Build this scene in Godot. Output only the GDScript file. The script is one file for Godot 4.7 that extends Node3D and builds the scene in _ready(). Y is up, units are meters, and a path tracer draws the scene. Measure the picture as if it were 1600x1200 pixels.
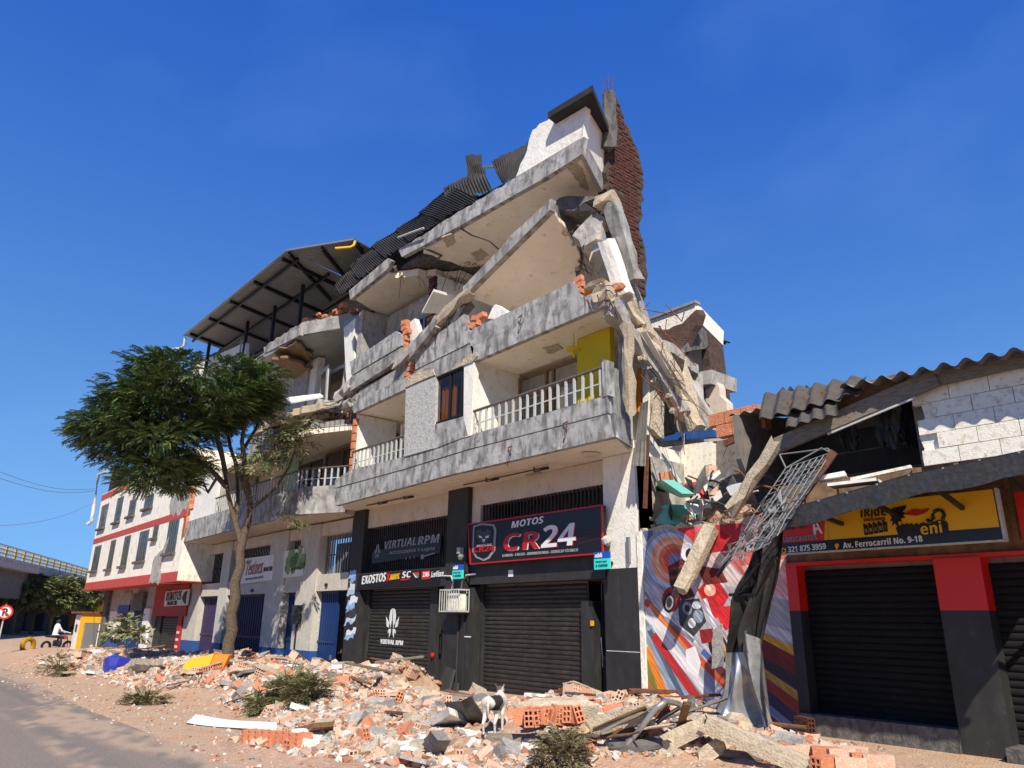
extends Node3D

var rng := RandomNumberGenerator.new()
var M := {}
var used := {}
var noise := FastNoiseLite.new()

func P(a: Array) -> PackedVector3Array:
	var r := PackedVector3Array()
	for i in range(0, a.size(), 3):
		r.append(Vector3(a[i], a[i + 1], a[i + 2]))
	return r

# ---------------------------------------------------------------- shapes
func S() -> SurfaceTool:
	var st := SurfaceTool.new()
	st.begin(Mesh.PRIMITIVE_TRIANGLES)
	return st

func tri(st: SurfaceTool, a: Vector3, b: Vector3, c: Vector3):
	var n := (c - a).cross(b - a)
	if n.length_squared() < 1e-14:
		return
	n = n.normalized()
	st.set_normal(n); st.add_vertex(a)
	st.set_normal(n); st.add_vertex(b)
	st.set_normal(n); st.add_vertex(c)

# smooth triangle: corners [point, normal]; turned round if it faces the wrong way
func trin(st: SurfaceTool, a: Array, b: Array, c: Array):
	var n: Vector3 = (c[0] - a[0]).cross(b[0] - a[0])
	var q := [a, b, c]
	if n.dot(a[1] + b[1] + c[1]) < 0:
		q = [a, c, b]
	for e in q:
		st.set_normal(e[1]); st.add_vertex(e[0])

func quad(st: SurfaceTool, a: Vector3, b: Vector3, c: Vector3, d: Vector3):
	tri(st, a, b, c)
	tri(st, a, c, d)

func newell(p: PackedVector3Array) -> Vector3:
	var n := Vector3.ZERO
	for i in p.size():
		var a := p[i]
		var b := p[(i + 1) % p.size()]
		n += Vector3((a.y - b.y) * (a.z + b.z), (a.z - b.z) * (a.x + b.x), (a.x - b.x) * (a.y + b.y))
	return n.normalized()

# a flat outline given real depth: the outline swept along ext
func prism(st: SurfaceTool, p: PackedVector3Array, ext: Vector3) -> SurfaceTool:
	var n := newell(p)
	var e1 := (p[1] - p[0]).normalized()
	var e2 := n.cross(e1).normalized()
	var q := PackedVector2Array()
	for v in p:
		q.append(Vector2((v - p[0]).dot(e1), (v - p[0]).dot(e2)))
	var t := Geometry2D.triangulate_polygon(q)
	if n.dot(ext) > 0:
		n = -n
	for i in range(0, t.size(), 3):
		var a := p[t[i]]; var b := p[t[i + 1]]; var c := p[t[i + 2]]
		if (c - a).cross(b - a).dot(n) < 0:
			var s := b; b = c; c = s
		tri(st, a, b, c)
		tri(st, a + ext, c + ext, b + ext)
	var mid := Vector3.ZERO
	for v in p:
		mid += v
	mid = mid / p.size()
	var flip := newell(p).dot(ext) > 0
	for i in p.size():
		var a := p[i]
		var b := p[(i + 1) % p.size()]
		if flip:
			quad(st, a, b, b + ext, a + ext)
		else:
			quad(st, b, a, a + ext, b + ext)
	return st

# a broken outline: the listed edges are split up and pushed about
func jag(p: PackedVector3Array, edges: Array, step: float, amp: float) -> PackedVector3Array:
	var r := PackedVector3Array()
	var n := newell(p)
	for i in p.size():
		var a := p[i]
		var b := p[(i + 1) % p.size()]
		r.append(a)
		if i in edges:
			var l := a.distance_to(b)
			var k := int(max(1, round(l / step)))
			var side := n.cross(b - a).normalized()
			for j in range(1, k):
				var t := (j + rng.randf_range(-0.3, 0.3)) / k
				r.append(a.lerp(b, t) + side * rng.randf_range(-amp, amp))
	return r

func box(st: SurfaceTool, c: Vector3, s: Vector3, b := Basis()) -> SurfaceTool:
	var h := s * 0.5
	var v := []
	for i in 8:
		v.append(c + b * Vector3(h.x * (1 if i & 1 else -1), h.y * (1 if i & 2 else -1), h.z * (1 if i & 4 else -1)))
	quad(st, v[4], v[6], v[7], v[5])
	quad(st, v[0], v[1], v[3], v[2])
	quad(st, v[0], v[2], v[6], v[4])
	quad(st, v[1], v[5], v[7], v[3])
	quad(st, v[2], v[3], v[7], v[6])
	quad(st, v[0], v[4], v[5], v[1])
	return st

func box2(st: SurfaceTool, lo: Vector3, hi: Vector3) -> SurfaceTool:
	return box(st, (lo + hi) * 0.5, (hi - lo).abs())

# box with small chamfered long edges, between two points
func beam(st: SurfaceTool, a: Vector3, b: Vector3, w: float, h: float, up := Vector3.UP, ch := 0.0) -> SurfaceTool:
	var d := (b - a).normalized()
	if absf(d.dot(up)) > 0.98:
		up = Vector3(0, 0, 1)
	var s := d.cross(up).normalized()
	var u := s.cross(d).normalized()
	var o := PackedVector3Array()
	var x := w * 0.5
	var y := h * 0.5
	if ch <= 0.0:
		o = PackedVector3Array([a - s * x - u * y, a + s * x - u * y, a + s * x + u * y, a - s * x + u * y])
	else:
		for q in [[-x + ch, -y], [x - ch, -y], [x, -y + ch], [x, y - ch], [x - ch, y], [-x + ch, y], [-x, y - ch], [-x, -y + ch]]:
			o.append(a + s * q[0] + u * q[1])
	return prism(st, o, b - a)

# concrete member with uneven faces and crumbled ends
func rough_beam(st: SurfaceTool, a: Vector3, b: Vector3, w: float, h: float, up := Vector3.UP, rough := 0.02, ends := 0.12) -> SurfaceTool:
	var d := (b - a).normalized()
	if absf(d.dot(up)) > 0.98:
		up = Vector3(0, 0, 1)
	var s := d.cross(up).normalized()
	var u := s.cross(d).normalized()
	var l := a.distance_to(b)
	var n := int(clamp(l / 0.28, 3, 26))
	var ring := []
	var prof := [[-1, -1], [0, -1], [1, -1], [1, 0], [1, 1], [0, 1], [-1, 1], [-1, 0]]
	for i in n + 1:
		var t := float(i) / n
		var row := []
		for q in prof:
			var e := 0.0
			if i == 0:
				e = rng.randf_range(-ends, ends)
			elif i == n:
				e = rng.randf_range(-ends, ends)
			var k := rough
			if absf(q[0]) + absf(q[1]) < 1.5:
				k = rough * 0.35
			elif rng.randf() < 0.22:
				k = rough * 2.6
			var p: Vector3 = a + d * (l * t + e) + s * (q[0] * w * 0.5 - signf(q[0]) * rng.randf() * k) + u * (q[1] * h * 0.5 - signf(q[1]) * rng.randf() * k)
			row.append(p)
		ring.append(row)
	for i in n:
		for j in 8:
			var j2 := (j + 1) % 8
			quad(st, ring[i][j], ring[i + 1][j], ring[i + 1][j2], ring[i][j2])
	for e in [0, n]:
		var c := Vector3.ZERO
		for p in ring[e]:
			c += p / 8.0
		c += d * rng.randf_range(-ends, ends) * 0.6
		for j in 8:
			if e == 0:
				tri(st, c, ring[e][j], ring[e][(j + 1) % 8])
			else:
				tri(st, c, ring[e][(j + 1) % 8], ring[e][j])
	return st

func tube(st: SurfaceTool, pts: PackedVector3Array, r: float, n := 6, r2 := -1.0) -> SurfaceTool:
	var prev := []
	if r2 < 0:
		r2 = r
	var m := pts.size()
	for i in m:
		var d: Vector3
		if i == 0:
			d = pts[1] - pts[0]
		elif i == m - 1:
			d = pts[i] - pts[i - 1]
		else:
			d = pts[i + 1] - pts[i - 1]
		d = d.normalized()
		var u := Vector3.UP if absf(d.y) < 0.9 else Vector3.RIGHT
		var s := d.cross(u).normalized()
		u = s.cross(d).normalized()
		var row := []
		var rr := lerpf(r, r2, float(i) / (m - 1))
		for j in n:
			var a := TAU * j / n
			var o := s * cos(a) + u * sin(a)
			row.append([pts[i] + o * rr, o])
		if i > 0:
			for j in n:
				var k := (j + 1) % n
				trin(st, prev[j], row[j], row[k])
				trin(st, prev[j], row[k], prev[k])
		if i == 0 or i == m - 1:
			for j in range(1, n - 1):
				tri(st, row[0][0], row[j][0], row[j + 1][0])
		prev = row
	return st

# corrugated sheet: waves run across a-b, length a-d; has a back skin thick metres behind
func corr(st: SurfaceTool, a: Vector3, b: Vector3, c: Vector3, d: Vector3, waves: float, amp: float, nv := 6, bend := 0.0, square := false, ragged := 0.0, thick := 0.006) -> SurfaceTool:
	var nu := int(waves * 8)
	var nn := (b - a).cross(d - a).normalized()
	var g := []
	var rag := []
	for i in nu + 1:
		rag.append([rng.randf_range(-ragged, ragged), rng.randf_range(-ragged, ragged)])
	for j in nv + 1:
		var v := float(j) / nv
		var row := []
		for i in nu + 1:
			var u := float(i) / nu
			var vv := v
			if j == 0:
				vv += rag[i / 8][0]
			if j == nv:
				vv += rag[i / 8][1]
			var p := a.lerp(b, u).lerp(d.lerp(c, u), vv)
			var w := sin(u * waves * TAU)
			if square:
				w = clampf(w * 2.2, -1, 1)
			p += nn * (amp * w + bend * (sin(v * PI) + 0.35 * sin(v * 7.0 + u * 5.0)))
			row.append(p)
		g.append(row)
	for k in 2:
		var o := nn * (thick * (0.5 if k == 0 else -0.5))
		for j in nv:
			for i in nu:
				if k == 0:
					quad(st, g[j][i] + o, g[j][i + 1] + o, g[j + 1][i + 1] + o, g[j + 1][i] + o)
				else:
					quad(st, g[j][i] + o, g[j + 1][i] + o, g[j + 1][i + 1] + o, g[j][i + 1] + o)
	return st

# a crumpled sheet through a grid of points (rows of equal length), smooth, with a back skin
func skin(st: SurfaceTool, g: Array, thick := 0.01) -> SurfaceTool:
	var h := g.size()
	var w: int = g[0].size()
	var nrm := []
	for j in h:
		var row := []
		for i in w:
			var du: Vector3 = g[j][mini(i + 1, w - 1)] - g[j][maxi(i - 1, 0)]
			var dv: Vector3 = g[mini(j + 1, h - 1)][i] - g[maxi(j - 1, 0)][i]
			row.append(du.cross(dv).normalized())
		nrm.append(row)
	for k in 2:
		var s := 1.0 if k == 0 else -1.0
		for j in h - 1:
			for i in w - 1:
				var e := []
				for q in [[j, i], [j, i + 1], [j + 1, i + 1], [j + 1, i]]:
					var n: Vector3 = nrm[q[0]][q[1]]
					e.append([g[q[0]][q[1]] + n * s * thick * 0.5, n * s])
				trin(st, e[0], e[1], e[2])
				trin(st, e[0], e[2], e[3])
	return st

# irregular lump: a box of 26 points pushed about
func lump(st: SurfaceTool, c: Vector3, s: Vector3, j: float, b := Basis()) -> SurfaceTool:
	var v := {}
	for x in [-1, 0, 1]:
		for y in [-1, 0, 1]:
			for z in [-1, 0, 1]:
				var k := 1.0 if absi(x) + absi(y) + absi(z) < 3 else rng.randf_range(0.72, 1.0)
				v[[x, y, z]] = c + b * (Vector3(x * k + rng.randf_range(-j, j), y * k + rng.randf_range(-j, j), z * k + rng.randf_range(-j, j)) * s * 0.5)
	for ax in 3:
		for sg in [-1, 1]:
			for p in [-1, 0]:
				for q in [-1, 0]:
					var w := []
					for o in [[p, q], [p + 1, q], [p + 1, q + 1], [p, q + 1]]:
						var key := [0, 0, 0]
						key[ax] = sg
						key[(ax + 1) % 3] = o[0]
						key[(ax + 2) % 3] = o[1]
						w.append(v[key])
					if sg > 0:
						quad(st, w[0], w[3], w[2], w[1])
					else:
						quad(st, w[0], w[1], w[2], w[3])
	return st

func lathe(st: SurfaceTool, c: Vector3, prof: Array, n := 16, b := Basis()) -> SurfaceTool:
	for i in prof.size() - 1:
		for j in n:
			var q := []
			for e in [[i, j], [i + 1, j], [i + 1, j + 1], [i, j + 1]]:
				var a: float = TAU * e[1] / n
				q.append(c + b * Vector3(cos(a) * prof[e[0]][0], prof[e[0]][1], sin(a) * prof[e[0]][0]))
			quad(st, q[0], q[3], q[2], q[1])
	return st

# ---------------------------------------------------------------- nodes
func numbered(n: String) -> String:
	if not used.has(n):
		used[n] = 0
		return n
	used[n] += 1
	return "%s_%03d" % [n, used[n]]

func tag(o: Node3D, label: String, cat: String, group := ""):
	o.set_meta("label", label)
	o.set_meta("category", cat)
	o.set_meta("kind", "thing")
	if group != "":
		o.set_meta("group", group)

func thing(n: String, label: String, cat: String, at := Vector3.ZERO, group := "") -> Node3D:
	var o := Node3D.new()
	o.name = numbered(n)
	add_child(o, true)
	o.position = at
	tag(o, label, cat, group)
	return o

func origin(n: Node) -> Vector3:
	var p := Vector3.ZERO
	while n != self:
		p += n.position
		n = n.get_parent()
	return p

func part(parent: Node3D, n: String, st, mat: Material, label := "") -> MeshInstance3D:
	var mi := MeshInstance3D.new()
	mi.name = n
	mi.mesh = st.commit() if st is SurfaceTool else st
	mi.material_override = mat
	parent.add_child(mi, true)
	mi.position = -origin(parent)
	if label != "":
		mi.set_meta("label", label)
	return mi

# a thing that is one mesh, in world coordinates moved to its base
func single(n: String, st, mat: Material, label: String, cat: String, group := "") -> MeshInstance3D:
	var mi := MeshInstance3D.new()
	mi.name = numbered(n)
	mi.mesh = st.commit() if st is SurfaceTool else st
	mi.material_override = mat
	add_child(mi, true)
	tag(mi, label, cat, group)
	return mi

func structure(n: String, st, mat: Material) -> MeshInstance3D:
	var mi := MeshInstance3D.new()
	mi.name = n
	mi.mesh = st.commit() if st is SurfaceTool else st
	mi.material_override = mat
	mi.set_meta("kind", "structure")
	add_child(mi, true)
	return mi

func lettering(parent: Node3D, txt: String, a: Vector3, b: Vector3, height: float, mat: Material, slant := 0.0, weight := 700, serif := false, depth := 0.012) -> MeshInstance3D:
	# words from a (lower left) to b (lower right), standing on that line
	var tm := TextMesh.new()
	var f := SystemFont.new()
	f.font_names = PackedStringArray(["Droid Serif" if serif else "Droid Sans"])
	f.font_weight = weight
	tm.font = f
	tm.text = txt
	tm.font_size = 64
	tm.pixel_size = 0.01
	tm.depth = 0.1
	tm.curve_step = 2.0
	var bb := tm.get_aabb()
	var mi := MeshInstance3D.new()
	mi.name = "lettering"
	mi.mesh = tm
	mi.material_override = mat
	parent.add_child(mi, true)
	var x := (b - a).normalized()
	var z := x.cross(Vector3.UP).normalized()
	var y := Vector3.UP
	var sx := a.distance_to(b) / bb.size.x
	var sy := height / bb.size.y
	var bs := Basis(x * sx, y * sy + x * slant * sy, z * (depth / 0.1))
	mi.transform = Transform3D(bs, a - bs * Vector3(bb.position.x, bb.position.y, 0) - origin(parent))
	return mi

# ---------------------------------------------------------------- materials
func nz(sz: int, freq: float, oct := 4, seed := 1, type := FastNoiseLite.TYPE_SIMPLEX_SMOOTH) -> PackedByteArray:
	var f := FastNoiseLite.new()
	f.noise_type = type
	f.seed = seed
	f.frequency = freq
	f.fractal_octaves = oct
	var im := f.get_seamless_image(sz, sz, false, false, 0.12, true)
	im.convert(Image.FORMAT_L8)
	return im.get_data()

# the same noise drawn out downwards, for runs of water
func runs(sz: int, n: PackedByteArray, k: float) -> PackedByteArray:
	var d := PackedByteArray()
	d.resize(sz * sz)
	for y in sz:
		var yy := int(absf(y - sz * 0.5) * 2.0 / k)
		for x in sz:
			d[y * sz + x] = n[yy * sz + x]
	return d

# colour image: base colour with layers [noise, colour, lo, hi, amount] laid over it
func paint(sz: int, base: Color, layers: Array) -> ImageTexture:
	var d := PackedByteArray()
	d.resize(sz * sz * 3)
	var br := base.r; var bg := base.g; var bb := base.b
	for i in sz * sz:
		var r := br; var g := bg; var b := bb
		for l in layers:
			var t: float = clampf((l[0][i] / 255.0 - l[2]) / (l[3] - l[2]), 0.0, 1.0) * l[4]
			var c: Color = l[1]
			r += (c.r - r) * t; g += (c.g - g) * t; b += (c.b - b) * t
		d[i * 3] = int(clampf(r, 0, 1) * 255); d[i * 3 + 1] = int(clampf(g, 0, 1) * 255); d[i * 3 + 2] = int(clampf(b, 0, 1) * 255)
	var im := Image.create_from_data(sz, sz, false, Image.FORMAT_RGB8, d)
	im.generate_mipmaps()
	return ImageTexture.create_from_image(im)

func bump(sz: int, n: PackedByteArray, strength: float) -> ImageTexture:
	var im := Image.create_from_data(sz, sz, false, Image.FORMAT_L8, n)
	im.convert(Image.FORMAT_RGBA8)
	im.bump_map_to_normal_map(strength)
	im.generate_mipmaps()
	return ImageTexture.create_from_image(im)

func mat(tex: Texture2D, scale: Vector3, rough := 0.9, nrm: Texture2D = null, nscale := 1.0, world := true, tint := Color(1, 1, 1)) -> StandardMaterial3D:
	var m := StandardMaterial3D.new()
	m.albedo_color = tint
	if tex:
		m.albedo_texture = tex
	m.uv1_triplanar = true
	m.uv1_world_triplanar = world
	m.uv1_scale = scale
	m.roughness = rough
	if nrm:
		m.normal_enabled = true
		m.normal_texture = nrm
		m.normal_scale = nscale
	return m

func plain(c: Color, rough := 0.7, metal := 0.0) -> StandardMaterial3D:
	var m := StandardMaterial3D.new()
	m.albedo_color = c
	m.roughness = rough
	m.metallic = metal
	return m

func hx(s: String) -> Color:
	return Color.html(s)

func make_materials():
	var Z := 512
	var n_fine := nz(Z, 0.09, 4, 3)
	var n_mid := nz(Z, 0.02, 5, 7)
	var n_big := nz(Z, 0.007, 4, 11)
	var n_spot := nz(Z, 0.045, 3, 19)
	var n_cell := nz(Z, 0.05, 2, 23, FastNoiseLite.TYPE_CELLULAR)
	var n_mid2 := nz(Z, 0.016, 5, 41)
	var b_fine := bump(Z, n_fine, 3.0)
	var b_mid := bump(Z, n_mid, 4.0)
	var b_spot := bump(Z, n_spot, 5.0)
	var b_cell := bump(Z, n_cell, 5.0)
	# rain-streaked old concrete: pale lime runs and black algae
	var K := 1024
	var k_big := nz(K, 0.006, 4, 12)
	var k_mid := nz(K, 0.018, 5, 8)
	var k_mid2 := nz(K, 0.012, 5, 42)
	var r_mid := runs(K, nz(K, 0.02, 5, 51), 6.0)
	var r_spot := runs(K, nz(K, 0.045, 3, 52), 9.0)
	var r_fine := runs(K, nz(K, 0.09, 4, 53), 12.0)
	var k_fine := nz(K, 0.1, 3, 54)
	var streak := paint(K, hx("a5a4a1"), [[k_big, hx("b9b8b5"), 0.45, 0.8, 0.8], [k_mid2, hx("7e7d7b"), 0.45, 0.78, 0.6], [r_mid, hx("5a5957"), 0.48, 0.8, 0.75], [r_spot, hx("555452"), 0.62, 0.9, 0.45], [k_mid, hx("535251"), 0.62, 0.86, 0.6], [r_fine, hx("cdccc9"), 0.64, 0.9, 0.4], [k_fine, hx("80807e"), 0.55, 0.9, 0.3]])
	M.streak = mat(streak, Vector3(0.145, 0.15, 0.145), 0.92, b_fine, 0.15)
	M.streak2 = mat(streak, Vector3(0.12, 0.13, 0.12), 0.92, b_fine, 0.15, true, Color(0.97, 0.96, 0.95))
	var conc := paint(Z, hx("a09c95"), [[n_big, hx("bdb8b0"), 0.4, 0.8, 0.6], [n_mid, hx("7c7873"), 0.5, 0.8, 0.6], [n_spot, hx("68645f"), 0.68, 0.85, 0.5], [n_fine, hx("c9c5bc"), 0.55, 0.9, 0.3]])
	M.conc = mat(conc, Vector3(0.3, 0.2, 0.3), 0.93, b_spot, 0.3)
	M.conc_local = mat(conc, Vector3(1.3, 1.3, 1.3), 0.93, b_spot, 0.8, false)
	var dark := paint(Z, hx("5d5b58"), [[n_big, hx("787572"), 0.4, 0.8, 0.6], [n_mid, hx("3a3937"), 0.45, 0.8, 0.7], [n_spot, hx("8d8a85"), 0.7, 0.9, 0.4]])
	M.conc_dark = mat(dark, Vector3(0.6, 0.3, 0.6), 0.92, b_fine, 0.6)
	var beige := paint(Z, hx("b5a78f"), [[n_big, hx("cbbfa8"), 0.4, 0.8, 0.7], [n_mid, hx("8e806a"), 0.5, 0.8, 0.6], [n_spot, hx("756a5a"), 0.68, 0.9, 0.55], [n_fine, hx("dad0bd"), 0.6, 0.9, 0.35]])
	M.beige = mat(beige, Vector3(0.6, 0.6, 0.6), 0.95, b_spot, 1.0)
	M.beige_local = mat(beige, Vector3(1.2, 1.2, 1.2), 0.95, b_spot, 1.2, false)
	M.broken = mat(beige, Vector3(1.5, 1.5, 1.5), 0.97, b_cell, 1.6)
	var soff := paint(Z, hx("e6dccb"), [[n_big, hx("f0e8da"), 0.4, 0.8, 0.6], [n_mid, hx("d3c6b0"), 0.6, 0.88, 0.4], [n_mid2, hx("a8957c"), 0.78, 0.9, 0.5], [n_spot, hx("bfae95"), 0.8, 0.94, 0.4]])
	M.soffit = mat(soff, Vector3(0.3, 0.3, 0.3), 0.9, b_mid, 0.25)
	var white := paint(Z, hx("e2ded4"), [[n_big, hx("efece4"), 0.4, 0.8, 0.6], [n_mid, hx("c4beb2"), 0.58, 0.85, 0.5], [n_spot, hx("a8a296"), 0.74, 0.92, 0.4]])
	M.white = mat(white, Vector3(0.5, 0.25, 0.5), 0.88, b_fine, 0.35)
	M.white_dirty = mat(white, Vector3(0.4, 0.2, 0.4), 0.9, b_fine, 0.3, true, Color(0.84, 0.83, 0.81))
	M.white_rough = mat(white, Vector3(0.4, 0.3, 0.4), 0.92, b_spot, 0.25)
	var cream := paint(Z, hx("ede7d8"), [[n_big, hx("f3eee2"), 0.4, 0.8, 0.6], [n_mid, hx("c9bb9e"), 0.55, 0.85, 0.6], [n_mid2, hx("9d8f76"), 0.72, 0.9, 0.5], [n_spot, hx("8a7d68"), 0.8, 0.95, 0.45]])
	M.cream = mat(cream, Vector3(0.4, 0.16, 0.4), 0.9, b_fine, 0.4)
	M.cream_block = mat(cream, Vector3(0.7, 0.7, 0.7), 0.9, b_fine, 0.35)
	M.stipple = mat(paint(Z, hx("b4b2ae"), [[n_mid, hx("8d8b88"), 0.5, 0.8, 0.6], [n_spot, hx("d2d0cc"), 0.6, 0.85, 0.5], [n_fine, hx("787673"), 0.55, 0.85, 0.6]]), Vector3(0.6, 0.45, 0.6), 0.95, b_spot, 0.5)
	M.pinkwall = mat(paint(Z, hx("cdbdaa"), [[n_mid, hx("b39f89"), 0.55, 0.85, 0.5], [n_big, hx("d8cab8"), 0.5, 0.8, 0.5]]), Vector3(0.4, 0.3, 0.4), 0.9)
	var blk := paint(Z, hx("2b2a29"), [[n_mid, hx("3a3938"), 0.5, 0.85, 0.7], [n_big, hx("201f1f"), 0.5, 0.8, 0.6], [n_spot, hx("4c4a47"), 0.78, 0.95, 0.5]])
	M.black = mat(blk, Vector3(0.35, 0.2, 0.35), 0.62, b_mid, 0.12)
	M.black_gloss = mat(blk, Vector3(0.6, 0.3, 0.6), 0.4)
	var shut := paint(Z, hx("35302b"), [[n_mid, hx("4d453c"), 0.45, 0.8, 0.7], [n_big, hx("241f1b"), 0.5, 0.8, 0.6], [n_spot, hx("5f564a"), 0.7, 0.92, 0.45]])
	M.shutter = mat(shut, Vector3(0.3, 1.2, 0.3), 0.55)
	M.shutter.metallic = 0.25
	M.shutter_dark = mat(paint(Z, hx("232223"), [[n_mid, hx("2e2d2d"), 0.5, 0.85, 0.6], [n_spot, hx("3d3b39"), 0.76, 0.95, 0.4]]), Vector3(0.3, 1.2, 0.3), 0.85)
	M.shutter_dark.roughness = 0.85
	M.shutter_dark.metallic_specular = 0.15
	M.void = mat(paint(Z, hx("77706a"), [[n_mid, hx("5f5953"), 0.5, 0.8, 0.6], [n_big, hx("8a837b"), 0.5, 0.8, 0.6]]), Vector3(0.4, 0.4, 0.4), 0.95)
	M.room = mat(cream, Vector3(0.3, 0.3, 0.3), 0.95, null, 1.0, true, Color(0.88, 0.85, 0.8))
	M.clay = mat(paint(Z, hx("c77f5c"), [[n_mid, hx("b0633f"), 0.45, 0.8, 0.6], [n_big, hx("d29473"), 0.45, 0.8, 0.6], [n_spot, hx("dcb79c"), 0.62, 0.88, 0.7], [n_fine, hx("8a4128"), 0.6, 0.9, 0.4]]), Vector3(1.6, 1.6, 1.6), 0.95, b_spot, 0.8, false)
	M.clay_pale = mat(paint(Z, hx("cfa88e"), [[n_mid, hx("bf8f70"), 0.45, 0.8, 0.6], [n_big, hx("dac5b2"), 0.45, 0.8, 0.7], [n_spot, hx("e6d8c8"), 0.6, 0.88, 0.7]]), Vector3(1.6, 1.6, 1.6), 0.95, b_spot, 0.8, false)
	M.clay_wall = mat(M.clay.albedo_texture, Vector3(0.9, 0.9, 0.9), 0.95, b_spot, 0.8)
	M.brick_old = mat(paint(Z, hx("4f2a20"), [[n_mid, hx("31201a"), 0.45, 0.8, 0.8], [n_big, hx("653628"), 0.5, 0.85, 0.6], [n_spot, hx("2a1815"), 0.64, 0.9, 0.6], [n_fine, hx("8a5240"), 0.6, 0.92, 0.4]]), Vector3(0.5, 0.5, 0.5), 0.95, b_spot, 1.2)
	M.brick_grey = mat(paint(Z, hx("4b3a33"), [[n_mid, hx("352a26"), 0.45, 0.8, 0.8], [n_big, hx("5d473c"), 0.5, 0.85, 0.6], [n_fine, hx("76635a"), 0.6, 0.92, 0.4]]), Vector3(0.6, 0.6, 0.6), 0.95, b_spot, 0.8)
	M.mortar_old = mat(dark, Vector3(0.7, 0.7, 0.7), 0.97, b_spot, 1.0, true, Color(0.8, 0.7, 0.62))
	var dusty := paint(Z, hx("ad8f78"), [[n_mid, hx("9c785f"), 0.4, 0.8, 0.6], [n_big, hx("b9a48f"), 0.45, 0.8, 0.7], [n_spot, hx("c07a58"), 0.66, 0.9, 0.6], [n_fine, hx("94806d"), 0.55, 0.9, 0.5]])
	M.debris = mat(dusty, Vector3(0.8, 0.8, 0.8), 0.97, b_cell, 1.8)
	M.plaster_local = mat(white, Vector3(1.1, 1.1, 1.1), 0.93, b_spot, 0.7, false)
	M.grey_local = mat(conc, Vector3(1.0, 1.0, 1.0), 0.93, b_spot, 1.0, false, Color(0.8, 0.8, 0.82))
	M.cream_local = mat(cream, Vector3(1.1, 1.1, 1.1), 0.93, b_spot, 0.7, false)
	# ground
	var n_big2 := nz(1024, 0.0035, 5, 77)
	var n_m1 := nz(1024, 0.012, 5, 78)
	var n_f1 := nz(1024, 0.12, 3, 79)
	var n_f2 := nz(1024, 0.05, 3, 80)
	var b_f1 := bump(1024, n_f1, 3.0)
	M.road = mat(paint(1024, hx("d8d8d8"), [[n_f1, hx("ffffff"), 0.55, 0.85, 0.8], [n_f1, hx("9a9a9a"), 0.35, 0.1, 0.8], [n_f2, hx("b8b8b8"), 0.5, 0.85, 0.5]]), Vector3(0.3, 0.3, 0.3), 0.93, b_f1, 0.6)
	M.road.vertex_color_use_as_albedo = true
	M.dirt = mat(paint(1024, hx("b5987d"), [[n_big2, hx("b98a66"), 0.5, 0.8, 0.7], [n_m1, hx("bba68d"), 0.5, 0.8, 0.6], [n_f2, hx("8f7c66"), 0.6, 0.85, 0.6], [n_f1, hx("dccab2"), 0.62, 0.9, 0.5], [n_f1, hx("86705a"), 0.32, 0.1, 0.5]]), Vector3(0.2, 0.2, 0.2), 0.97, b_f1, 1.2)
	M.walk = mat(paint(512, hx("aa9f90"), [[n_mid, hx("c5b8a4"), 0.45, 0.8, 0.7], [n_spot, hx("857a6c"), 0.6, 0.85, 0.6], [n_fine, hx("6f6558"), 0.6, 0.9, 0.5]]), Vector3(0.4, 0.4, 0.4), 0.96, b_spot, 1.0)
	# metals and sheets
	M.sheet_dark = mat(paint(Z, hx("262423"), [[n_mid, hx("1d1b1a"), 0.45, 0.8, 0.7], [n_big, hx("45403c"), 0.5, 0.85, 0.7], [n_spot, hx("57504a"), 0.7, 0.92, 0.5]]), Vector3(0.4, 0.4, 0.4), 0.85)
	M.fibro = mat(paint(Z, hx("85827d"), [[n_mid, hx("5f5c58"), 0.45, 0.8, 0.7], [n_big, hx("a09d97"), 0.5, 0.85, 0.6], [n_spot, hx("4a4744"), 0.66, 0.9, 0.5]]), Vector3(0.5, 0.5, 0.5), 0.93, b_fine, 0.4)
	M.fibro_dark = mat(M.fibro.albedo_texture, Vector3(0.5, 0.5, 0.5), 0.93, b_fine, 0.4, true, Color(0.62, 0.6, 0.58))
	M.roof_under = mat(paint(Z, hx("8c8d8d"), [[n_mid, hx("7a7b7b"), 0.5, 0.8, 0.6], [n_big, hx("989999"), 0.5, 0.8, 0.5]]), Vector3(0.2, 0.2, 0.2), 0.5)
	M.wire = plain(hx("85847f"), 0.65, 0.3)
	M.steel_dark = plain(hx("202226"), 0.5, 0.3)
	M.steel = plain(hx("8d8f90"), 0.45, 0.6)
	M.alu = mat(paint(Z, hx("b9bab8"), [[n_mid, hx("8f908e"), 0.5, 0.85, 0.6], [n_spot, hx("6d6c69"), 0.7, 0.9, 0.5]]), Vector3(0.6, 0.6, 0.6), 0.38)
	M.alu.metallic = 0.7
	M.paint_white = mat(white, Vector3(0.8, 0.8, 0.8), 0.6)
	M.rail = mat(paint(Z, hx("b9bab6"), [[n_mid, hx("989893"), 0.5, 0.85, 0.6], [n_spot, hx("74706a"), 0.7, 0.9, 0.5]]), Vector3(1.2, 0.8, 1.2), 0.7)
	M.rail_top = plain(hx("5d5850"), 0.7)
	M.rust = mat(paint(Z, hx("6d4430"), [[n_mid, hx("4a2d22"), 0.45, 0.8, 0.7], [n_spot, hx("8d6246"), 0.6, 0.9, 0.6]]), Vector3(0.8, 0.8, 0.8), 0.9)
	var wood := paint(Z, hx("7d5f40"), [[n_mid, hx("5b432c"), 0.45, 0.8, 0.7], [n_spot, hx("9a7a55"), 0.6, 0.9, 0.6]])
	M.wood = mat(wood, Vector3(0.25, 2.0, 2.0), 0.75)
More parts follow.
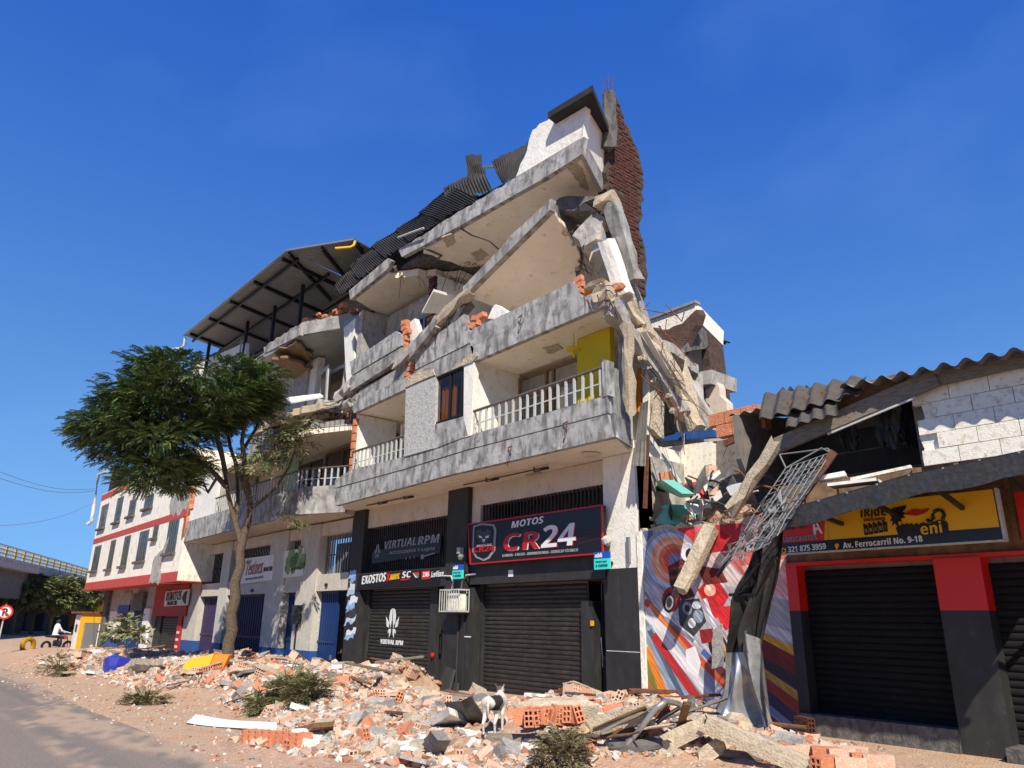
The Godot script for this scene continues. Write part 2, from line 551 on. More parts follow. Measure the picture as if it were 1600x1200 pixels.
	M.wood_local = mat(wood, Vector3(0.4, 3.0, 3.0), 0.85, b_fine, 0.5, false)
	M.timber_grey = mat(paint(Z, hx("7f7568"), [[n_mid, hx("5c5348"), 0.45, 0.8, 0.7], [n_spot, hx("a19789"), 0.6, 0.9, 0.6]]), Vector3(0.4, 3.0, 3.0), 0.9, b_fine, 0.5, false)
	M.bark = mat(paint(Z, hx("665747"), [[n_mid, hx("40352b"), 0.45, 0.8, 0.8], [n_spot, hx("8c7d6c"), 0.66, 0.9, 0.5], [n_fine, hx("3d332b"), 0.6, 0.9, 0.5]]), Vector3(1.6, 0.7, 1.6), 0.95, b_spot, 1.6)
	M.board = mat(paint(Z, hx("7a6046"), [[n_mid, hx("5d4733"), 0.45, 0.8, 0.7], [n_big, hx("94795a"), 0.5, 0.8, 0.6]]), Vector3(0.6, 0.6, 0.6), 0.85)
	# glass
	M.glass = plain(Color(0.05, 0.055, 0.06, 0.35), 0.06)
	M.glass.metallic_specular = 0.3
	M.glass.transparency = BaseMaterial3D.TRANSPARENCY_ALPHA
	M.glass_clear = plain(Color(0.5, 0.55, 0.55, 0.22), 0.05)
	M.glass_clear.transparency = BaseMaterial3D.TRANSPARENCY_ALPHA
	M.glass_far = plain(hx("3a3d3c"), 0.12)
	# paints
	M.red = mat(paint(Z, hx("a8231f"), [[n_mid, hx("8d1b19"), 0.5, 0.85, 0.6], [n_spot, hx("c9655a"), 0.78, 0.95, 0.4]]), Vector3(0.5, 0.3, 0.5), 0.6)
	M.red_band = mat(paint(Z, hx("b8463e"), [[n_mid, hx("98352f"), 0.5, 0.85, 0.6], [n_spot, hx("cf8a80"), 0.7, 0.95, 0.6]]), Vector3(0.4, 0.4, 0.4), 0.85)
	M.red_bright = plain(hx("d21f14"), 0.5)
	M.yellow = mat(paint(Z, hx("d9a514"), [[n_mid, hx("c08d10"), 0.5, 0.85, 0.6], [n_spot, hx("e6c45a"), 0.75, 0.95, 0.4]]), Vector3(0.6, 0.6, 0.6), 0.6)
	M.rail_yellow = plain(hx("b59f5c"), 0.7)
	M.yellow_wall = plain(hx("c9b21e"), 0.85)
	M.orange = plain(hx("cf7a1d"), 0.8)
	M.blue = mat(paint(Z, hx("24508f"), [[n_mid, hx("1c3f74"), 0.5, 0.85, 0.6], [n_spot, hx("5d7fae"), 0.76, 0.95, 0.5]]), Vector3(0.5, 0.5, 0.5), 0.6)
	M.blue_door = mat(M.blue.albedo_texture, Vector3(0.5, 0.3, 0.5), 0.5, null, 1.0, true, Color(0.62, 0.66, 0.72))
	M.navy_door = mat(M.blue.albedo_texture, Vector3(0.5, 0.3, 0.5), 0.5, null, 1.0, true, Color(0.42, 0.38, 0.5))
	M.purple_door = mat(paint(Z, hx("3d2f52"), [[n_mid, hx("2f2440"), 0.5, 0.85, 0.6], [n_spot, hx("5c4c70"), 0.75, 0.95, 0.4]]), Vector3(0.5, 0.3, 0.5), 0.5)
	M.greenwall = plain(hx("a9c9a4"), 0.9)
	M.ink_white = plain(hx("dcdcdc"), 0.5)
	M.ink_grey = plain(hx("8d8f92"), 0.5)
	M.ink_black = plain(hx("15130f"), 0.5)
	M.ink_red = plain(hx("b3151b"), 0.45)
	M.sign_black = plain(hx("151416"), 0.35)
	M.sign_yellow = plain(hx("e0a80f"), 0.55)
	M.sign_white = mat(white, Vector3(0.5, 0.5, 0.5), 0.6)
	M.aqua = plain(hx("3fd6c3"), 0.45)
	M.addi_blue = plain(hx("1d4fae"), 0.45)
	M.turquoise = plain(hx("6fb8a5"), 0.45)
	M.rubber = plain(hx("161616"), 0.8)
	M.tarp = mat(blk, Vector3(0.9, 0.9, 0.9), 0.5, b_mid, 0.8, true, Color(1.15, 1.15, 1.15))
	M.bag = plain(hx("2f36a0"), 0.35)
	# foliage
	M.leaf = plain(hx("4a6a2a"), 0.6)
	M.leaf.vertex_color_use_as_albedo = true
	M.leaf.albedo_color = Color(1, 1, 1)
	M.leaf.backlight_enabled = true
	M.leaf.backlight = Color(0.1, 0.14, 0.03)
	M.frag = plain(Color(1, 1, 1), 0.97)
	M.frag.vertex_color_use_as_albedo = true

func _ready():
	rng.seed = 20240611
	# ---- camera
	var cam := Camera3D.new()
	cam.name = "camera"
	cam.transform = Transform3D(Basis(Vector3(0.64,0.016,-0.768), Vector3(0.227,0.951,0.209), Vector3(0.734,-0.309,0.605)).orthonormalized(), Vector3(0,1.7,11))
	cam.fov = 55.014
	cam.near = 0.1
	cam.far = 600.0
	add_child(cam)
	cam.current = true
	# ---- sky
	var env := Environment.new()
	env.background_mode = Environment.BG_SKY
	var sk := ProceduralSkyMaterial.new()
	sk.sky_top_color = Color(0.13, 0.36, 0.76)
	sk.sky_horizon_color = Color(0.52, 0.77, 1.0)
	sk.sky_curve = 0.24
	sk.ground_bottom_color = Color(0.42, 0.36, 0.3)
	sk.ground_horizon_color = Color(0.6, 0.62, 0.62)
	sk.sun_angle_max = 2.0
	sk.energy_multiplier = 0.78
	# faint streaks of high haze
	var ci := Image.create(1024, 512, false, Image.FORMAT_RGBA8)
	noise.seed = 31
	noise.frequency = 0.006
	noise.fractal_octaves = 5
	for y in 512:
		for x in 1024:
			var w := noise.get_noise_2d(x * 0.7 + y * 1.6, y * 1.5 - x * 0.25) * 0.8 + noise.get_noise_2d(x * 3.0 + 300.0, y * 3.0) * 0.35
			ci.set_pixel(x, y, Color(1, 1, 1, clampf(w * 0.09 - 0.004, 0.0, 0.04)))
	sk.sky_cover = ImageTexture.create_from_image(ci)
	sk.sky_cover_modulate = Color(0.8, 0.9, 1.0, 1.0)
	var sky := Sky.new()
	sky.sky_material = sk
	env.sky = sky
	env.tonemap_mode = Environment.TONE_MAPPER_LINEAR
	env.tonemap_exposure = 1.28
	env.sdfgi_enabled = true
	env.ssao_enabled = true
	env.ssil_enabled = true
	var we := WorldEnvironment.new()
	we.name = "world_environment"
	we.environment = env
	add_child(we)
	# ---- sun: high, from the street side and from the right
	var sun := DirectionalLight3D.new()
	sun.name = "sun"
	add_child(sun)
	sun.look_at_from_position(Vector3.ZERO, Vector3(-1.35, -1.62, -1.0), Vector3.UP)
	sun.light_energy = 1.6
	sun.light_color = Color(1.0, 0.965, 0.9)
	sun.light_angular_distance = 0.5
	sun.shadow_enabled = true
	make_materials()
	ground()
	building_main()
	building_left()
	building_far_left()
	backdrop()
	shop_right()
	signs()
	trees()
	rubble()
	dog()

func gx(x: float) -> float:
	return maxf(-0.38, 0.012 * (x + 12.0)) if x < -12.0 else 0.0

func gy(x: float, z: float) -> float:
	return gx(maxf(x, -70.0)) + 0.22 * smoothstep(5.6, 3.2, z) * smoothstep(-8.0, -6.5, z)

# how much rubble lies on the ground at a place
func heap(x: float, z: float) -> float:
	var n := noise.get_noise_2d(x * 9.0, z * 9.0)
	var n2 := noise.get_noise_2d(x * 28.0 + 90.0, z * 28.0)
	var a := 0.4
	if x > -15.0:
		a = lerpf(0.4, 0.17, smoothstep(-15.0, -12.5, x))
	if x > -10.5:
		a = lerpf(0.17, 0.28, smoothstep(-10.5, -9.2, x))
	if x > -7.2:
		a = lerpf(0.28, 0.03, smoothstep(-7.2, -4.6, x))
	a *= lerpf(1.0, 0.55, smoothstep(-30.0, -44.0, x))
	var front := 4.9 + n * 1.1 + 0.8 * smoothstep(-16.0, -26.0, x) + 1.9 * smoothstep(-15.0, -10.0, x)
	if x > -8.0:
		front = lerpf(front, 2.4, smoothstep(-8.0, -4.6, x))
	var back := 1.9 if x > -15.2 and x < -10.4 else 0.4
	if x > -6.8:
		back = 1.0
	var m := smoothstep(front, front - 1.5, z) * smoothstep(back - 0.5, back + 0.9, z)
	m *= smoothstep(-46.0, -40.0, x) * smoothstep(-3.6, -5.0, x)
	return m * (a + 0.24 * n + 0.1 * n2)

func top(x: float, z: float) -> float:
	return gy(x, z) + maxf(0.0, heap(x, z))

func ground():
	noise.seed = 5
	noise.frequency = 0.02
	noise.fractal_octaves = 3
	var xs := [-420.0, -220.0, -140.0, -100.0]
	for i in range(-80, 22):
		xs.append(float(i))
	xs.append_array([40.0, 80.0, 200.0])
	var zs := [-300.0, -120.0, -60.0, -30.0, -16.0, -12.0, -9.0]
	for i in range(-16, 34):
		zs.append(i * 0.5)
	zs.append_array([20.0, 26.0, 40.0, 80.0, 200.0, 400.0])
	var st := S()
	for i in xs.size() - 1:
		for j in zs.size() - 1:
			var a := Vector3(xs[i], gy(xs[i], zs[j]), zs[j])
			var b := Vector3(xs[i + 1], gy(xs[i + 1], zs[j]), zs[j])
			var c := Vector3(xs[i + 1], gy(xs[i + 1], zs[j + 1]), zs[j + 1])
			var d := Vector3(xs[i], gy(xs[i], zs[j + 1]), zs[j + 1])
			quad(st, a, b, c, d)
	structure("ground", st, M.dirt)
	# asphalt, with dust and washed dirt lying on it in drifts along the lane
	st = S()
	var prev := []
	var prevc := []
	var x := -72.0
	while x < 14.0:
		var e: float = lerpf(6.6, 7.3, smoothstep(-34.0, -16.0, x))
		var row := []
		var rowc := []
		for k in 46:
			var z: float = e + (k * 0.13 if k < 34 else 4.42 + (k - 34) * 1.2)
			row.append(Vector3(x, gy(x, z) + 0.012, z))
			var n := 0.6 * noise.get_noise_2d(x * 4.0, z * 34.0) + 0.4 * noise.get_noise_2d(x * 24.0 + 40.0, z * 90.0) + 0.25 * rng.randf_range(-1.0, 1.0)
			var drift := smoothstep(0.12, -0.3, (z - e - 0.75) * 0.32 - n * 0.85)
			drift = maxf(drift, 0.28 + 0.22 * clampf(noise.get_noise_2d(x * 0.8 + 200.0, z * 60.0) * 1.4 + 0.4 * n, -1.0, 1.0))
			rowc.append(Color(0.19, 0.18, 0.168).lerp(Color(0.56, 0.41, 0.29), drift))
		if prev.size() > 0:
			for k in 45:
				for q in [[prev, prevc, k], [row, rowc, k], [row, rowc, k + 1], [prev, prevc, k], [row, rowc, k + 1], [prev, prevc, k + 1]]:
					st.set_normal(Vector3.UP)
					st.set_color(q[1][q[2]])
					st.add_vertex(q[0][q[2]])
		prev = row
		prevc = rowc
		x += 0.25 if x > -34.0 else 1.0
	structure("road", st, M.road)

func shutter(parent: Node3D, x0: float, x1: float, y0: float, y1: float, z: float, m: Material, pitch := 0.095) -> Node3D:
	var g := Node3D.new()
	g.name = "roller_shutter"
	parent.add_child(g, true)
	var st := S()
	# one curved slat, shared by all
	var prof := []
	for i in 7:
		var a := PI * i / 6.0
		prof.append(Vector2(-cos(a) * pitch * 0.44, sin(a) * 0.022))
	var half := (x1 - x0) * 0.5
	for i in 6:
		quad(st, Vector3(-half, prof[i].x, prof[i].y), Vector3(half, prof[i].x, prof[i].y), Vector3(half, prof[i + 1].x, prof[i + 1].y), Vector3(-half, prof[i + 1].x, prof[i + 1].y))
	quad(st, Vector3(-half, pitch * 0.44, 0), Vector3(half, pitch * 0.44, 0), Vector3(half, pitch * 0.56, -0.004), Vector3(-half, pitch * 0.56, -0.004))
	var me := st.commit()
	var n := int((y1 - y0) / pitch)
	for i in n:
		var s := MeshInstance3D.new()
		s.name = "slat"
		s.mesh = me
		s.material_override = m
		g.add_child(s, true)
		s.position = Vector3((x0 + x1) * 0.5, y0 + pitch * (i + 0.5), z + rng.randf_range(-0.002, 0.003)) - origin(g)
		s.rotation.x = rng.randf_range(-0.05, 0.05)
	part(g, "backing", box2(S(), Vector3(x0, y0, z - 0.06), Vector3(x1, y1, z - 0.03)), M.void)
	part(g, "bottom_bar", box2(S(), Vector3(x0, y0 - 0.06, z - 0.02), Vector3(x1, y0 + 0.015, z + 0.03)), m)
	return g

# upright bars with two cross bars
func grille(parent: Node3D, a: Vector3, b: Vector3, h: float, n: int, w: float, m: Material, cross := [0.33, 0.66]) -> Node3D:
	var g := Node3D.new()
	g.name = "window_grille"
	parent.add_child(g, true)
	for i in n:
		var p := a.lerp(b, (i + 0.5) / n)
		part(g, "bar", box(S(), p + Vector3(0, h * 0.5, 0), Vector3(w, h, w)), m)
	for c in cross:
		part(g, "cross_bar", beam(S(), a + Vector3(0, h * c, -w), b + Vector3(0, h * c, -w), w * 0.8, w * 1.2), m)
	return g

# balcony rail: top rail from a to b, flat posts hanging down to the parapet
func railing(parent: Node3D, pts: PackedVector3Array, h: float, gap: float, w: float, m: Material, mtop: Material) -> Node3D:
	var g := Node3D.new()
	g.name = "railing"
	parent.add_child(g, true)
	for i in pts.size() - 1:
		var a := pts[i]
		var b := pts[i + 1]
		part(g, "top_rail", beam(S(), a, b, 0.07, 0.05, Vector3.UP, 0.012), mtop)
		var mid := Vector3(0, -h * 0.55, -0.01)
		part(g, "middle_rail", beam(S(), a + mid, b + mid, 0.02, 0.025), m)
		var n := int(a.distance_to(b) / gap)
		var dir := (b - a).normalized()
		for k in n:
			var p := a.lerp(b, (k + 0.5) / n) + Vector3(0, -h * 0.5, 0)
			var bs := Basis(Vector3(dir.x, 0, dir.z).normalized(), Vector3.UP, Vector3(-dir.z, 0, dir.x).normalized())
			bs = bs.rotated(Vector3(0, 0, 1), rng.randf_range(-0.02, 0.02))
			part(g, "baluster", box(S(), p, Vector3(w, h, 0.035), bs), m)
	return g

# a painted-on-glass style window: frame members, panes
func window(parent: Node3D, lo: Vector3, hi: Vector3, cols: Array, rows: Array, fw: float, fm: Material, gm: Material) -> Node3D:
	var g := Node3D.new()
	g.name = "window"
	parent.add_child(g, true)
	var zz := lo.z
	var st := S()
	var w := hi.x - lo.x
	var h := hi.y - lo.y
	for c in cols:
		box(st, Vector3(lo.x + w * c, (lo.y + hi.y) * 0.5, zz), Vector3(fw, h, 0.07))
	for r in rows:
		box(st, Vector3((lo.x + hi.x) * 0.5, lo.y + h * r, zz + 0.004), Vector3(w + fw, fw, 0.07))
	part(g, "frame", st, fm)
	for i in cols.size() - 1:
		for j in rows.size() - 1:
			part(g, "pane", box2(S(), Vector3(lo.x + w * cols[i], lo.y + h * rows[j], zz - 0.012), Vector3(lo.x + w * cols[i + 1], lo.y + h * rows[j + 1], zz - 0.004)), gm)
	return g

func panel(parent: Node3D, n: String, p: PackedVector3Array, depth: float, m: Material, broken := [], amp := 0.05, step := 0.16) -> MeshInstance3D:
	if broken.size() > 0:
		p = jag(p, broken, step, amp)
	return part(parent, n, prism(S(), p, Vector3(0, 0, -depth)), m)

func slab(parent: Node3D, n: String, p: PackedVector3Array, thick: float, m: Material, broken := [], amp := 0.15) -> MeshInstance3D:
	if broken.size() > 0:
		p = jag(p, broken, 0.3, amp)
	return part(parent, n, prism(S(), p, Vector3(0, thick, 0)), m)


func building_main():
	var B := thing("collapsed_building", "tall grey concrete building with collapsed upper floors hanging over two black shopfronts", "building", Vector3(-15, 0.2, 0))
	ground_floor(B)
	# ---------- first-floor slab over the shops
	slab(B, "floor_slab", P([-19.85, 4.95, 1.07, -9.0, 4.98, 1.07, -9.58, 4.98, 0.02, -9.6, 4.98, -2.6, -20.75, 4.93, -2.6, -20.75, 4.93, 0.45]), 0.26, M.soffit)
	panel(B, "parapet", P([-19.926,4.869,1.2,-14.197,4.986,1.2,-8.917,4.968,1.2,-9.078,5.426,1.2,-13.49,5.455,1.2,-16.165,5.39,1.2,-20.065,5.374,1.2]), 0.13, M.streak)
	panel(B, "parapet", P([-20.135,5.424,1.17,-16.219,5.435,1.17,-13.533,5.497,1.17,-9.105,5.462,1.17,-9.143,5.809,1.17,-13.477,5.822,1.17,-16.256,5.76,1.17,-19.1,5.833,1.17,-20.138,5.655,1.17]), 0.14, M.streak)
	# splayed end of the balcony
	var s0 := Vector3(-8.917,4.968,1.2)
	var s1 := Vector3(-9.52, 5.06, 0.0)
	part(B, "parapet", prism(S(), PackedVector3Array([s0 + Vector3(0.02, 0, 0), s1, s1 + Vector3(0, 0.45, 0), s0 + Vector3(0.0, 0.47, 0)]), Vector3(-0.12, 0, -0.05)), M.streak)
	var e0 := Vector3(-9.093,5.454,1.2)
	part(B, "parapet", prism(S(), jag(PackedVector3Array([e0 + Vector3(0.03, 0, 0), Vector3(-9.55, 5.53, 0.0), Vector3(-9.55, 6.55, 0.0), Vector3(-9.3, 6.5, 0.75), e0 + Vector3(-0.12, 1.13, 0), e0 + Vector3(-0.03, 1.08, 0)]), [2, 3], 0.15, 0.04), Vector3(-0.11, 0, -0.04)), M.streak)
	part(B, "parapet", box2(S(), Vector3(-9.2, 5.8, 1.0), Vector3(-9.06, 6.5, 1.19)), M.streak)
	# conduit with two clips under the soffit
	for q in [[-14.6, -11.6], [-19.4, -17.0]]:
		part(B, "conduit", tube(S(), PackedVector3Array([Vector3(q[0], 4.9, 0.45), Vector3(q[1], 4.9, 0.45)]), 0.018), M.rust)
		for t in [0.35, 0.92]:
			var c := lerpf(q[0], q[1], t)
			part(B, "spotlight_bracket", box(box(box(S(), Vector3(c, 4.86, 0.45), Vector3(0.3, 0.02, 0.03)), Vector3(c - 0.14, 4.91, 0.45), Vector3(0.02, 0.1, 0.03)), Vector3(c + 0.2, 4.88, 0.45), Vector3(0.22, 0.05, 0.06)), M.steel_dark)
	part(B, "ceiling_rose", lathe(S(), Vector3(-10.2, 4.94, 0.5), [[0.0, -0.03], [0.17, -0.03], [0.2, 0.02]], 14), M.pinkwall)
	# bent rebar hooks on the fronts
	for q in [Vector3(-10.051,5.416,1.2), Vector3(-11.479,8.138,1.2), Vector3(-11.763,5.214,1.2)]:
		part(B, "rebar", tube(S(), PackedVector3Array([q + Vector3(-0.2, 0.05, 0.02), q + Vector3(0.02, 0.04, 0.1), q + Vector3(-0.05, -0.12, 0.1), q + Vector3(-0.16, -0.35, 0.06)]), 0.014), M.rust)
	first_floor(B)
	second_floor(B)
	third_floor(B)
	roof_level(B)
	broken_side(B)

func ground_floor(B: Node3D):
	# plinth, pillars, walls of the two shops
	part(B, "plinth", box2(S(), Vector3(-21, -0.4, -3.0), Vector3(-9.5, 0.2, -0.06)), M.conc)
	part(B, "pillar", box2(S(), Vector3(-20.98, -0.3, -0.5), Vector3(-20.22, 4.93, 0.02)), M.black)
	part(B, "pillar", box2(S(), Vector3(-15.82, 0.1, -0.5), Vector3(-14.95, 4.96, 0.04)), M.black)
	part(B, "pillar", box2(S(), Vector3(-15.8, 0.1, -0.48), Vector3(-14.62, 2.5, 0.0)), M.black)
	part(B, "pillar", box2(S(), Vector3(-10.36, 2.74, -0.5), Vector3(-9.5, 4.97, 0.0)), M.white)
	part(B, "pillar", box2(S(), Vector3(-10.36, 0.0, -0.5), Vector3(-9.5, 1.22, 0.02)), M.black)
	part(B, "pillar", box2(S(), Vector3(-10.36, 1.235, -0.5), Vector3(-9.5, 2.736, 0.015)), M.black)
	part(B, "tile_joint", box2(S(), Vector3(-10.35, 1.215, -0.4), Vector3(-9.51, 1.24, 0.012)), M.white)
	part(B, "tile_joint", box2(S(), Vector3(-15.75, 1.36, -0.2), Vector3(-14.7, 1.385, 0.012)), M.white)
	part(B, "tile_joint", box2(S(), Vector3(-15.17, 0.1, -0.2), Vector3(-15.13, 1.36, 0.013)), M.white)
	part(B, "bare_strip", box2(S(), Vector3(-15.82, 0.62, -0.2), Vector3(-15.6, 1.36, 0.018)), M.white)
	part(B, "wall", box2(S(), Vector3(-20.22, 4.36, -0.4), Vector3(-15.82, 4.94, -0.1)), M.pinkwall)
	part(B, "wall", box2(S(), Vector3(-14.95, 4.46, -0.4), Vector3(-10.36, 4.96, -0.1)), M.pinkwall)
	part(B, "wall", box2(S(), Vector3(-14.95, 2.6, -0.4), Vector3(-14.6, 4.46, -0.1)), M.pinkwall)
	part(B, "wall", box2(S(), Vector3(-9.9, 0.0, -3.0), Vector3(-9.52, 4.96, -0.5)), M.conc)
	part(B, "wall", box2(S(), Vector3(-21.0, -0.4, -3.0), Vector3(-20.7, 4.9, -0.5)), M.conc)
	part(B, "wall", box2(S(), Vector3(-20.7, 0.2, -3.0), Vector3(-9.9, 4.9, -2.8)), M.room)
	# lintels
	part(B, "lintel", box2(S(), Vector3(-20.45, 2.56, -0.3), Vector3(-15.75, 3.02, 0.06)), M.black)
	part(B, "lintel", box2(S(), Vector3(-14.75, 2.56, -0.3), Vector3(-10.3, 3.1, 0.05)), M.black)
	# grilles over the doors, dark void behind
	grille(B, Vector3(-20.2, 3.02, -0.16), Vector3(-15.84, 3.02, -0.16), 1.34, 38, 0.03, M.black, [0.5])
	grille(B, Vector3(-14.6, 3.1, -0.16), Vector3(-10.38, 3.1, -0.16), 1.36, 36, 0.03, M.black, [0.7])
	part(B, "shop_ceiling", box2(S(), Vector3(-20.6, 4.75, -2.7), Vector3(-9.95, 4.9, -0.45)), M.void)
	part(B, "partition", box2(S(), Vector3(-20.6, 2.56, -1.6), Vector3(-9.95, 4.75, -1.5)), M.void)
	# shop one: shutter, side door
	shutter(B, -20.02, -16.78, 0.24, 2.56, -0.3, M.shutter)
	part(B, "shutter_guide", box2(S(), Vector3(-20.22, 0.1, -0.36), Vector3(-20.02, 2.56, -0.2)), M.black)
	part(B, "shutter_guide", box2(S(), Vector3(-16.78, 0.1, -0.36), Vector3(-16.45, 2.56, -0.2)), M.black)
	var d := part(B, "door", box2(S(), Vector3(-16.44, 0.15, -0.4), Vector3(-15.82, 2.55, -0.34)), M.black)
	for i in 6:
		part(d, "bar", box2(S(), Vector3(-16.4 + i * 0.1, 1.05, -0.34), Vector3(-16.375 + i * 0.1, 2.5, -0.31)), M.black_gloss)
	part(d, "lower_panel", box2(S(), Vector3(-16.38, 0.25, -0.34), Vector3(-15.9, 0.95, -0.32)), M.black)
	part(d, "padlock", lathe(S(), Vector3(-16.52, 0.9, -0.17), [[0, 0.06], [0.05, 0.05], [0.06, -0.02], [0.04, -0.06], [0, -0.06]], 8), M.ink_red)
	# shop two: shutter, steel post, folding gate
	shutter(B, -14.55, -11.16, 0.22, 2.56, -0.3, M.shutter)
	part(B, "shutter_guide", box2(S(), Vector3(-14.66, 0.1, -0.36), Vector3(-14.55, 2.56, -0.2)), M.black)
	part(B, "shutter_guide", box2(S(), Vector3(-11.16, 0.1, -0.36), Vector3(-10.82, 2.15, -0.12)), M.black)
	var gate := part(B, "gate", box2(S(), Vector3(-10.82, 0.1, -0.44), Vector3(-10.36, 2.56, -0.4)), M.void)
	for i in 5:
		part(gate, "bar", box2(S(), Vector3(-10.8 + i * 0.1, 1.1, -0.38), Vector3(-10.77 + i * 0.1, 2.5, -0.34)), M.black_gloss)
	part(gate, "lower_panel", box2(S(), Vector3(-10.8, 0.12, -0.38), Vector3(-10.37, 1.02, -0.35)), M.black_gloss)
	part(gate, "chain", tube(S(), PackedVector3Array([Vector3(-10.78, 1.45, -0.3), Vector3(-10.72, 1.1, -0.27), Vector3(-10.74, 0.9, -0.29)]), 0.018), M.steel)
	part(gate, "padlock", box(S(), Vector3(-10.83, 1.72, -0.1), Vector3(0.07, 0.1, 0.04)), M.yellow)
	for sx in [[-20.45, -15.75], [-14.75, -10.3]]:
		part(B, "door_head", box2(S(), Vector3(sx[0] + 0.25, 2.56, -0.5), Vector3(sx[1] - 0.06, 2.75, -0.3)), M.void)

func first_floor(B: Node3D):
	var y1 := 5.24
	# projecting bay between the balconies
	panel(B, "bay_wall", P([-16.361,7.661,1.2,-14.929,7.632,1.2,-14.876,6.347,1.2,-14.88,5.747,1.2,-16.238,5.753,1.2]), 0.15, M.stipple)
	panel(B, "bay_wall", P([-14.891,6.351,1.19,-13.681,6.321,1.19,-13.475,5.818,1.19,-14.894,5.735,1.19]), 0.14, M.streak)
	panel(B, "bay_wall", P([-13.733,7.582,1.19,-13.322,7.589,1.19,-13.375,5.8,1.19,-13.65,5.803,1.19]), 0.15, M.white)
	var lo := Vector3(-14.97,6.396,1.12)
	var hi := Vector3(-13.857,7.615,1.12)
	window(B, Vector3(lo.x, lo.y + 0.0, 1.12), Vector3(hi.x, hi.y - 0.03, 1.12), [0.0, 0.55, 1.0], [0.0, 1.0], 0.05, M.steel_dark, M.glass)
	var cur := S()
	var g := []
	for j in 3:
		var row := []
		for i in 17:
			row.append(Vector3(lerpf(lo.x + 0.05, lo.x + 0.75, i / 16.0), lerpf(lo.y, hi.y - 0.25, j / 2.0), 0.98 + 0.03 * sin(i * 1.7)))
		g.append(row)
	part(B, "curtain", skin(cur, g, 0.006), M.orange)
	part(B, "bay_room", box2(S(), Vector3(-16.3, y1, 0.1), Vector3(-13.5, 7.6, 0.2)), M.room)
	# white side wall of the bay, seen across the balcony
	part(B, "side_wall", box2(S(), Vector3(-13.56, y1, -0.3), Vector3(-13.4, 7.66, 1.04)), M.white)
	part(B, "side_wall", box2(S(), Vector3(-16.45, y1, -0.3), Vector3(-16.3, 7.66, 1.04)), M.white)
	# glazed wooden back wall of the wide balcony
	var bz := -0.28
	part(B, "back_wall", box2(S(), Vector3(-13.4, y1, bz - 0.5), Vector3(-9.7, 7.62, bz - 0.35)), M.cream)
	window(B, Vector3(-13.36, 5.24, bz), Vector3(-10.3, 7.5, bz), [0.0, 0.32, 0.4, 0.68, 1.0], [0.0, 0.78, 0.99], 0.07, M.wood, M.glass_clear)
	part(B, "door", box2(S(), Vector3(-13.2, y1, bz - 0.2), Vector3(-12.5, 6.95, bz - 0.14)), M.glass_far, "dark glass balcony door in a brown wooden frame")
	part(B, "curtain", box2(S(), Vector3(-12.3, y1, bz - 0.2), Vector3(-10.4, 6.9, bz - 0.15)), plain(hx("d8c873"), 0.9))
	part(B, "side_wall", box2(S(), Vector3(-10.72, y1, 0.2), Vector3(-9.75, 7.62, 0.34)), M.yellow_wall, "bright yellow painted end wall of the balcony")
	part(B, "ceiling_lamp", lathe(lathe(S(), Vector3(-10.4, 7.2, 0.75), [[0.0, 0.04], [0.14, 0.03], [0.17, 0.0], [0.14, -0.03], [0.0, -0.04]], 16), Vector3(-10.4, 7.1, 0.75), [[0.012, 0.45], [0.012, 0.06], [0.04, -0.04], [0.0, -0.1]], 8), M.yellow_wall, "small yellow disc lamp under the balcony ceiling")
	railing(B, P([-13.476,6.386,1.12,-9.187,6.421,1.12]), 0.57, 0.235, 0.055, M.rail, M.rail_top)
	# left balcony
	railing(B, P([-19.248,6.373,1.12,-16.435,6.347,1.12]), 0.62, 0.22, 0.055, M.rail, M.rail_top)
	part(B, "side_wall", box2(S(), Vector3(-19.42, y1, -0.3), Vector3(-19.28, 7.55, 1.0)), M.white)
	var be := S()
	for i in 9:
		box(be, Vector3(-19.36 + rng.randf_range(-0.02, 0.02), 5.4 + i * 0.24, 1.04), Vector3(0.15, 0.2, 0.12))
	part(B, "broken_edge", be, M.clay_wall)
	part(B, "back_wall", box2(S(), Vector3(-19.3, y1, -0.6), Vector3(-16.4, 7.6, -0.45)), M.pinkwall)
	window(B, Vector3(-18.9, y1, -0.3), Vector3(-16.6, 7.35, -0.3), [0.0, 0.5, 0.75, 1.0], [0.0, 0.78, 0.99], 0.09, M.paint_white, M.glass)
	grille(B, Vector3(-18.8, y1, -0.24), Vector3(-16.7, y1, -0.24), 2.1, 16, 0.025, M.paint_white, [0.3, 0.55, 0.8])
	# rear rooms stay dark
	part(B, "back_wall", box2(S(), Vector3(-20.7, y1, -3.4), Vector3(-11.6, 7.6, -3.2)), M.room)
	part(B, "side_wall", box2(S(), Vector3(-20.75, y1, -3.2), Vector3(-20.55, 7.6, 0.0)), M.conc)

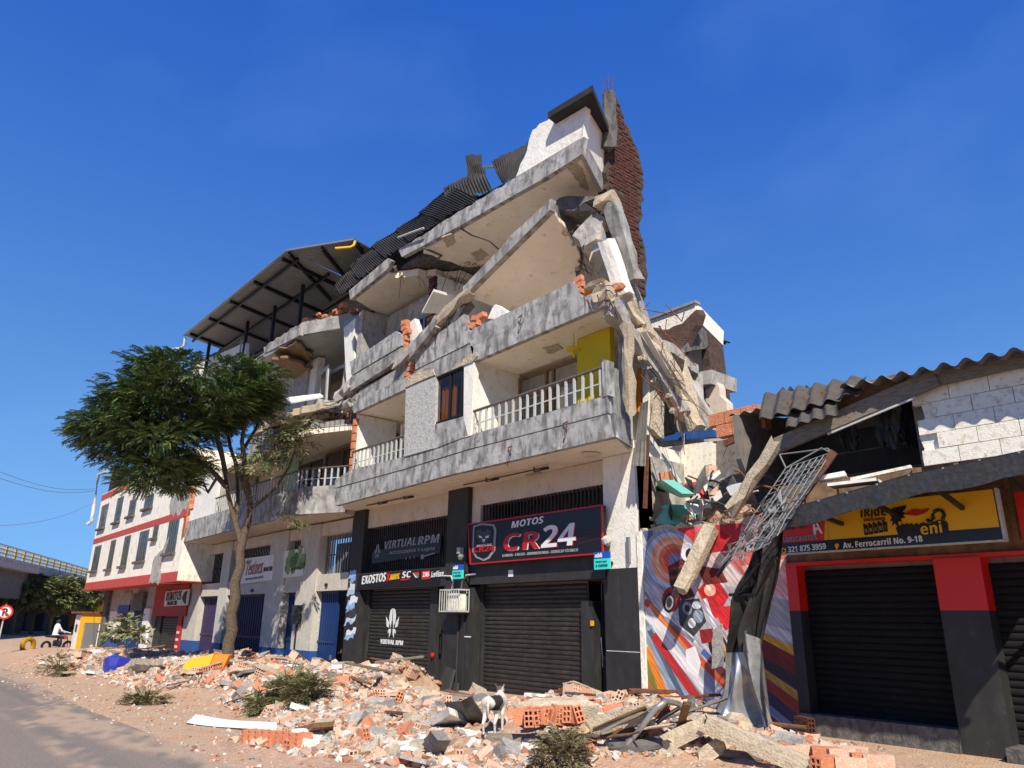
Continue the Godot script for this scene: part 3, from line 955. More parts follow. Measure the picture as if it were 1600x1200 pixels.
func second_floor(B: Node3D):
	# second-floor slab and its soffits
	slab(B, "floor_slab", P([-13.45,7.62,1.06,-9.1,7.64,1.06,-9,7.64,0.9,-9.7,7.64,-0.6,-11.2,7.64,-2.2,-13.45,7.62,-3.5]), 0.24, M.soffit, [2, 3], 0.1)
	slab(B, "floor_slab", P([-19.3, 7.57, 1.06, -13.46, 7.64, 1.06, -13.46, 7.64, -3.4, -20.6, 7.57, -3.4, -20.6, 7.57, 0.4]), 0.24, M.soffit)
	panel(B, "parapet", P([-13.31,7.599,1.2,-9.04,7.635,1.2,-9.131,8.01,1.2,-13.486,8.023,1.2]), 0.13, M.streak, [1], 0.03)
	panel(B, "parapet", P([-13.488,8.045,1.18,-9.796,8.021,1.18,-9.847,8.269,1.18,-9.957,8.483,1.18,-13.563,8.467,1.18]), 0.13, M.streak, [1, 2], 0.05)
	var q := Vector3(-9.946,8.279,1.12)
	var be := S()
	for i in 5:
		box(be, q + Vector3(0.03 + rng.randf_range(-0.05, 0.1), -0.32 + i * 0.14, -0.02), Vector3(0.22, 0.12, 0.1), Basis(Vector3(0, 0, 1), rng.randf_range(-0.15, 0.15)))
	part(B, "broken_edge", be, M.clay_wall)
	part(B, "broken_corner", rough_beam(lump(lump(S(), Vector3(-9.161,7.919,1.08), Vector3(0.4, 0.36, 0.34), 0.3), Vector3(-9.329,8.16,1.08), Vector3(0.42, 0.14, 0.3), 0.3), Vector3(-9.148,8.119,1.05), Vector3(-9.07,7.746,1), 0.22, 0.3, Vector3(0, 0, 1), 0.05, 0.08), M.broken)
	# side of this slab, leaning back
	part(B, "edge_beam", rough_beam(S(), Vector3(-9.066,7.572,1.12), Vector3(-9.663,7.291,-0.5), 0.25, 0.3, Vector3.UP, 0.03), M.conc)
	# middle: stained parapet above the bay, slab edge below, spalled corner
	panel(B, "parapet", P([-15.897,8.046,1.22,-15.943,8.493,1.22,-15.138,8.698,1.22,-14.372,8.857,1.22,-13.776,8.964,1.22,-13.593,8.549,1.22,-13.49,8.118,1.22]), 0.15, M.streak, [2, 3, 4], 0.03)
	panel(B, "parapet", P([-16.193,7.873,1.2,-15.927,8.041,1.2,-13.491,8.124,1.2,-13.353,7.936,1.2,-13.388,7.653,1.2,-13.8,7.614,1.2,-14.927,7.614,1.2,-15.491,7.666,1.2]), 0.14, M.streak2, [0, 7], 0.03)
	part(B, "spalled_patch", prism(S(), jag(P([-13.932,7.627,1.22,-13.729,7.755,1.22,-13.218,7.796,1.22,-13.163,7.7,1.22,-13.358,7.591,1.22,-13.772,7.602,1.22]), [0, 1], 0.12, 0.02), Vector3(0, 0, -0.1)), M.beige)
	part(B, "spalled_patch", prism(S(), jag(P([-16.344,7.65,1.23,-16.278,7.923,1.23,-15.839,7.94,1.23,-15.048,7.844,1.23,-14.945,7.663,1.23,-15.657,7.665,1.23]), [0, 1, 2], 0.12, 0.03), Vector3(0, 0, -0.14)), M.beige)
	be = S()
	for i in 7:
		box(be, Vector3(-13.577,8.662,1.1) + Vector3(rng.randf_range(-0.2, 0.3), rng.randf_range(-0.25, 0.15), rng.randf_range(-0.1, 0.05)), Vector3(0.25, 0.12, 0.15), Basis(Vector3(0.3, 0.2, 1).normalized(), rng.randf_range(-0.5, 0.5)))
	part(B, "broken_edge", be, M.clay_wall)
	# left: parapet over the small balcony
	panel(B, "parapet", P([-19.219,7.536,1.2,-16.421,7.621,1.2,-16.395,7.959,1.2,-19.482,7.909,1.2]), 0.13, M.streak, [2, 3], 0.02)
	panel(B, "parapet", P([-19.199,7.892,1.18,-16.364,7.974,1.18,-16.246,8.364,1.18,-19.095,8.207,1.18]), 0.13, M.streak2, [1, 3], 0.04)
	part(B, "broken_corner", lump(S(), Vector3(-19.75,7.907,1.1), Vector3(0.7, 0.3, 0.4), 0.25), M.conc)
	be = S()
	for i in 6:
		box(be, Vector3(-16.212,8.198,1.15) + Vector3(rng.randf_range(-0.15, 0.15), -0.3 + i * 0.13, 0), Vector3(0.24, 0.11, 0.14), Basis(Vector3(0, 0, 1), rng.randf_range(-0.25, 0.25)))
	part(B, "broken_edge", be, M.clay_wall)
	# white wall stub standing on the slab edge, orange wall in the room behind
	part(B, "wall_stub", prism(S(), P([-13.159,8.726,0.95,-12.968,8.967,0.95,-12.87,9.002,0.95,-12.472,8.704,0.95,-12.42,8.557,0.95,-12.61,8.519,0.95]), Vector3(0, 0, -0.2)), M.white)
	part(B, "room_wall", box2(S(), Vector3(-11.6, 7.88, -0.9), Vector3(-10.5, 9.4, -0.7)), M.orange)
	part(B, "room_wall", box2(S(), Vector3(-20.6, 7.88, -2.2), Vector3(-11.6, 11.3, -2.0)), M.room)

func third_floor(B: Node3D):
	# left part: level, with parapet, dropped onto the floor below
	panel(B, "parapet", P([-19.398,8.738,1.3,-19.562,9.212,1.3,-16.939,9.434,1.3,-16.649,9.27,1.3,-16.538,8.897,1.3]), 0.14, M.streak, [2, 3], 0.03)
	panel(B, "parapet", P([-19.965,8.49,1.28,-19.431,8.71,1.28,-16.565,8.854,1.28,-16.593,8.525,1.28,-17.261,8.457,1.28,-19.392,8.254,1.28]), 0.15, M.streak2, [0, 2, 3], 0.03)
	part(B, "broken_corner", rough_beam(S(), Vector3(-20.277,8.206,1.2), Vector3(-19.516,8.494,1.15), 0.4, 0.42, Vector3.UP, 0.06, 0.15), M.conc)
	slab(B, "floor_slab", P([-19.835,8.37,1.12,-16.861,8.598,1.12,-16.461,8.598,-2.68,-20.435,8.37,-2.68]), 0.2, M.conc_dark, [1], 0.1)
	var be := S()
	for i in 6:
		box(be, Vector3(-16.642,9.256,1.2) + Vector3(rng.randf_range(-0.04, 0.16), -0.42 + i * 0.16, -0.04), Vector3(0.26, 0.13, 0.14), Basis(Vector3(0, 0, 1), rng.randf_range(-0.12, 0.12)))
	part(B, "broken_edge", be, M.clay_wall)
	part(B, "wall_stub", prism(S(), jag(P([-16.938,9.114,0.9,-16.877,9.778,0.9,-16.614,9.833,0.9,-16.365,9.331,0.9,-16.396,8.998,0.9]), [0, 1, 2], 0.15, 0.04), Vector3(0, 0, -0.15)), M.white)
	# snapped edge beam climbing to the tilted slab
	part(B, "edge_beam", rough_beam(S(), Vector3(-16.81,8.41,1.22), Vector3(-15.568,8.787,1.22), 0.3, 0.3, Vector3.UP, 0.04, 0.15), M.conc)
	part(B, "edge_beam", rough_beam(S(), Vector3(-16.036,8.477,1.24), Vector3(-14.787,9.069,1.24), 0.34, 0.36, Vector3.UP, 0.04, 0.15), M.streak2)
	part(B, "edge_beam", rough_beam(S(), Vector3(-14.933,9.066,1.22), Vector3(-13.566,9.464,1.22), 0.3, 0.3, Vector3.UP, 0.06, 0.18), M.broken)
	part(B, "edge_beam", rough_beam(S(), Vector3(-14.914,8.843,1.1), Vector3(-13.817,9.168,1.1), 0.3, 0.3, Vector3.UP, 0.06, 0.18), M.conc_dark)
	# fallen piece of ceiling with a moulded edge
	part(B, "ceiling_fragment", prism(S(), P([-16.229,9.861,0.917,-15.727,10.355,0.9,-15.645,10.348,0.2,-15.87,10.121,0.161,-16.105,9.911,0.337,-16.113,9.93,0.55]), Vector3(0.02, 0.07, 0.0)), M.white)
	# big tilted slab, soffit in view
	part(B, "floor_slab", prism(S(), jag(P([-13.78,9.457,1.2,-10.6,10.467,1.2,-10.68,10.423,0.99,-10.808,10.346,0.569,-11.042,10.226,0.034,-11.294,10.111,-0.363,-11.709,9.962,-0.573,-12.199,9.773,-0.96,-11.31,9.232,-2.4,-13.51,9.232,-2.4]), [1, 2, 3, 4, 5, 6], 0.2, 0.08), Vector3(0,0.1,0)), M.soffit, "large tilted cream soffit slab")
	part(B, "parapet", prism(S(), P([-13.78,9.437,1.25,-10.6,10.447,1.25,-10.567,10.707,1.25,-11.918,10.397,1.25,-12.343,10.199,1.25,-13.835,9.707,1.25]), Vector3(0, 0, -0.16)), M.streak2)
	part(B, "broken_slab_core", prism(S(), jag(P([-10.709,10.523,1.1,-10.711,10.505,0.9,-10.887,10.382,0.121,-11.241,10.221,-0.442,-11.827,9.999,-0.868,-12.203,9.896,-0.674,-11.348,10.255,0.345]), [1, 2, 3, 4], 0.18, 0.1), Vector3(0, 0.22, 0)), M.conc_dark)
	# left storey room under the roof: wall with a window
	part(B, "room_wall", box2(S(), Vector3(-20.5, 8.4, -0.45), Vector3(-16.9, 11.4, -0.3)), M.conc)
	window(B, Vector3(-19.8, 8.8, -0.22), Vector3(-17.3, 10.6, -0.22), [0.0, 0.6, 0.78, 1.0], [0.0, 0.62, 1.0], 0.09, M.steel, M.glass)
	part(B, "party_wall", box2(S(), Vector3(-20.6, 8.1, -3.0), Vector3(-20.35, 11.4, 0.6)), M.conc)
	part(B, "room_wall", box2(S(), Vector3(-16.9, 8.4, -2.6), Vector3(-16.6, 11.4, 0.2)), M.white)
	be = S()
	for i in 16:
		box(be, Vector3(-16.75 + rng.randf_range(-0.03, 0.03), 8.6 + i * 0.18, 0.24), Vector3(0.3, 0.14, 0.14))
	part(B, "broken_edge", be, M.brick_old)
	# pale column standing in the gap
	part(B, "column", box2(S(), Vector3(-13.95, 9.2, -0.55), Vector3(-13.4, 11.45, -0.1)), M.white)

func roof_level(B: Node3D):
	# roof slab: right part and the smaller left part with a gap between
	slab(B, "roof_slab", P([-16.1, 11.62, 1.06, -9.75, 11.42, 1.06, -10.35, 11.42, -0.2, -11.0, 11.4, -0.9, -13.0, 11.4, -2.4, -15.4, 11.55, -2.8, -15.2, 11.6, -0.9, -16.0, 11.6, -0.2]), 0.25, M.soffit, [3, 4, 5, 6, 7], 0.1)
	slab(B, "roof_slab", P([-20.1, 11.55, 1.06, -18.0, 11.62, 1.06, -17.3, 11.6, 0.2, -16.6, 11.62, -0.6, -17.2, 11.6, -2.4, -20.4, 11.55, -2.4, -20.4, 11.5, 0.2]), 0.22, M.soffit, [1, 2, 3], 0.12)
	slab(B, "roof_slab_core", P([-18.6, 11.9, 0.7, -14.6, 11.9, 0.7, -14.6, 11.9, -2.4, -18.6, 11.9, -2.4]), 0.12, M.conc_dark)
	panel(B, "roof_edge", P([-17.043,11.829,1.2,-15.947,11.738,1.2,-14.192,11.607,1.2,-10.858,11.402,1.2,-9.659,11.398,1.2,-9.573,11.793,1.2,-11.173,11.889,1.2,-13.031,11.981,1.2,-14.724,12.072,1.2,-15.85,12.082,1.2,-17.297,12.161,1.2]), 0.13, M.streak, [6, 7, 8, 9, 10], 0.03)
	panel(B, "roof_edge", P([-20.153,11.515,1.2,-17.939,11.731,1.2,-17.632,11.933,1.2,-17.878,12.114,1.2,-20.305,11.885,1.2]), 0.13, M.streak2, [1, 2], 0.04)
	part(B, "edge_beam", rough_beam(S(), Vector3(-17.957,11.869,1), Vector3(-18.719,11.96,-0.6), 0.3, 0.3, Vector3.UP, 0.05, 0.1), M.conc_dark)
	# side of the roof slab going back along the splay
	var r0 := Vector3(-9.616,11.603,1.2)
	var r1 := Vector3(-10.112,11.349,0)
	part(B, "roof_edge", prism(S(), PackedVector3Array([r0 + Vector3(0.02, -0.22, 0), r1 + Vector3(0, -0.24, 0), r1 + Vector3(0, 0.24, 0), r0 + Vector3(0.02, 0.2, 0)]), Vector3(-0.14, 0, -0.06)), M.streak2)
	# white corner room with a torn end
	panel(B, "corner_wall", P([-11.945,12.007,1.14,-11.783,12.285,1.14,-11.618,12.415,1.14,-11.482,12.758,1.14,-11.345,13.009,1.14,-11.09,13.046,1.14,-10.774,12.971,1.14,-10.752,13.173,1.14,-9.51,12.963,1.14,-9.631,11.871,1.14]), 0.15, M.white_rough, [0, 1, 2, 3, 4], 0.05)
	var t1 := Vector3(-9.976,12.441,0)
	part(B, "corner_wall", prism(S(), PackedVector3Array([r0 + Vector3(-0.02, 0.2, -0.02), r1 + Vector3(-0.02, 0.24, 0), t1 + Vector3(-0.02, 0.15, 0), Vector3(-9.509,12.997,1.14)]), Vector3(-0.14, 0, -0.05)), M.white_rough)
	# dark roof cap
	var c0 := Vector3(-10.49,12.716,1.42)
	var c1 := Vector3(-9.069,12.57,1.42)
	part(B, "roof_cap", prism(S(), PackedVector3Array([c0, c1, Vector3(-10.0, c1.y - 0.1, -0.3), Vector3(c0.x - 0.2, c0.y - 0.05, -0.3)]), Vector3(0, 0.16, 0)), M.sheet_dark)
	# column stump with starter bars
	var k0 := Vector3(-9.85,12.184,0.1)
	var k1 := Vector3(-9.802,13.653,0.1)
	part(B, "column", rough_beam(S(), k0, k1, 0.3, 0.3, Vector3(0, 0, 1), 0.05, 0.05), M.conc_dark)
	for i in 4:
		var o := Vector3((i % 2) * 0.16 - 0.1, 0, (i / 2) * 0.16 - 0.08)
		part(B, "rebar", tube(S(), PackedVector3Array([k1 + o, k1 + o + Vector3(0.01, 0.35, 0), k1 + o + Vector3(0.05 - 0.02 * i, 0.66 - 0.12 * i, 0.02)]), 0.01, 5), M.rust)
	part(B, "rebar", tube(S(), PackedVector3Array([k1 + Vector3(-0.1, 0.1, -0.08), k1 + Vector3(0.06, 0.1, -0.08), k1 + Vector3(0.06, 0.1, 0.08), k1 + Vector3(-0.1, 0.1, 0.08)]), 0.008, 5), M.rust)
	# bare patches and cracks where plaster has dropped from the soffits
	for q in [P([-10.238,11.415,1.106,-9.888,11.415,1.071,-10.164,11.415,0.532,-10.527,11.415,-0.047,-10.589,11.415,0.188,-10.428,11.415,0.64]), P([-14.914,11.55,1.249,-14.562,11.55,1.162,-14.892,11.55,0.799,-15.269,11.55,0.79]), P([-15.129,11.54,0.098,-14.642,11.54,0.109,-14.854,11.54,-0.327,-15.379,11.54,-0.318])]:
		part(B, "bare_patch", prism(S(), jag(q, range(q.size()), 0.15, 0.05), Vector3(0, 0.04, 0)), M.broken)
	for q in [P([-14.168,11.56,1.195,-14.268,11.56,0.7,-14.177,11.55,0.204,-14.405,11.54,-0.381]), P([-15.766,11.58,1.267,-15.807,11.58,0.635,-16.37,11.58,0.561])]:
		part(B, "open_joint", tube(S(), q, 0.03, 5), M.conc_dark)
	for q in [P([-12.744,4.955,0.064,-12.183,4.955,0.132,-12.549,4.955,-0.354,-13.141,4.955,-0.438]), P([-11.591,7.605,0.561,-11.154,7.605,0.497,-11.311,7.605,0.192,-11.77,7.605,0.201])]:
		part(B, "bare_patch", prism(S(), jag(q, range(4), 0.15, 0.05), Vector3(0, 0.02, 0)), M.beige)
	party_wall(B)
	# twisted corrugated roof sheets along the edge
	var lo := P([-21.005,11.998,1.1,-19.803,12.124,1.1,-18.181,12.268,1.1,-16.834,12.283,1.1,-15.187,12.256,1.1,-13.656,12.167,1.1])
	var hi := P([-22.387,12.954,0.75,-21.312,13.298,0.75,-19.883,13.482,0.75,-18.338,13.418,0.75,-16.972,13.4,0.75,-15.479,13.607,0.75])
	for i in 5:
		part(B, "roof_sheet", corr(S(), lo[i], lo[i + 1] + Vector3(0.08, 0.02, -0.03), hi[i + 1] + Vector3(0.1, 0.0, -0.05), hi[i] + Vector3(0, 0.03, 0.0), maxf(5.0, lo[i].distance_to(lo[i + 1]) / 0.1), 0.02, 5, 0.06, false, 0.05), M.sheet_dark)
	# the same sheets lying back over the roof
	for i in 5:
		part(B, "roof_sheet", corr(S(), hi[i], hi[i + 1], hi[i + 1] + Vector3(0.1, 0.1, -1.8), hi[i] + Vector3(0.1, 0.1, -1.8), maxf(5.0, lo[i].distance_to(lo[i + 1]) / 0.1), 0.02, 5, 0.06), M.sheet_dark)
	part(B, "roof_sheet", corr(S(), Vector3(-15.212,12.896,0.9), Vector3(-13.218,12.385,0.9), Vector3(-13.955,13.555,0.6), Vector3(-15.941,13.875,0.6), 15, 0.02, 4, 0.07, false, 0.06), M.sheet_dark)
	part(B, "roof_sheet", corr(S(), Vector3(-14.177,12.872,0.8), Vector3(-13.436,12.65,0.8), Vector3(-14.562,14.449,0.3), Vector3(-15.288,14.748,0.3), 8, 0.02, 5, 0.1, false, 0.04), M.sheet_dark)
	part(B, "roof_sheet", corr(S(), Vector3(-12.895,12.423,0.8), Vector3(-12.207,12.306,0.8), Vector3(-12.423,13.787,0.2), Vector3(-14.139,13.996,0.2), 14, 0.02, 5, 0.08, false, 0.04), M.sheet_dark)
	part(B, "purlin", beam(S(), Vector3(-14.906,14.269,0.1), Vector3(-14.087,13.868,0.1), 0.05, 0.05), M.timber_grey)
	part(B, "purlin", beam(S(), Vector3(-17.034,12.658,1), Vector3(-13.262,12.736,0.4), 0.07, 0.09), M.steel_dark)
	part(B, "gutter_pipe", tube(S(), P([-17.083,12.421,1.35,-16.44,12.296,1.35,-15.693,12.14,1.35]), 0.03), M.rail)

# bars, wires and crumbs hanging out of a torn edge
func frayed(B: Node3D, pts: PackedVector3Array, n: int, out: Vector3, reach := 0.6):
	for i in n:
		var t := rng.randf() * (pts.size() - 1)
		var k := mini(int(t), pts.size() - 2)
		var p := pts[k].lerp(pts[k + 1], t - k)
		var d := (out + Vector3(rng.randf_range(-0.5, 0.5), rng.randf_range(-0.7, 0.2), rng.randf_range(-0.3, 0.3))).normalized() * reach * rng.randf_range(0.4, 1.2)
		part(B, "rebar", tube(S(), PackedVector3Array([p, p + d * 0.4, p + d * 0.8 + Vector3(0, -0.1, 0), p + d + Vector3(0, -0.35 * reach, 0)]), 0.007 if i % 3 else 0.011, 4), M.rust if i % 2 else M.steel_dark)
		if i % 3 == 0:
			part(B, "crumb", lump(S(), p + Vector3(rng.randf_range(-0.1, 0.1), rng.randf_range(-0.06, 0.06), 0), Vector3(0.16, 0.1, 0.12) * rng.randf_range(0.4, 1.1), 0.35), M.broken)

func party_wall(B: Node3D):
	# stub of old brick party wall: mortar core, courses of bricks on the face one sees
	var o := P([-9.95,13.844,-0.222,-9.95,13.918,-0.362,-9.95,13.481,-0.595,-9.95,12.9,-0.915,-9.95,12.398,-1.169,-9.95,12.134,-1.224,-9.95,11.064,-1.115,-9.95,10.477,-1.013,-9.95,9.978,-1.165,-9.95,9.245,-1.188,-9.95,8.719,-1.045,-9.95,9.058,-0.607,-9.95,9.861,-0.154,-9.95,10.59,0.071,-9.95,12.117,0.061])
	var n := newell(o)
	part(B, "party_wall", prism(S(), jag(o, range(14), 0.18, 0.07), Vector3(-0.25, 0, 0)), M.mortar_old)
	var poly := PackedVector2Array()
	for v in o:
		poly.append(Vector2(v.z, v.y))
	var variants := []
	for i in 4:
		variants.append(box(S(), Vector3.ZERO, Vector3(0.03, 0.066, rng.randf_range(0.2, 0.228)), Basis(Vector3(1, 0, 0), rng.randf_range(-0.02, 0.02))).commit())
	var wall := Node3D.new()
	wall.name = "brickwork"
	B.add_child(wall, true)
	var cnt := 0
	var rest := S()
	for r in 70:
		for c in 14:
			var y := 8.6 + r * 0.088
			var z := -1.6 + c * 0.25 + (0.125 if r % 2 else 0.0)
			if not (Geometry2D.is_point_in_polygon(Vector2(z - 0.1, y), poly) and Geometry2D.is_point_in_polygon(Vector2(z + 0.1, y), poly)) or rng.randf() < 0.06:
				continue
			if cnt < 300:
				var b := MeshInstance3D.new()
				b.name = "brick"
				b.mesh = variants[rng.randi() % 4]
				b.material_override = M.brick_old
				wall.add_child(b, true)
				b.position = Vector3(-9.95 + rng.randf_range(-0.008, 0.008), y, z) - origin(wall)
				cnt += 1
			else:
				box(rest, Vector3(-9.95 + rng.randf_range(-0.006, 0.006), y, z), Vector3(0.03, 0.066, 0.222))
	if cnt >= 300:
		part(wall, "bricks_rest", rest, M.brick_old).set_meta("kind", "stuff")

func broken_side(B: Node3D):
	# beams and columns hanging and leaning on the torn right side
	part(B, "fallen_beam", rough_beam(S(), Vector3(-9.262,10.211,0.7), Vector3(-9.037,8.405,0.3), 0.34, 0.3, Vector3(0, 0, 1), 0.04, 0.08), M.streak2, "dark stained beam hanging down beside the brick wall")
	part(B, "broken_head", lump(S(), Vector3(-9.352,10.292,0.72), Vector3(0.42, 0.25, 0.35), 0.25), M.broken)
	part(B, "fallen_column", rough_beam(S(), Vector3(-9.391,9.332,0.75), Vector3(-9.124,8.069,0.55), 0.3, 0.3, Vector3(0, 0, 1), 0.02, 0.06), M.white)
	part(B, "fallen_beam", rough_beam(S(), Vector3(-10.104,9.481,0.85), Vector3(-9.699,10.028,0.6), 0.42, 0.4, Vector3.UP, 0.04, 0.08), M.streak2)
	part(B, "broken_slab", lump(S(), Vector3(-9.766,9.561,0.8), Vector3(0.5, 0.4, 0.3), 0.25), M.conc)
	part(B, "fallen_slab", rough_beam(S(), Vector3(-11.066,10.965,0.4), Vector3(-10.124,10.617,0.2), 0.9, 0.4, Vector3.UP, 0.08, 0.2), M.conc_dark)
	part(B, "fallen_beam", rough_beam(S(), Vector3(-9.181,8.205,0.5), Vector3(-9.066,7.503,0.1), 0.24, 0.24, Vector3(0, 0, 1), 0.04, 0.1), M.beige)
	part(B, "fallen_beam", rough_beam(S(), Vector3(-9.298,8.445,0.1), Vector3(-9.264,7.269,-0.4), 0.26, 0.26, Vector3(0, 0, 1), 0.05, 0.1), M.conc)
	part(B, "fallen_beam", rough_beam(S(), Vector3(-9.004,7.669,1), Vector3(-9.137,5.869,-1.2), 0.26, 0.3, Vector3(0, 0, 1), 0.04, 0.15), M.conc, "long grey beam sloping down from the broken slab corner")
	part(B, "fallen_beam", rough_beam(S(), Vector3(-8.984,7.422,0.2), Vector3(-8.905,6.399,-0.8), 0.3, 0.3, Vector3(0, 0, 1), 0.03, 0.1), M.beige, "pale beam with a white painted face leaning on the debris")
	part(B, "painted_face", prism(S(), P([-8.888,7.233,0.38,-8.741,7.211,0.4,-8.839,6.36,-0.63,-9.003,6.367,-0.674]), Vector3(0, 0, -0.02)), M.white)
	part(B, "broken_column", rough_beam(S(), Vector3(-8.908,7.342,0.75), Vector3(-9.139,5.611,0.5), 0.24, 0.24, Vector3(0, 0, 1), 0.06, 0.08), M.broken)
	part(B, "column", box2(S(), Vector3(-9.62, 5.2, 0.05), Vector3(-9.46, 7.7, 0.25)), M.streak)
	part(B, "broken_column", rough_beam(S(), Vector3(-9.319,6.853,-0.5), Vector3(-9.434,5.364,-0.5), 0.36, 0.36, Vector3(0, 0, 1), 0.03, 0.15), M.beige)
	part(B, "painted_face", prism(S(), P([-9.462,6.45,-0.3,-9.345,6.728,-0.3,-9.286,6.546,-0.3,-9.367,5.344,-0.3,-9.497,5.421,-0.3]), Vector3(0, 0, -0.03)), M.white)
	part(B, "timber_post", rough_beam(S(), Vector3(-9.53,6.818,-0.3), Vector3(-9.594,5.859,-0.3), 0.07, 0.1, Vector3(0, 0, 1), 0.01, 0.02), M.orange)
	part(B, "fallen_beam", rough_beam(S(), Vector3(-9.725,7.421,-1.8), Vector3(-9.291,5.701,-1.8), 0.34, 0.34, Vector3(0, 0, 1), 0.05, 0.12), M.beige)
	part(B, "fallen_beam", rough_beam(S(), Vector3(-9.823,6.999,-2.4), Vector3(-9.179,5.808,-2.2), 0.3, 0.3, Vector3(0, 0, 1), 0.05, 0.12), M.conc)
	part(B, "hanging_sheet", corr(S(), Vector3(-8.86,5.718,0.5), Vector3(-8.751,5.791,0.4), Vector3(-8.921,4.545,0.35), Vector3(-9.164,4.579,0.45), 3, 0.03, 8, 0.04), M.fibro, "grey corrugated sheet hanging down past the balcony end")
	part(B, "steel_strip", beam(S(), Vector3(-8.885,5.154,0.3), Vector3(-9.104,3.788,0.2), 0.09, 0.03, Vector3(0, 0, 1)), M.rust)
	part(B, "side_wall", prism(S(), jag(P([-9.5,5.063,-0.051,-9.5,4.941,-0.531,-9.5,4.239,-0.643,-9.5,3.516,-0.516,-9.5,3.478,-0.096]), [0, 1, 2], 0.2, 0.07), Vector3(-0.14, 0, 0)), M.broken)
	# dark rooms behind the torn side
	part(B, "room_wall", box2(S(), Vector3(-12.0, 4.9, -2.8), Vector3(-9.75, 7.3, -2.6)), M.conc)
	part(B, "floor_slab", prism(S(), jag(PackedVector3Array([Vector3(-9.6, 7.4, -0.4), Vector3(-9.3, 7.3, -0.9), Vector3(-9.7, 7.25, -2.6), Vector3(-10.6, 7.4, -2.6)]), [0, 1], 0.25, 0.12), Vector3(0, 0.22, 0)), M.conc)
	window(B, Vector3(-10.066,5.695,-1.6), Vector3(-9.7,6.468,-1.6), [0.0, 0.5, 1.0], [0.0, 0.7, 1.0], 0.05, M.steel_dark, M.glass)
	# twisted reinforcing bars
	for i in 9:
		var a := Vector3(-9.029,7.857,0.3) + Vector3(rng.randf_range(-0.3, 0.7), rng.randf_range(-2.2, 0.3), rng.randf_range(-0.8, 0.1))
		part(B, "rebar", tube(S(), PackedVector3Array([a, a + Vector3(rng.randf_range(-0.2, 0.4), rng.randf_range(-0.5, 0.1), rng.randf_range(-0.2, 0.3)), a + Vector3(rng.randf_range(-0.2, 0.8), rng.randf_range(-1.0, -0.3), rng.randf_range(-0.2, 0.3))]), 0.011, 5), M.rust)
	frayed(B, P([-9.825,8.069,1.15,-9.371,8.068,1.15,-9.032,7.743,1.15,-8.872,7.486,1.15]), 12, Vector3(0.8, -0.2, 0.2))
	frayed(B, P([-10.649,10.44,1.077,-10.808,10.346,0.569,-11.042,10.226,0.034,-11.294,10.111,-0.363,-11.709,9.962,-0.573]), 14, Vector3(0.8, -0.4, 0.1), 0.7)
	frayed(B, P([-16.844,8.424,1.2,-16.269,8.568,1.2,-15.6,8.802,1.2,-14.964,9.081,1.2,-14.512,9.225,1.2,-13.594,9.48,1.2]), 16, Vector3(0.1, -0.6, 0.5), 0.4)
	frayed(B, P([-19.959,8.228,1.15,-19.648,8.321,1.15,-19.38,7.698,1.15,-19.567,7.857,1.15]), 8, Vector3(-0.6, -0.4, 0.3), 0.5)
	frayed(B, P([-16.1,11.6,1,-16,11.6,0.2,-15.4,11.6,-0.8]), 10, Vector3(-0.8, -0.4, 0.1), 0.7)
	frayed(B, P([-18,11.6,1,-17.3,11.6,0.2,-16.7,11.6,-0.6]), 10, Vector3(0.8, -0.5, 0.1), 0.7)
	frayed(B, P([-9.069,7.059,0.2,-8.933,6.479,0.2,-8.767,6.543,0.2,-8.493,5.852,0.2,-8.19,5.411,0.2,-8.18,6.008,0.2]), 18, Vector3(0.5, -0.4, 0.3), 0.6)
	part(B, "loose_brick", lump(S(), Vector3(-8.951,8.053,0.95), Vector3(0.25, 0.14, 0.16), 0.2), M.clay_wall)

# wall or slab edge that follows a bent plan line
func bandline(parent: Node3D, n: String, path: PackedVector3Array, h: float, thick: float, m: Material):
	for i in path.size() - 1:
		var a := path[i]
		var b := path[i + 1]
		var d := (b - a)
		d.y = 0
		var nrm := Vector3(d.z, 0, -d.x).normalized()
		part(parent, n, prism(S(), PackedVector3Array([a, b, b + Vector3(0, h, 0), a + Vector3(0, h, 0)]), nrm * thick), m)

func plate_door(parent: Node3D, x0: float, x1: float, y0: float, y1: float, z: float, m: Material, ribs: int):
	var d := part(parent, "door", box2(S(), Vector3(x0, y0, z - 0.05), Vector3(x1, y1, z)), m)
	for i in ribs:
		var x := lerpf(x0, x1, (i + 0.5) / ribs)
		part(d, "rib", box(S(), Vector3(x, (y0 + y1) * 0.5, z + 0.012), Vector3(0.05, y1 - y0 - 0.1, 0.024)), m)
	part(d, "rail", box(S(), Vector3((x0 + x1) * 0.5, (y0 + y1) * 0.5, z + 0.02), Vector3(x1 - x0, 0.07, 0.03)), m)
	part(d, "rail", box(S(), Vector3((x0 + x1) * 0.5, y1 - 0.04, z + 0.02), Vector3(x1 - x0, 0.08, 0.03)), m)
	part(d, "handle", box(S(), Vector3(x1 - 0.15, y0 + 1.1, z + 0.05), Vector3(0.05, 0.14, 0.05)), M.steel)

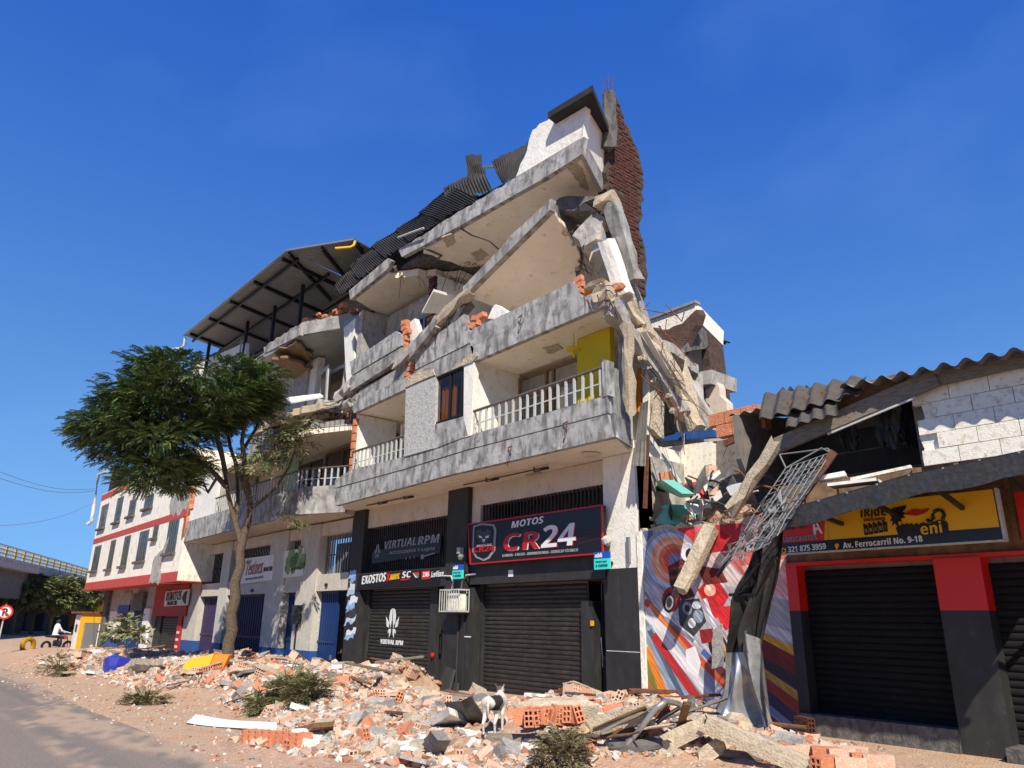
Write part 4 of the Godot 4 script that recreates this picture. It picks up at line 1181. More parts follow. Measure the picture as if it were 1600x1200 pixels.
func building_left():
	var B := thing("balcony_building", "damaged four storey building with a bent balcony rail and blue painted doors", "building", Vector3(-28, -0.1, 0))
	# ---- ground floor
	var px := [-36.2, -34.6, -32.3, -31.2, -27.3, -25.65, -24.6, -23.2, -21.45, -20.98]
	for q in [[-36.3, -34.6], [-32.25, -31.3], [-27.3, -25.75], [-24.65, -23.2]]:
		part(B, "pillar", box2(S(), Vector3(q[0], 0.75, -0.4), Vector3(q[1], 4.75, 0.02)), M.white_dirty)
		part(B, "pillar_base", box2(S(), Vector3(q[0], -0.7, -0.4), Vector3(q[1], 0.747, 0.024)), M.blue)
	for q in [[-34.6, -32.25], [-31.3, -27.3], [-25.75, -24.65], [-23.2, -21.0]]:
		part(B, "lintel", box2(S(), Vector3(q[0], 2.58, -0.36), Vector3(q[1], 3.1, -0.02)), M.white_dirty)
		part(B, "wall", box2(S(), Vector3(q[0], 4.35, -0.36), Vector3(q[1], 4.75, -0.04)), M.pinkwall)
		part(B, "room_back", box2(S(), Vector3(q[0], -0.5, -2.0), Vector3(q[1], 4.4, -1.9)), M.void)
		grille(B, Vector3(q[0], 3.1, -0.25), Vector3(q[1], 3.1, -0.25), 1.25, int((q[1] - q[0]) / 0.16), 0.035, M.steel_dark if q[0] < -24 else M.steel, [0.5])
	plate_door(B, -34.6, -32.25, -0.5, 2.58, -0.25, M.purple_door, 12)
	plate_door(B, -31.3, -27.3, -0.5, 2.58, -0.25, M.navy_door, 18)
	plate_door(B, -25.75, -24.65, -0.5, 2.58, -0.25, M.blue_door, 8)
	plate_door(B, -23.2, -22.0, -0.5, 2.58, -0.25, M.blue_door, 8)
	part(B, "doorway", box2(S(), Vector3(-22.0, -0.5, -1.2), Vector3(-21.0, 2.58, -1.1)), M.board)
	part(B, "meter_box", box2(S(), Vector3(-24.5, 1.55, 0.02), Vector3(-24.0, 2.15, 0.16)), M.black)
	part(B, "conduit", tube(S(), PackedVector3Array([Vector3(-24.25, -0.3, 0.06), Vector3(-24.25, 1.56, 0.06)]), 0.03), M.steel_dark)
	part(B, "end_wall", box2(S(), Vector3(-36.5, -0.5, -3.0), Vector3(-36.2, 4.75, -0.05)), M.conc)
	# ---- first floor balcony
	var plan := P([-35.3, 4.8, 1.15, -25.2, 4.84, 1.28, -22.4, 4.86, 1.22, -20.8, 4.86, 0.42])
	slab(B, "floor_slab", P([-35.3, 4.78, 1.05, -25.2, 4.8, 1.16, -22.4, 4.82, 1.1, -20.9, 4.82, 0.4, -20.9, 4.82, -3, -36.4, 4.78, -3, -36.4, 4.78, 0.2]), 0.22, M.pinkwall)
	bandline(B, "parapet", plan, 0.86, 0.12, M.streak)
	part(B, "parapet", box2(S(), Vector3(-35.42, 4.8, -0.2), Vector3(-35.3, 5.66, 1.15)), M.streak)
	railing(B, P([-30.6, 6.3, 1.18, -25.2, 6.32, 1.22, -22.4, 6.32, 1.16, -20.85, 6.3, 0.4]), 0.62, 0.24, 0.055, M.rail, M.rail_top)
	railing(B, P([-35.2, 6.2, 1.1, -33.6, 6.2, 1.1]), 0.56, 0.2, 0.07, M.paint_white, M.rust)
	part(B, "bay_wall", box2(S(), Vector3(-33.5, 5.66, 1.02), Vector3(-30.7, 7.5, 1.14)), M.white)
	part(B, "bay_wall", box2(S(), Vector3(-30.84, 5.1, -0.4), Vector3(-30.7, 7.5, 1.0)), M.conc)
	# walls behind the balcony
	part(B, "back_wall", box2(S(), Vector3(-36.3, 5.0, -0.7), Vector3(-20.9, 7.5, -0.55)), M.pinkwall)
	part(B, "side_wall", prism(S(), P([-27.9, 5.0, 1.0, -27.9, 5.0, -0.5, -27.9, 6.9, -0.5]), Vector3(-0.12, 0, 0)), M.greenwall)
	part(B, "side_wall", box2(S(), Vector3(-27.6, 5.0, -0.5), Vector3(-26.6, 7.5, -0.42)), M.greenwall)
	window(B, Vector3(-24.2, 5.05, -0.42), Vector3(-21.2, 7.3, -0.42), [0.0, 0.42, 0.75, 1.0], [0.0, 0.72, 1.0], 0.09, M.wood, M.glass)
	window(B, Vector3(-26.4, 5.05, -0.42), Vector3(-24.6, 7.2, -0.42), [0.0, 0.5, 1.0], [0.0, 0.7, 1.0], 0.08, M.conc_dark, M.glass)
	part(B, "side_wall", box2(S(), Vector3(-34.9, 5.0, -0.5), Vector3(-34.2, 7.3, -0.4)), M.greenwall)
	part(B, "arch_door", prism(S(), P([-36.0, 5.2, -0.38, -35.1, 5.2, -0.38, -35.1, 6.6, -0.38, -35.3, 7.0, -0.38, -35.6, 7.1, -0.38, -36.0, 6.9, -0.38]), Vector3(0, 0, -0.05)), M.orange)
	# ---- second floor: fallen parapets and slab
	slab(B, "floor_slab", P([-30.5, 7.42, 1.1, -25.2, 7.45, 1.25, -22.4, 7.48, 1.1, -20.9, 7.48, 0.4, -20.9, 7.48, -2.5, -36.0, 7.4, -2.5, -36.0, 7.4, 0.3, -34.5, 7.4, 1.0]), 0.2, M.soffit, [6, 7], 0.15)
	part(B, "parapet", prism(S(), jag(P([-27.33,7.421,1.25,-24.481,7.544,1.25,-24.442,7.996,1.25,-25.355,8.262,1.25,-27.43,8.104,1.25]), [1, 2, 3, 4], 0.2, 0.06), Vector3(0, 0, -0.13)), M.streak2)
	part(B, "parapet", prism(S(), jag(P([-22.527,7.536,1.091,-21.104,7.57,0.487,-20.989,7.854,0.438,-22.444,7.897,1.056]), [0, 2, 3], 0.2, 0.03), Vector3(-0.05, 0, -0.12)), M.streak2)
	part(B, "parapet", prism(S(), jag(P([-25.958,8.089,1.1,-23.004,7.976,1.1,-22.873,8.262,1.1,-23.323,8.467,1.1,-26.183,8.446,1.1]), [1, 2, 3, 4], 0.2, 0.06), Vector3(0, 0, -0.14)), M.streak)
	part(B, "fallen_slab", prism(S(), jag(P([-26.472,8.261,1.35,-22.665,8.216,1.35,-21.062,8.248,0.8,-21.862,8.498,-0.8,-27.272,8.461,-0.25]), [0, 1, 2, 3, 4], 0.3, 0.1), Vector3(0, 0.24, 0)), M.broken)
	part(B, "fallen_slab", prism(S(), jag(P([-23.98,8.863,1.2,-21.872,8.644,1,-23.024,9.076,0.6,-25.422,9.428,0.8]), [0, 2], 0.3, 0.04), Vector3(0, 0.06, 0)), M.white)
	part(B, "edge_beam", rough_beam(S(), Vector3(-22.179,8.501,0.95), Vector3(-21.286,8.225,0.5), 0.3, 0.34, Vector3.UP, 0.03, 0.1), M.streak)
	var g := Node3D.new()
	g.name = "bent_grating"
	B.add_child(g, true)
	for i in 9:
		part(g, "bar", tube(S(), P([-21.747,7.82,1.2,-22.029,8.283,1]) , 0.012, 5), M.steel_dark).position += Vector3(i * 0.2, 0.0, -i * 0.085)
	for i in 4:
		part(g, "cross_bar", tube(S(), PackedVector3Array([Vector3(-21.747,7.82,1.2) + Vector3(0, i * 0.2, -i * 0.05), Vector3(-21.747,7.82,1.2) + Vector3(1.7, i * 0.2 + 0.05, -0.7 - i * 0.05)]), 0.012, 5), M.steel_dark)
	var st := S()
	for i in 40:
		var t := rng.randf()
		lump(st, Vector3(-27.509,8.143,1.1).lerp(Vector3(-20.569,8.036,0.7), t) + Vector3(0, rng.randf_range(0.0, 0.35), rng.randf_range(-0.7, 0.1)), Vector3(0.3, 0.18, 0.25) * rng.randf_range(0.4, 1.3), 0.3)
	part(B, "loose_rubble", st, M.debris).set_meta("kind", "stuff")
	# ---- second floor room: columns, door frame, dark interior
	part(B, "column", box2(S(), Vector3(-26.6, 7.7, -0.4), Vector3(-25.9, 11.3, -0.1)), M.conc)
	part(B, "column", box2(S(), Vector3(-25.9, 7.7, -0.5), Vector3(-25.3, 11.3, -0.2)), M.cream)
	part(B, "column", prism(S(), P([-22.052,11.331,0.42,-21.201,11.445,0.42,-21.211,10.451,0.42,-20.829,9.228,0.42,-21.128,8.948,0.42,-21.475,9.164,0.42]), Vector3(0, 0, -0.4)), M.white)
	part(B, "back_wall", box2(S(), Vector3(-36.0, 7.6, -2.4), Vector3(-20.8, 11.4, -2.3)), M.room)
	part(B, "block_wall", box2(S(), Vector3(-28.4, 7.6, -0.5), Vector3(-26.6, 11.0, -0.35)), M.conc)
	window(B, Vector3(-24.7, 7.7, -0.35), Vector3(-21.4, 10.6, -0.35), [0.0, 0.1, 0.45, 0.55, 1.0], [0.0, 0.3, 0.95], 0.11, M.rail, M.glass)
	part(B, "door", prism(S(), P([-24.4, 7.7, -0.1, -23.5, 7.7, 0.1, -23.7, 10.5, 0.1, -24.7, 10.5, -0.1]), Vector3(0, 0, -0.06)), M.rail, "pale grey door hanging open and tilted")
	part(B, "door_glass", prism(S(), P([-24.3, 8.9, -0.03, -23.75, 8.9, 0.1, -23.85, 10.3, 0.11, -24.45, 10.3, -0.02]), Vector3(0, 0, -0.03)), M.glass_far)
	part(B, "orange_panel", box2(S(), Vector3(-23.0, 8.3, -0.2), Vector3(-22.3, 8.75, -0.15)), M.orange)
	# ---- roof slab of this storey, cracked
	slab(B, "roof_slab", P([-27.0, 11.36, 1.25, -24.0, 11.36, 1.18, -22.1, 11.36, 0.4, -21.0, 11.36, 0.3, -21.0, 11.36, -2.4, -36.0, 11.36, -2.4, -36.0, 11.36, 0.6, -28.5, 11.36, 1.2]), 0.25, M.roof_under)
	part(B, "roof_edge", prism(S(), jag(P([-27.003,11.531,1.27,-23.7,11.329,1.27,-23.759,11.79,1.27,-24.2,11.827,1.27,-27.161,11.842,1.27]), [2, 3], 0.25, 0.05), Vector3(0, 0, -0.12)), M.streak2)
	part(B, "roof_edge", prism(S(), jag(P([-23.886,11.405,1.194,-22.099,11.375,0.4,-21.725,11.689,0.233,-21.921,11.895,0.32,-23.89,11.877,1.195]), [1, 2, 3], 0.25, 0.04), Vector3(-0.05, 0, -0.14)), M.streak2)
	part(B, "torn_ceiling", prism(S(), jag(P([-25.712,11.2,1.382,-24.143,11.2,1.225,-24.829,11.2,0.309,-26.229,11.2,-0.298,-27.357,11.2,-0.219,-26.621,11.2,0.795]), [0, 1, 2, 3, 4, 5], 0.25, 0.12), Vector3(0, 0.05, 0)), M.board)
	part(B, "torn_ceiling", prism(S(), jag(P([-25.7,10.9,1.45,-25.141,10.9,1.044,-25.901,10.9,-0.283,-26.959,10.9,-0.29,-26.721,10.9,0.613]), [0, 1, 2, 3, 4], 0.25, 0.12), Vector3(0.02, 0.1, -0.03)), M.wood)
	st = S()
	for i in 26:
		var t2 := rng.randf()
		lump(st, Vector3(-24.497,12.174,0.9).lerp(Vector3(-22.013,11.931,0.3), t2) + Vector3(0, rng.randf_range(0.0, 0.08 + 0.3 * t2 * t2), rng.randf_range(-0.4, 0.1)), Vector3(0.34, 0.16, 0.2) * rng.randf_range(0.5, 1.2), 0.25)
	part(B, "broken_brickwork", st, M.clay_wall).set_meta("kind", "stuff")
	# terrace parapet behind the tree
	part(B, "terrace_wall", prism(S(), P([-37.007,13.713,1.2,-30.453,12.876,1.2,-29.521,12.726,1.2,-29.264,11.97,1.2,-36.478,12.579,1.2]), Vector3(0, 0, -0.15)), M.white)
	part(B, "terrace_post", box2(S(), Vector3(-30.045,12.111,1.25), Vector3(-29.995,13.002,1)), M.conc)
	part(B, "terrace_coping", beam(S(), Vector3(-37.618,13.816,1.15), Vector3(-30.524,12.909,1.15), 0.22, 0.1), M.conc_dark)
	canopy()

func canopy():
	var K := thing("rooftop_canopy", "dark steel framed canopy of ribbed metal sheets above the damaged roof", "canopy", Vector3(-27, 12, 0))
	var a := Vector3(-33.922,14,2.49)
	var b := Vector3(-22.967,14,2.307)
	var c := Vector3(-20.708,14,0.919)
	var d := Vector3(-19.6,13.6,-1)
	# sheets, one strip after another, following the bend
	for i in 7:
		var p := a.lerp(b, i / 7.0)
		var q := a.lerp(b, (i + 1) / 7.0)
		part(K, "roof_sheet", corr(S(), p, q + Vector3(0.03, 0.01, 0), q + Vector3(-0.3, -0.75, -6.0), p + Vector3(-0.3, -0.75, -6.0), 9, 0.022, 3, 0.0, true), M.roof_under)
	for i in 3:
		var p := b.lerp(c, i / 3.0)
		var q := b.lerp(c, (i + 1) / 3.0)
		part(K, "roof_sheet", corr(S(), p + Vector3(0, 0.01, 0), q + Vector3(0.02, 0.012, 0), Vector3(q.x - 0.3, q.y - 0.6, -3.7), Vector3(p.x - 0.3, p.y - 0.6, -3.7), 6, 0.022, 3, 0.0, true), M.roof_under)
	# gutter along the front
	for s in [[a, b], [b, c]]:
		part(K, "gutter", beam(S(), s[0] + Vector3(0, 0.0, 0.06), s[1] + Vector3(0, 0.0, 0.06), 0.09, 0.09, Vector3.UP, 0.02), M.steel)
	part(K, "down_pipe", tube(S(), PackedVector3Array([a + Vector3(0.0, -0.1, 0), a + Vector3(0, -0.5, 0), a + Vector3(-0.15, -0.62, 0.15), a + Vector3(-0.5, -0.62, 0.35)]), 0.06, 8), M.rail)
	part(K, "down_pipe", tube(S(), P([-20.766,13.463,1.6,-20.462,13.531,1.2,-20.444,13.632,1.1,-20.478,13.808,1.05]), 0.05, 8), M.yellow, "pale yellow plastic pipe stub under the canopy corner")
	# beams
	var dn := Vector3(0, -0.1, 0)
	for t in [0.06, 0.28, 0.5, 0.72, 0.95]:
		var p := a.lerp(b, t) + dn
		part(K, "rafter", beam(S(), p, p + Vector3(-0.3, -0.7, -5.6), 0.08, 0.14), M.steel_dark)
	for k in [0.35, 1.6, 2.9, 4.2]:
		var o := Vector3(-0.05 * k, -0.125 * k, -k)
		part(K, "purlin", beam(S(), a + o + dn * 1.3, b + o + dn * 1.3, 0.07, 0.12), M.steel_dark)
	for t in [0.0, 0.5, 1.0]:
		var p := b.lerp(c, t) + dn
		part(K, "rafter", beam(S(), p, p + Vector3(-1.9, -0.35, -2.6), 0.08, 0.14), M.steel_dark)
	for p in [Vector3(-33.2, 0, 1.6), Vector3(-29.6, 0, 1.2), Vector3(-27.2, 0, 1.0), Vector3(-24.6, 0, 1.0), Vector3(-30.5, 0, -1.5), Vector3(-26.0, 0, -1.6)]:
		part(K, "post", box2(S(), Vector3(p.x - 0.06, 11.6, p.z - 0.06), Vector3(p.x + 0.06, 13.75 + (p.z - 1.4) * 0.12, p.z + 0.06)), M.steel_dark)

func building_far_left():
	var B := thing("cream_building", "stained cream building with two red bands and narrow shuttered windows", "building", Vector3(-43, -0.4, 0))
	var lo := Vector3(-52.423,3.17,1.2)
	var hi := Vector3(-34.118,3.156,1.2)
	var x0 := lo.x
	var x1 := hi.x
	part(B, "wall", box2(S(), Vector3(x0, 3.2, -6.0), Vector3(x1, 9.0, 1.2)), M.cream)
	part(B, "red_band", box2(S(), Vector3(x0 - 0.01, 3.16, -0.4), Vector3(-38.2, 3.6, 1.225)), M.red_band)
	part(B, "red_band", box2(S(), Vector3(-36.6, 3.16, -0.4), Vector3(x1 - 0.0, 3.58, 1.225)), M.red_band)
	part(B, "red_band", box2(S(), Vector3(x0 - 0.01, 5.92, -0.4), Vector3(x1 + 0.0, 6.22, 1.22)), M.red_band)
	part(B, "plaster_patch", prism(S(), jag(P([-38.3, 3.18, 1.23, -36.5, 3.18, 1.23, -36.7, 4.0, 1.23, -36.2, 5.2, 1.23, -37.1, 4.6, 1.23, -38.2, 4.2, 1.23]), range(6), 0.3, 0.12), Vector3(0, 0, -0.03)), M.conc)
	part(B, "red_band", box2(S(), Vector3(x0 - 0.01, 8.6, -0.4), Vector3(-45.0, 8.95, 1.22)), M.red_band)
	# crumbling end by the neighbour
	part(B, "plaster_patch", prism(S(), jag(P([-36.6, 6.2, 1.23, -34.2, 6.2, 1.23, -34.2, 9.0, 1.23, -37.4, 9.0, 1.23]), [0, 1, 3], 0.3, 0.2), Vector3(0, 0, -0.03)), M.conc)
	part(B, "broken_edge", prism(S(), jag(P([-34.4, 4.9, 1.2, -34.0, 5.2, 1.2, -33.9, 8.6, 1.2, -34.6, 9.0, 1.2]), [0, 1, 2, 3], 0.25, 0.14), Vector3(0, 0, -0.4)), M.clay_wall)
	for w in [[-51.73,6.78,-50.03,8.21],[-47.86,6.82,-46.46,8.24],[-44.76,6.88,-43.37,7.78],[-41.62,6.97,-40.02,7.63],[-51.57,4.27,-49.91,5.72],[-47.58,4.21,-46.46,5.80],[-44.51,4.23,-43.27,5.80],[-41.47,4.32,-39.81,5.81],[-39.04,5.31,-38.24,5.89],[-36.56,4.44,-35.02,5.90]]:
		var wn := Node3D.new()
		wn.name = "window"
		B.add_child(wn, true)
		part(wn, "pane", box2(S(), Vector3(w[0], w[1], 1.19), Vector3(w[2], w[3], 1.215)), M.glass_far)
		part(wn, "frame", box2(box2(box2(S(), Vector3(w[0], w[1], 1.2), Vector3(w[0] + 0.06, w[3], 1.225)), Vector3(w[2] - 0.06, w[1], 1.2), Vector3(w[2], w[3], 1.225)), Vector3(w[0] + 0.06, w[3] - 0.08, 1.2), Vector3(w[2] - 0.06, w[3], 1.224)), M.conc_dark)
		for k in 3:
			part(wn, "bar", box(S(), Vector3(lerpf(w[0], w[2], 0.3 + k * 0.2), (w[1] + w[3]) * 0.5, 1.23), Vector3(0.03, w[3] - w[1], 0.02)), M.conc_dark)
		part(wn, "sill", box2(S(), Vector3(w[0] - 0.1, w[1] - 0.12, 1.2), Vector3(w[2] + 0.1, w[1], 1.36)), M.conc_dark)
	# bent drain pipe and torn roof edge
	part(B, "down_pipe", tube(S(), P([-51.654,10.337,1.3,-53.729,10.447,1.4,-52.735,8.338,1.5,-52.031,7.265,1.6,-52.091,7.055,1.8]), 0.11, 8), M.rail)
	part(B, "torn_roof", prism(S(), jag(P([-52.6, 9.0, 0.9, -50.0, 9.0, 0.9, -49.2, 9.3, 0.9, -50.6, 9.8, 0.9, -52.0, 10.6, 0.9, -52.4, 10.0, 0.9]), [1, 2, 3, 4], 0.4, 0.2), Vector3(0, 0, -0.5)), M.sheet_dark)
	# ground floor
	part(B, "wall", box2(S(), Vector3(-51.0, -1.0, -6.0), Vector3(-41.2, 3.2, 0.1)), M.conc)
	part(B, "wall", box2(S(), Vector3(-41.2, -1.0, -6.0), Vector3(-36.3, 3.2, -0.3)), M.conc)
	part(B, "lower_wall", box2(S(), Vector3(-50.2, -1.0, 0.1), Vector3(-44.0, 0.6, 0.13)), M.blue)
	part(B, "wall_paint", prism(S(), jag(P([-49.6, 0.58, 0.14, -45.5, 0.58, 0.14, -45.6, 1.9, 0.14, -49.8, 2.0, 0.14]), [0], 0.5, 0.2), Vector3(0, 0, -0.02)), M.white)
	plate_door(B, -46.8, -44.9, -0.7, 1.9, 0.16, M.blue_door, 8)
	plate_door(B, -44.6, -42.6, -0.7, 2.1, 0.16, M.blue_door, 8)
	part(B, "pillar", box2(S(), Vector3(-42.4, -0.8, -0.2), Vector3(-41.3, 2.1, 0.2)), M.white)
	part(B, "wall_plate", box2(S(), Vector3(-48.0, 1.9, 0.1), Vector3(-45.6, 3.0, 0.16)), M.conc)
	part(B, "wall_plate", box2(S(), Vector3(-48.0, 1.85, 0.1), Vector3(-45.6, 2.3, 0.17)), M.blue)
	part(B, "wall_box", box2(S(), Vector3(-44.6, 2.0, 0.1), Vector3(-42.6, 2.9, 0.3)), M.conc_dark)
	part(B, "pillar", box2(S(), Vector3(-51.0, -1.0, 0.1), Vector3(-50.2, 3.2, 0.3)), M.conc_dark)
	# red shop portal with a shutter
	part(B, "portal", box2(S(), Vector3(-41.2, 1.75, -0.25), Vector3(-35.9, 3.15, 0.1)), M.red)
	part(B, "portal", box2(S(), Vector3(-36.9, -0.8, -0.25), Vector3(-36.32, 1.75, 0.1)), M.red)
	shutter(B, -40.2, -36.9, -0.6, 1.72, -0.18, M.shutter, 0.12)
	part(B, "side_post", box2(S(), Vector3(-41.2, -0.8, -0.25), Vector3(-40.2, 1.75, -0.1)), M.black)
	for i in 5:
		part(B, "painted_line", box2(S(), Vector3(-36.8, -0.2 + i * 0.3, 0.1), Vector3(-36.42, -0.1 + i * 0.3, 0.106)), M.ink_white)

func backdrop():
	# ---- flyover
	var F := thing("flyover", "concrete flyover with a yellow painted railing crossing beyond the cream building", "bridge", Vector3(-75, 0, 4))
	var a := Vector3(-30.0, 6.0, 21.4)
	var b := Vector3(-130.0, 6.0, -18.6)
	var d := (b - a).normalized()
	var side := Vector3(d.z, 0, -d.x)
	if side.x > 0:
		side = -side
	part(F, "deck", prism(S(), PackedVector3Array([a, b, b + side * 11, a + side * 11]), Vector3(0, -0.55, 0)), M.conc)
	part(F, "girder", prism(S(), PackedVector3Array([a + side * 0.8 + Vector3(0, -0.55, 0), b + side * 0.8 + Vector3(0, -0.55, 0), b + side * 1.1 + Vector3(0, -2.9, 0), a + side * 1.1 + Vector3(0, -2.9, 0)]), side * 8), M.conc_dark)
	part(F, "kerb", beam(S(), a + side * 0.15 + Vector3(0, 0.12, 0), b + side * 0.15 + Vector3(0, 0.12, 0), 0.3, 0.3), M.conc)
	var L := a.distance_to(b)
	for h in [0.45, 0.75, 1.1]:
		part(F, "rail", beam(S(), a + side * 0.15 + Vector3(0, h + 0.1, 0), b + side * 0.15 + Vector3(0, h + 0.1, 0), 0.06, 0.07), M.rail_yellow)
	var n := int(L / 2.6)
	for i in n:
		var p := a + d * (i * 2.6) + side * 0.15
		if p.x > -52 or p.x < -110:
			continue
		part(F, "rail_post", beam(S(), p + Vector3(0, 0.2, 0), p + Vector3(0, 1.2, 0), 0.22, 0.14, side), M.rail_yellow)
		for k in 5:
			part(F, "rail_bar", box(S(), p + d * (0.43 * (k + 1)) + Vector3(0, 0.75, 0), Vector3(0.05, 0.8, 0.05)), M.rail_yellow)
	for t in [0.3, 0.62, 0.92]:
		var p := a.lerp(b, t) + side * 4.0
		part(F, "pier", box2(S(), Vector3(p.x - 0.9, -1.0, p.z - 1.6), Vector3(p.x + 0.9, 3.6, p.z + 1.6)), M.conc_dark)
	# ---- kiosk in front of the cream building's far end
	var K := thing("street_kiosk", "small white and yellow kiosk with a narrow grey door beside the cream building", "kiosk", Vector3(-50.5, -0.4, 1.8))
	part(K, "body", box2(S(), Vector3(-52.6, -0.6, 0.1), Vector3(-51.2, 1.75, 1.35)), M.white)
	part(K, "yellow_frame", box2(box2(S(), Vector3(-51.2, 1.3, 0.2), Vector3(-51.14, 1.8, 1.35)), Vector3(-51.2, -0.6, 1.1), Vector3(-51.14, 1.3, 1.35)), M.yellow)
	part(K, "door", box2(S(), Vector3(-51.2, -0.6, 0.35), Vector3(-51.15, 1.25, 1.05)), M.steel)
	part(K, "roof", prism(S(), jag(P([-52.9, 1.82, 0.0, -51.0, 1.82, 0.0, -51.0, 1.82, 1.6, -52.9, 1.82, 1.6]), [2, 3], 0.4, 0.1), Vector3(0, 0.12, 0)), M.rust)
	part(K, "vent", box2(S(), Vector3(-52.1, 0.8, 1.35), Vector3(-51.7, 1.2, 1.38)), M.steel_dark)
	# ---- tyre
	var tc := Vector3(-52.16,-0.38,3.604) + Vector3(0, 0.42, 0)
	var ts := S()
	var ring := []
	for i in 25:
		var row := []
		for j in 13:
			var u := TAU * i / 24.0
			var v := TAU * j / 12.0
			var r := 0.34 + 0.13 * cos(v)
			row.append(tc + Basis(Vector3.UP, 0.5) * Vector3(0.13 * sin(v), r * cos(u), r * sin(u)))
		ring.append(row)
	single("yellow_tyre_ring", skin(ts, ring, 0.0), M.yellow, "yellow painted tyre standing upright at the roadside", "tyre")
	# ---- no parking sign
	var sp := Vector3(-50.116,-0.38,5.292)
	var N := thing("road_sign", "round red and white no parking sign on a thin post", "sign", sp)
	var sc := Vector3(-77.396,1.014,2)
	var dist := Vector3(sp.x, 0, sp.z).distance_to(Vector3(0, 0, 11))
	sc = sp + Vector3(0.1, 2.2, 0)
	part(N, "post", tube(S(), PackedVector3Array([sp + Vector3(0, -0.1, 0), sp + Vector3(0, 2.6, 0)]), 0.04), M.rail)
	var face := Basis(Vector3.UP, 1.4)
	var rot := face * Basis(Vector3.RIGHT, PI / 2)
	part(N, "plate", lathe(S(), sc, [[0.0, 0.03], [0.36, 0.03], [0.36, 0.0]], 24, rot), M.ink_white)
	part(N, "red_ring", lathe(S(), sc, [[0.28, 0.036], [0.37, 0.036], [0.37, 0.0]], 24, rot), M.red_bright)
	var fx := face * Vector3(1, 0, 0)
	lettering(N, "R", sc + fx * -0.12 + Vector3(0, -0.2, 0) + face * Vector3(0, 0, 0.05), sc + fx * 0.14 + Vector3(0, -0.2, 0) + face * Vector3(0, 0, 0.05), 0.4, M.ink_black, 0.0, 800)
	part(N, "slash", beam(S(), sc + fx * -0.26 + Vector3(0, 0.24, 0) + face * Vector3(0, 0, 0.06), sc + fx * 0.26 + Vector3(0, -0.24, 0) + face * Vector3(0, 0, 0.06), 0.02, 0.07), M.red_bright)
	# ---- orange truck body, seen from behind
	var tp := Vector3(-93.399,-0.728,-6.368)
	tp.y = -0.4
	var T := thing("orange_truck", "orange wooden-sided truck parked beyond the flyover", "truck", tp)
	var tb := tp + Vector3(-2.0, 0, -1.5)
	part(T, "cargo_body", box(S(), tb + Vector3(0, 1.7, 0), Vector3(6.0, 1.5, 2.6)), M.orange)
	for i in 4:
		part(T, "side_board", box(S(), tb + Vector3(0.02, 1.15 + i * 0.36, 1.32), Vector3(6.0, 0.28, 0.06)), M.orange)
		part(T, "tail_board", box(S(), tb + Vector3(3.02, 1.15 + i * 0.36, 0), Vector3(0.06, 0.28, 2.5)), M.orange)
	part(T, "chassis", box(S(), tb + Vector3(0, 0.8, 0), Vector3(6.4, 0.25, 1.2)), M.steel_dark)
	part(T, "cab", box(box(S(), tb + Vector3(-4.2, 1.5, 0), Vector3(1.8, 1.8, 2.3)), tb + Vector3(-4.3, 2.5, 0), Vector3(1.5, 0.5, 2.1)), M.red)
	for q in [[2.0, 1.1], [2.0, -1.1], [-3.8, 1.1], [-3.8, -1.1]]:
		part(T, "wheel", lathe(S(), tb + Vector3(q[0], 0.5, q[1]), [[0, 0.14], [0.42, 0.14], [0.5, 0.08], [0.5, -0.08], [0.42, -0.14], [0, -0.14]], 16, Basis(Vector3.RIGHT, PI / 2)), M.rubber)
	for q in [-0.7, 0.7]:
		part(T, "tail_light", box(S(), tb + Vector3(3.06, 0.95, q), Vector3(0.05, 0.16, 0.3)), M.ink_white)
	# ---- low shops far behind the trees
	var far := [[Vector3(-116.661,-1.331,-6.727), 14.0, 4.2, "yellow", "yellow low shop beyond the roadside trees"], [Vector3(-126.123,-1.578,-10.84), 18.0, 5.0, "sign_white", "long white low building beyond the roadside trees"], [Vector3(-109.222,-1.135,-2.061), 8.0, 3.4, "conc_dark", "small grey shed beside the round road sign"]]
	for f in far:
		var p: Vector3 = f[0]
		var h := thing("far_shop", f[4], "building", Vector3(p.x, -0.4, p.z), "low shops across the junction")
		var o := Vector3(p.x, -0.4, p.z)
		part(h, "wall", box(S(), o + Vector3(0, f[2] * 0.5, 0), Vector3(5.0, f[2], f[1])), M[f[3]])
		part(h, "roof", box(S(), o + Vector3(0.2, f[2] + 0.1, 0), Vector3(5.8, 0.22, f[1] + 0.8)), M.rust)
		for k in 4:
			part(h, "door", box(S(), o + Vector3(2.52, 1.2, (k - 1.5) * f[1] * 0.22), Vector3(0.08, 2.2, f[1] * 0.12)), M.steel_dark)
	# ---- person in a white shirt on a motorcycle
	var mp := Vector3(-54.499,-0.38,1.752)
	person_on_motorcycle(mp)
	# ---- overhead cables
	var i := 0
	for q in [[Vector3(-39.871,7.773,7.796), Vector3(-51.176,9.165,1.779)], [Vector3(-39.867,7.49,7.742), Vector3(-51.172,9.048,1.76)], [Vector3(-44.812,5.891,6.888), Vector3(-52.148,8.471,1.533)]]:
		var c := PackedVector3Array()
		for k in 13:
			c.append(q[0].lerp(q[1], k / 12.0) + Vector3(0, -0.35 * sin(PI * k / 12.0), 0))
		single("overhead_cable", tube(S(), c, 0.012, 4), M.steel, ["upper thin cable running to the cream building", "middle thin cable running to the cream building", "lowest slanting thin cable beside the drain pipe"][i], "cable", "cables strung to the cream building")
		i += 1

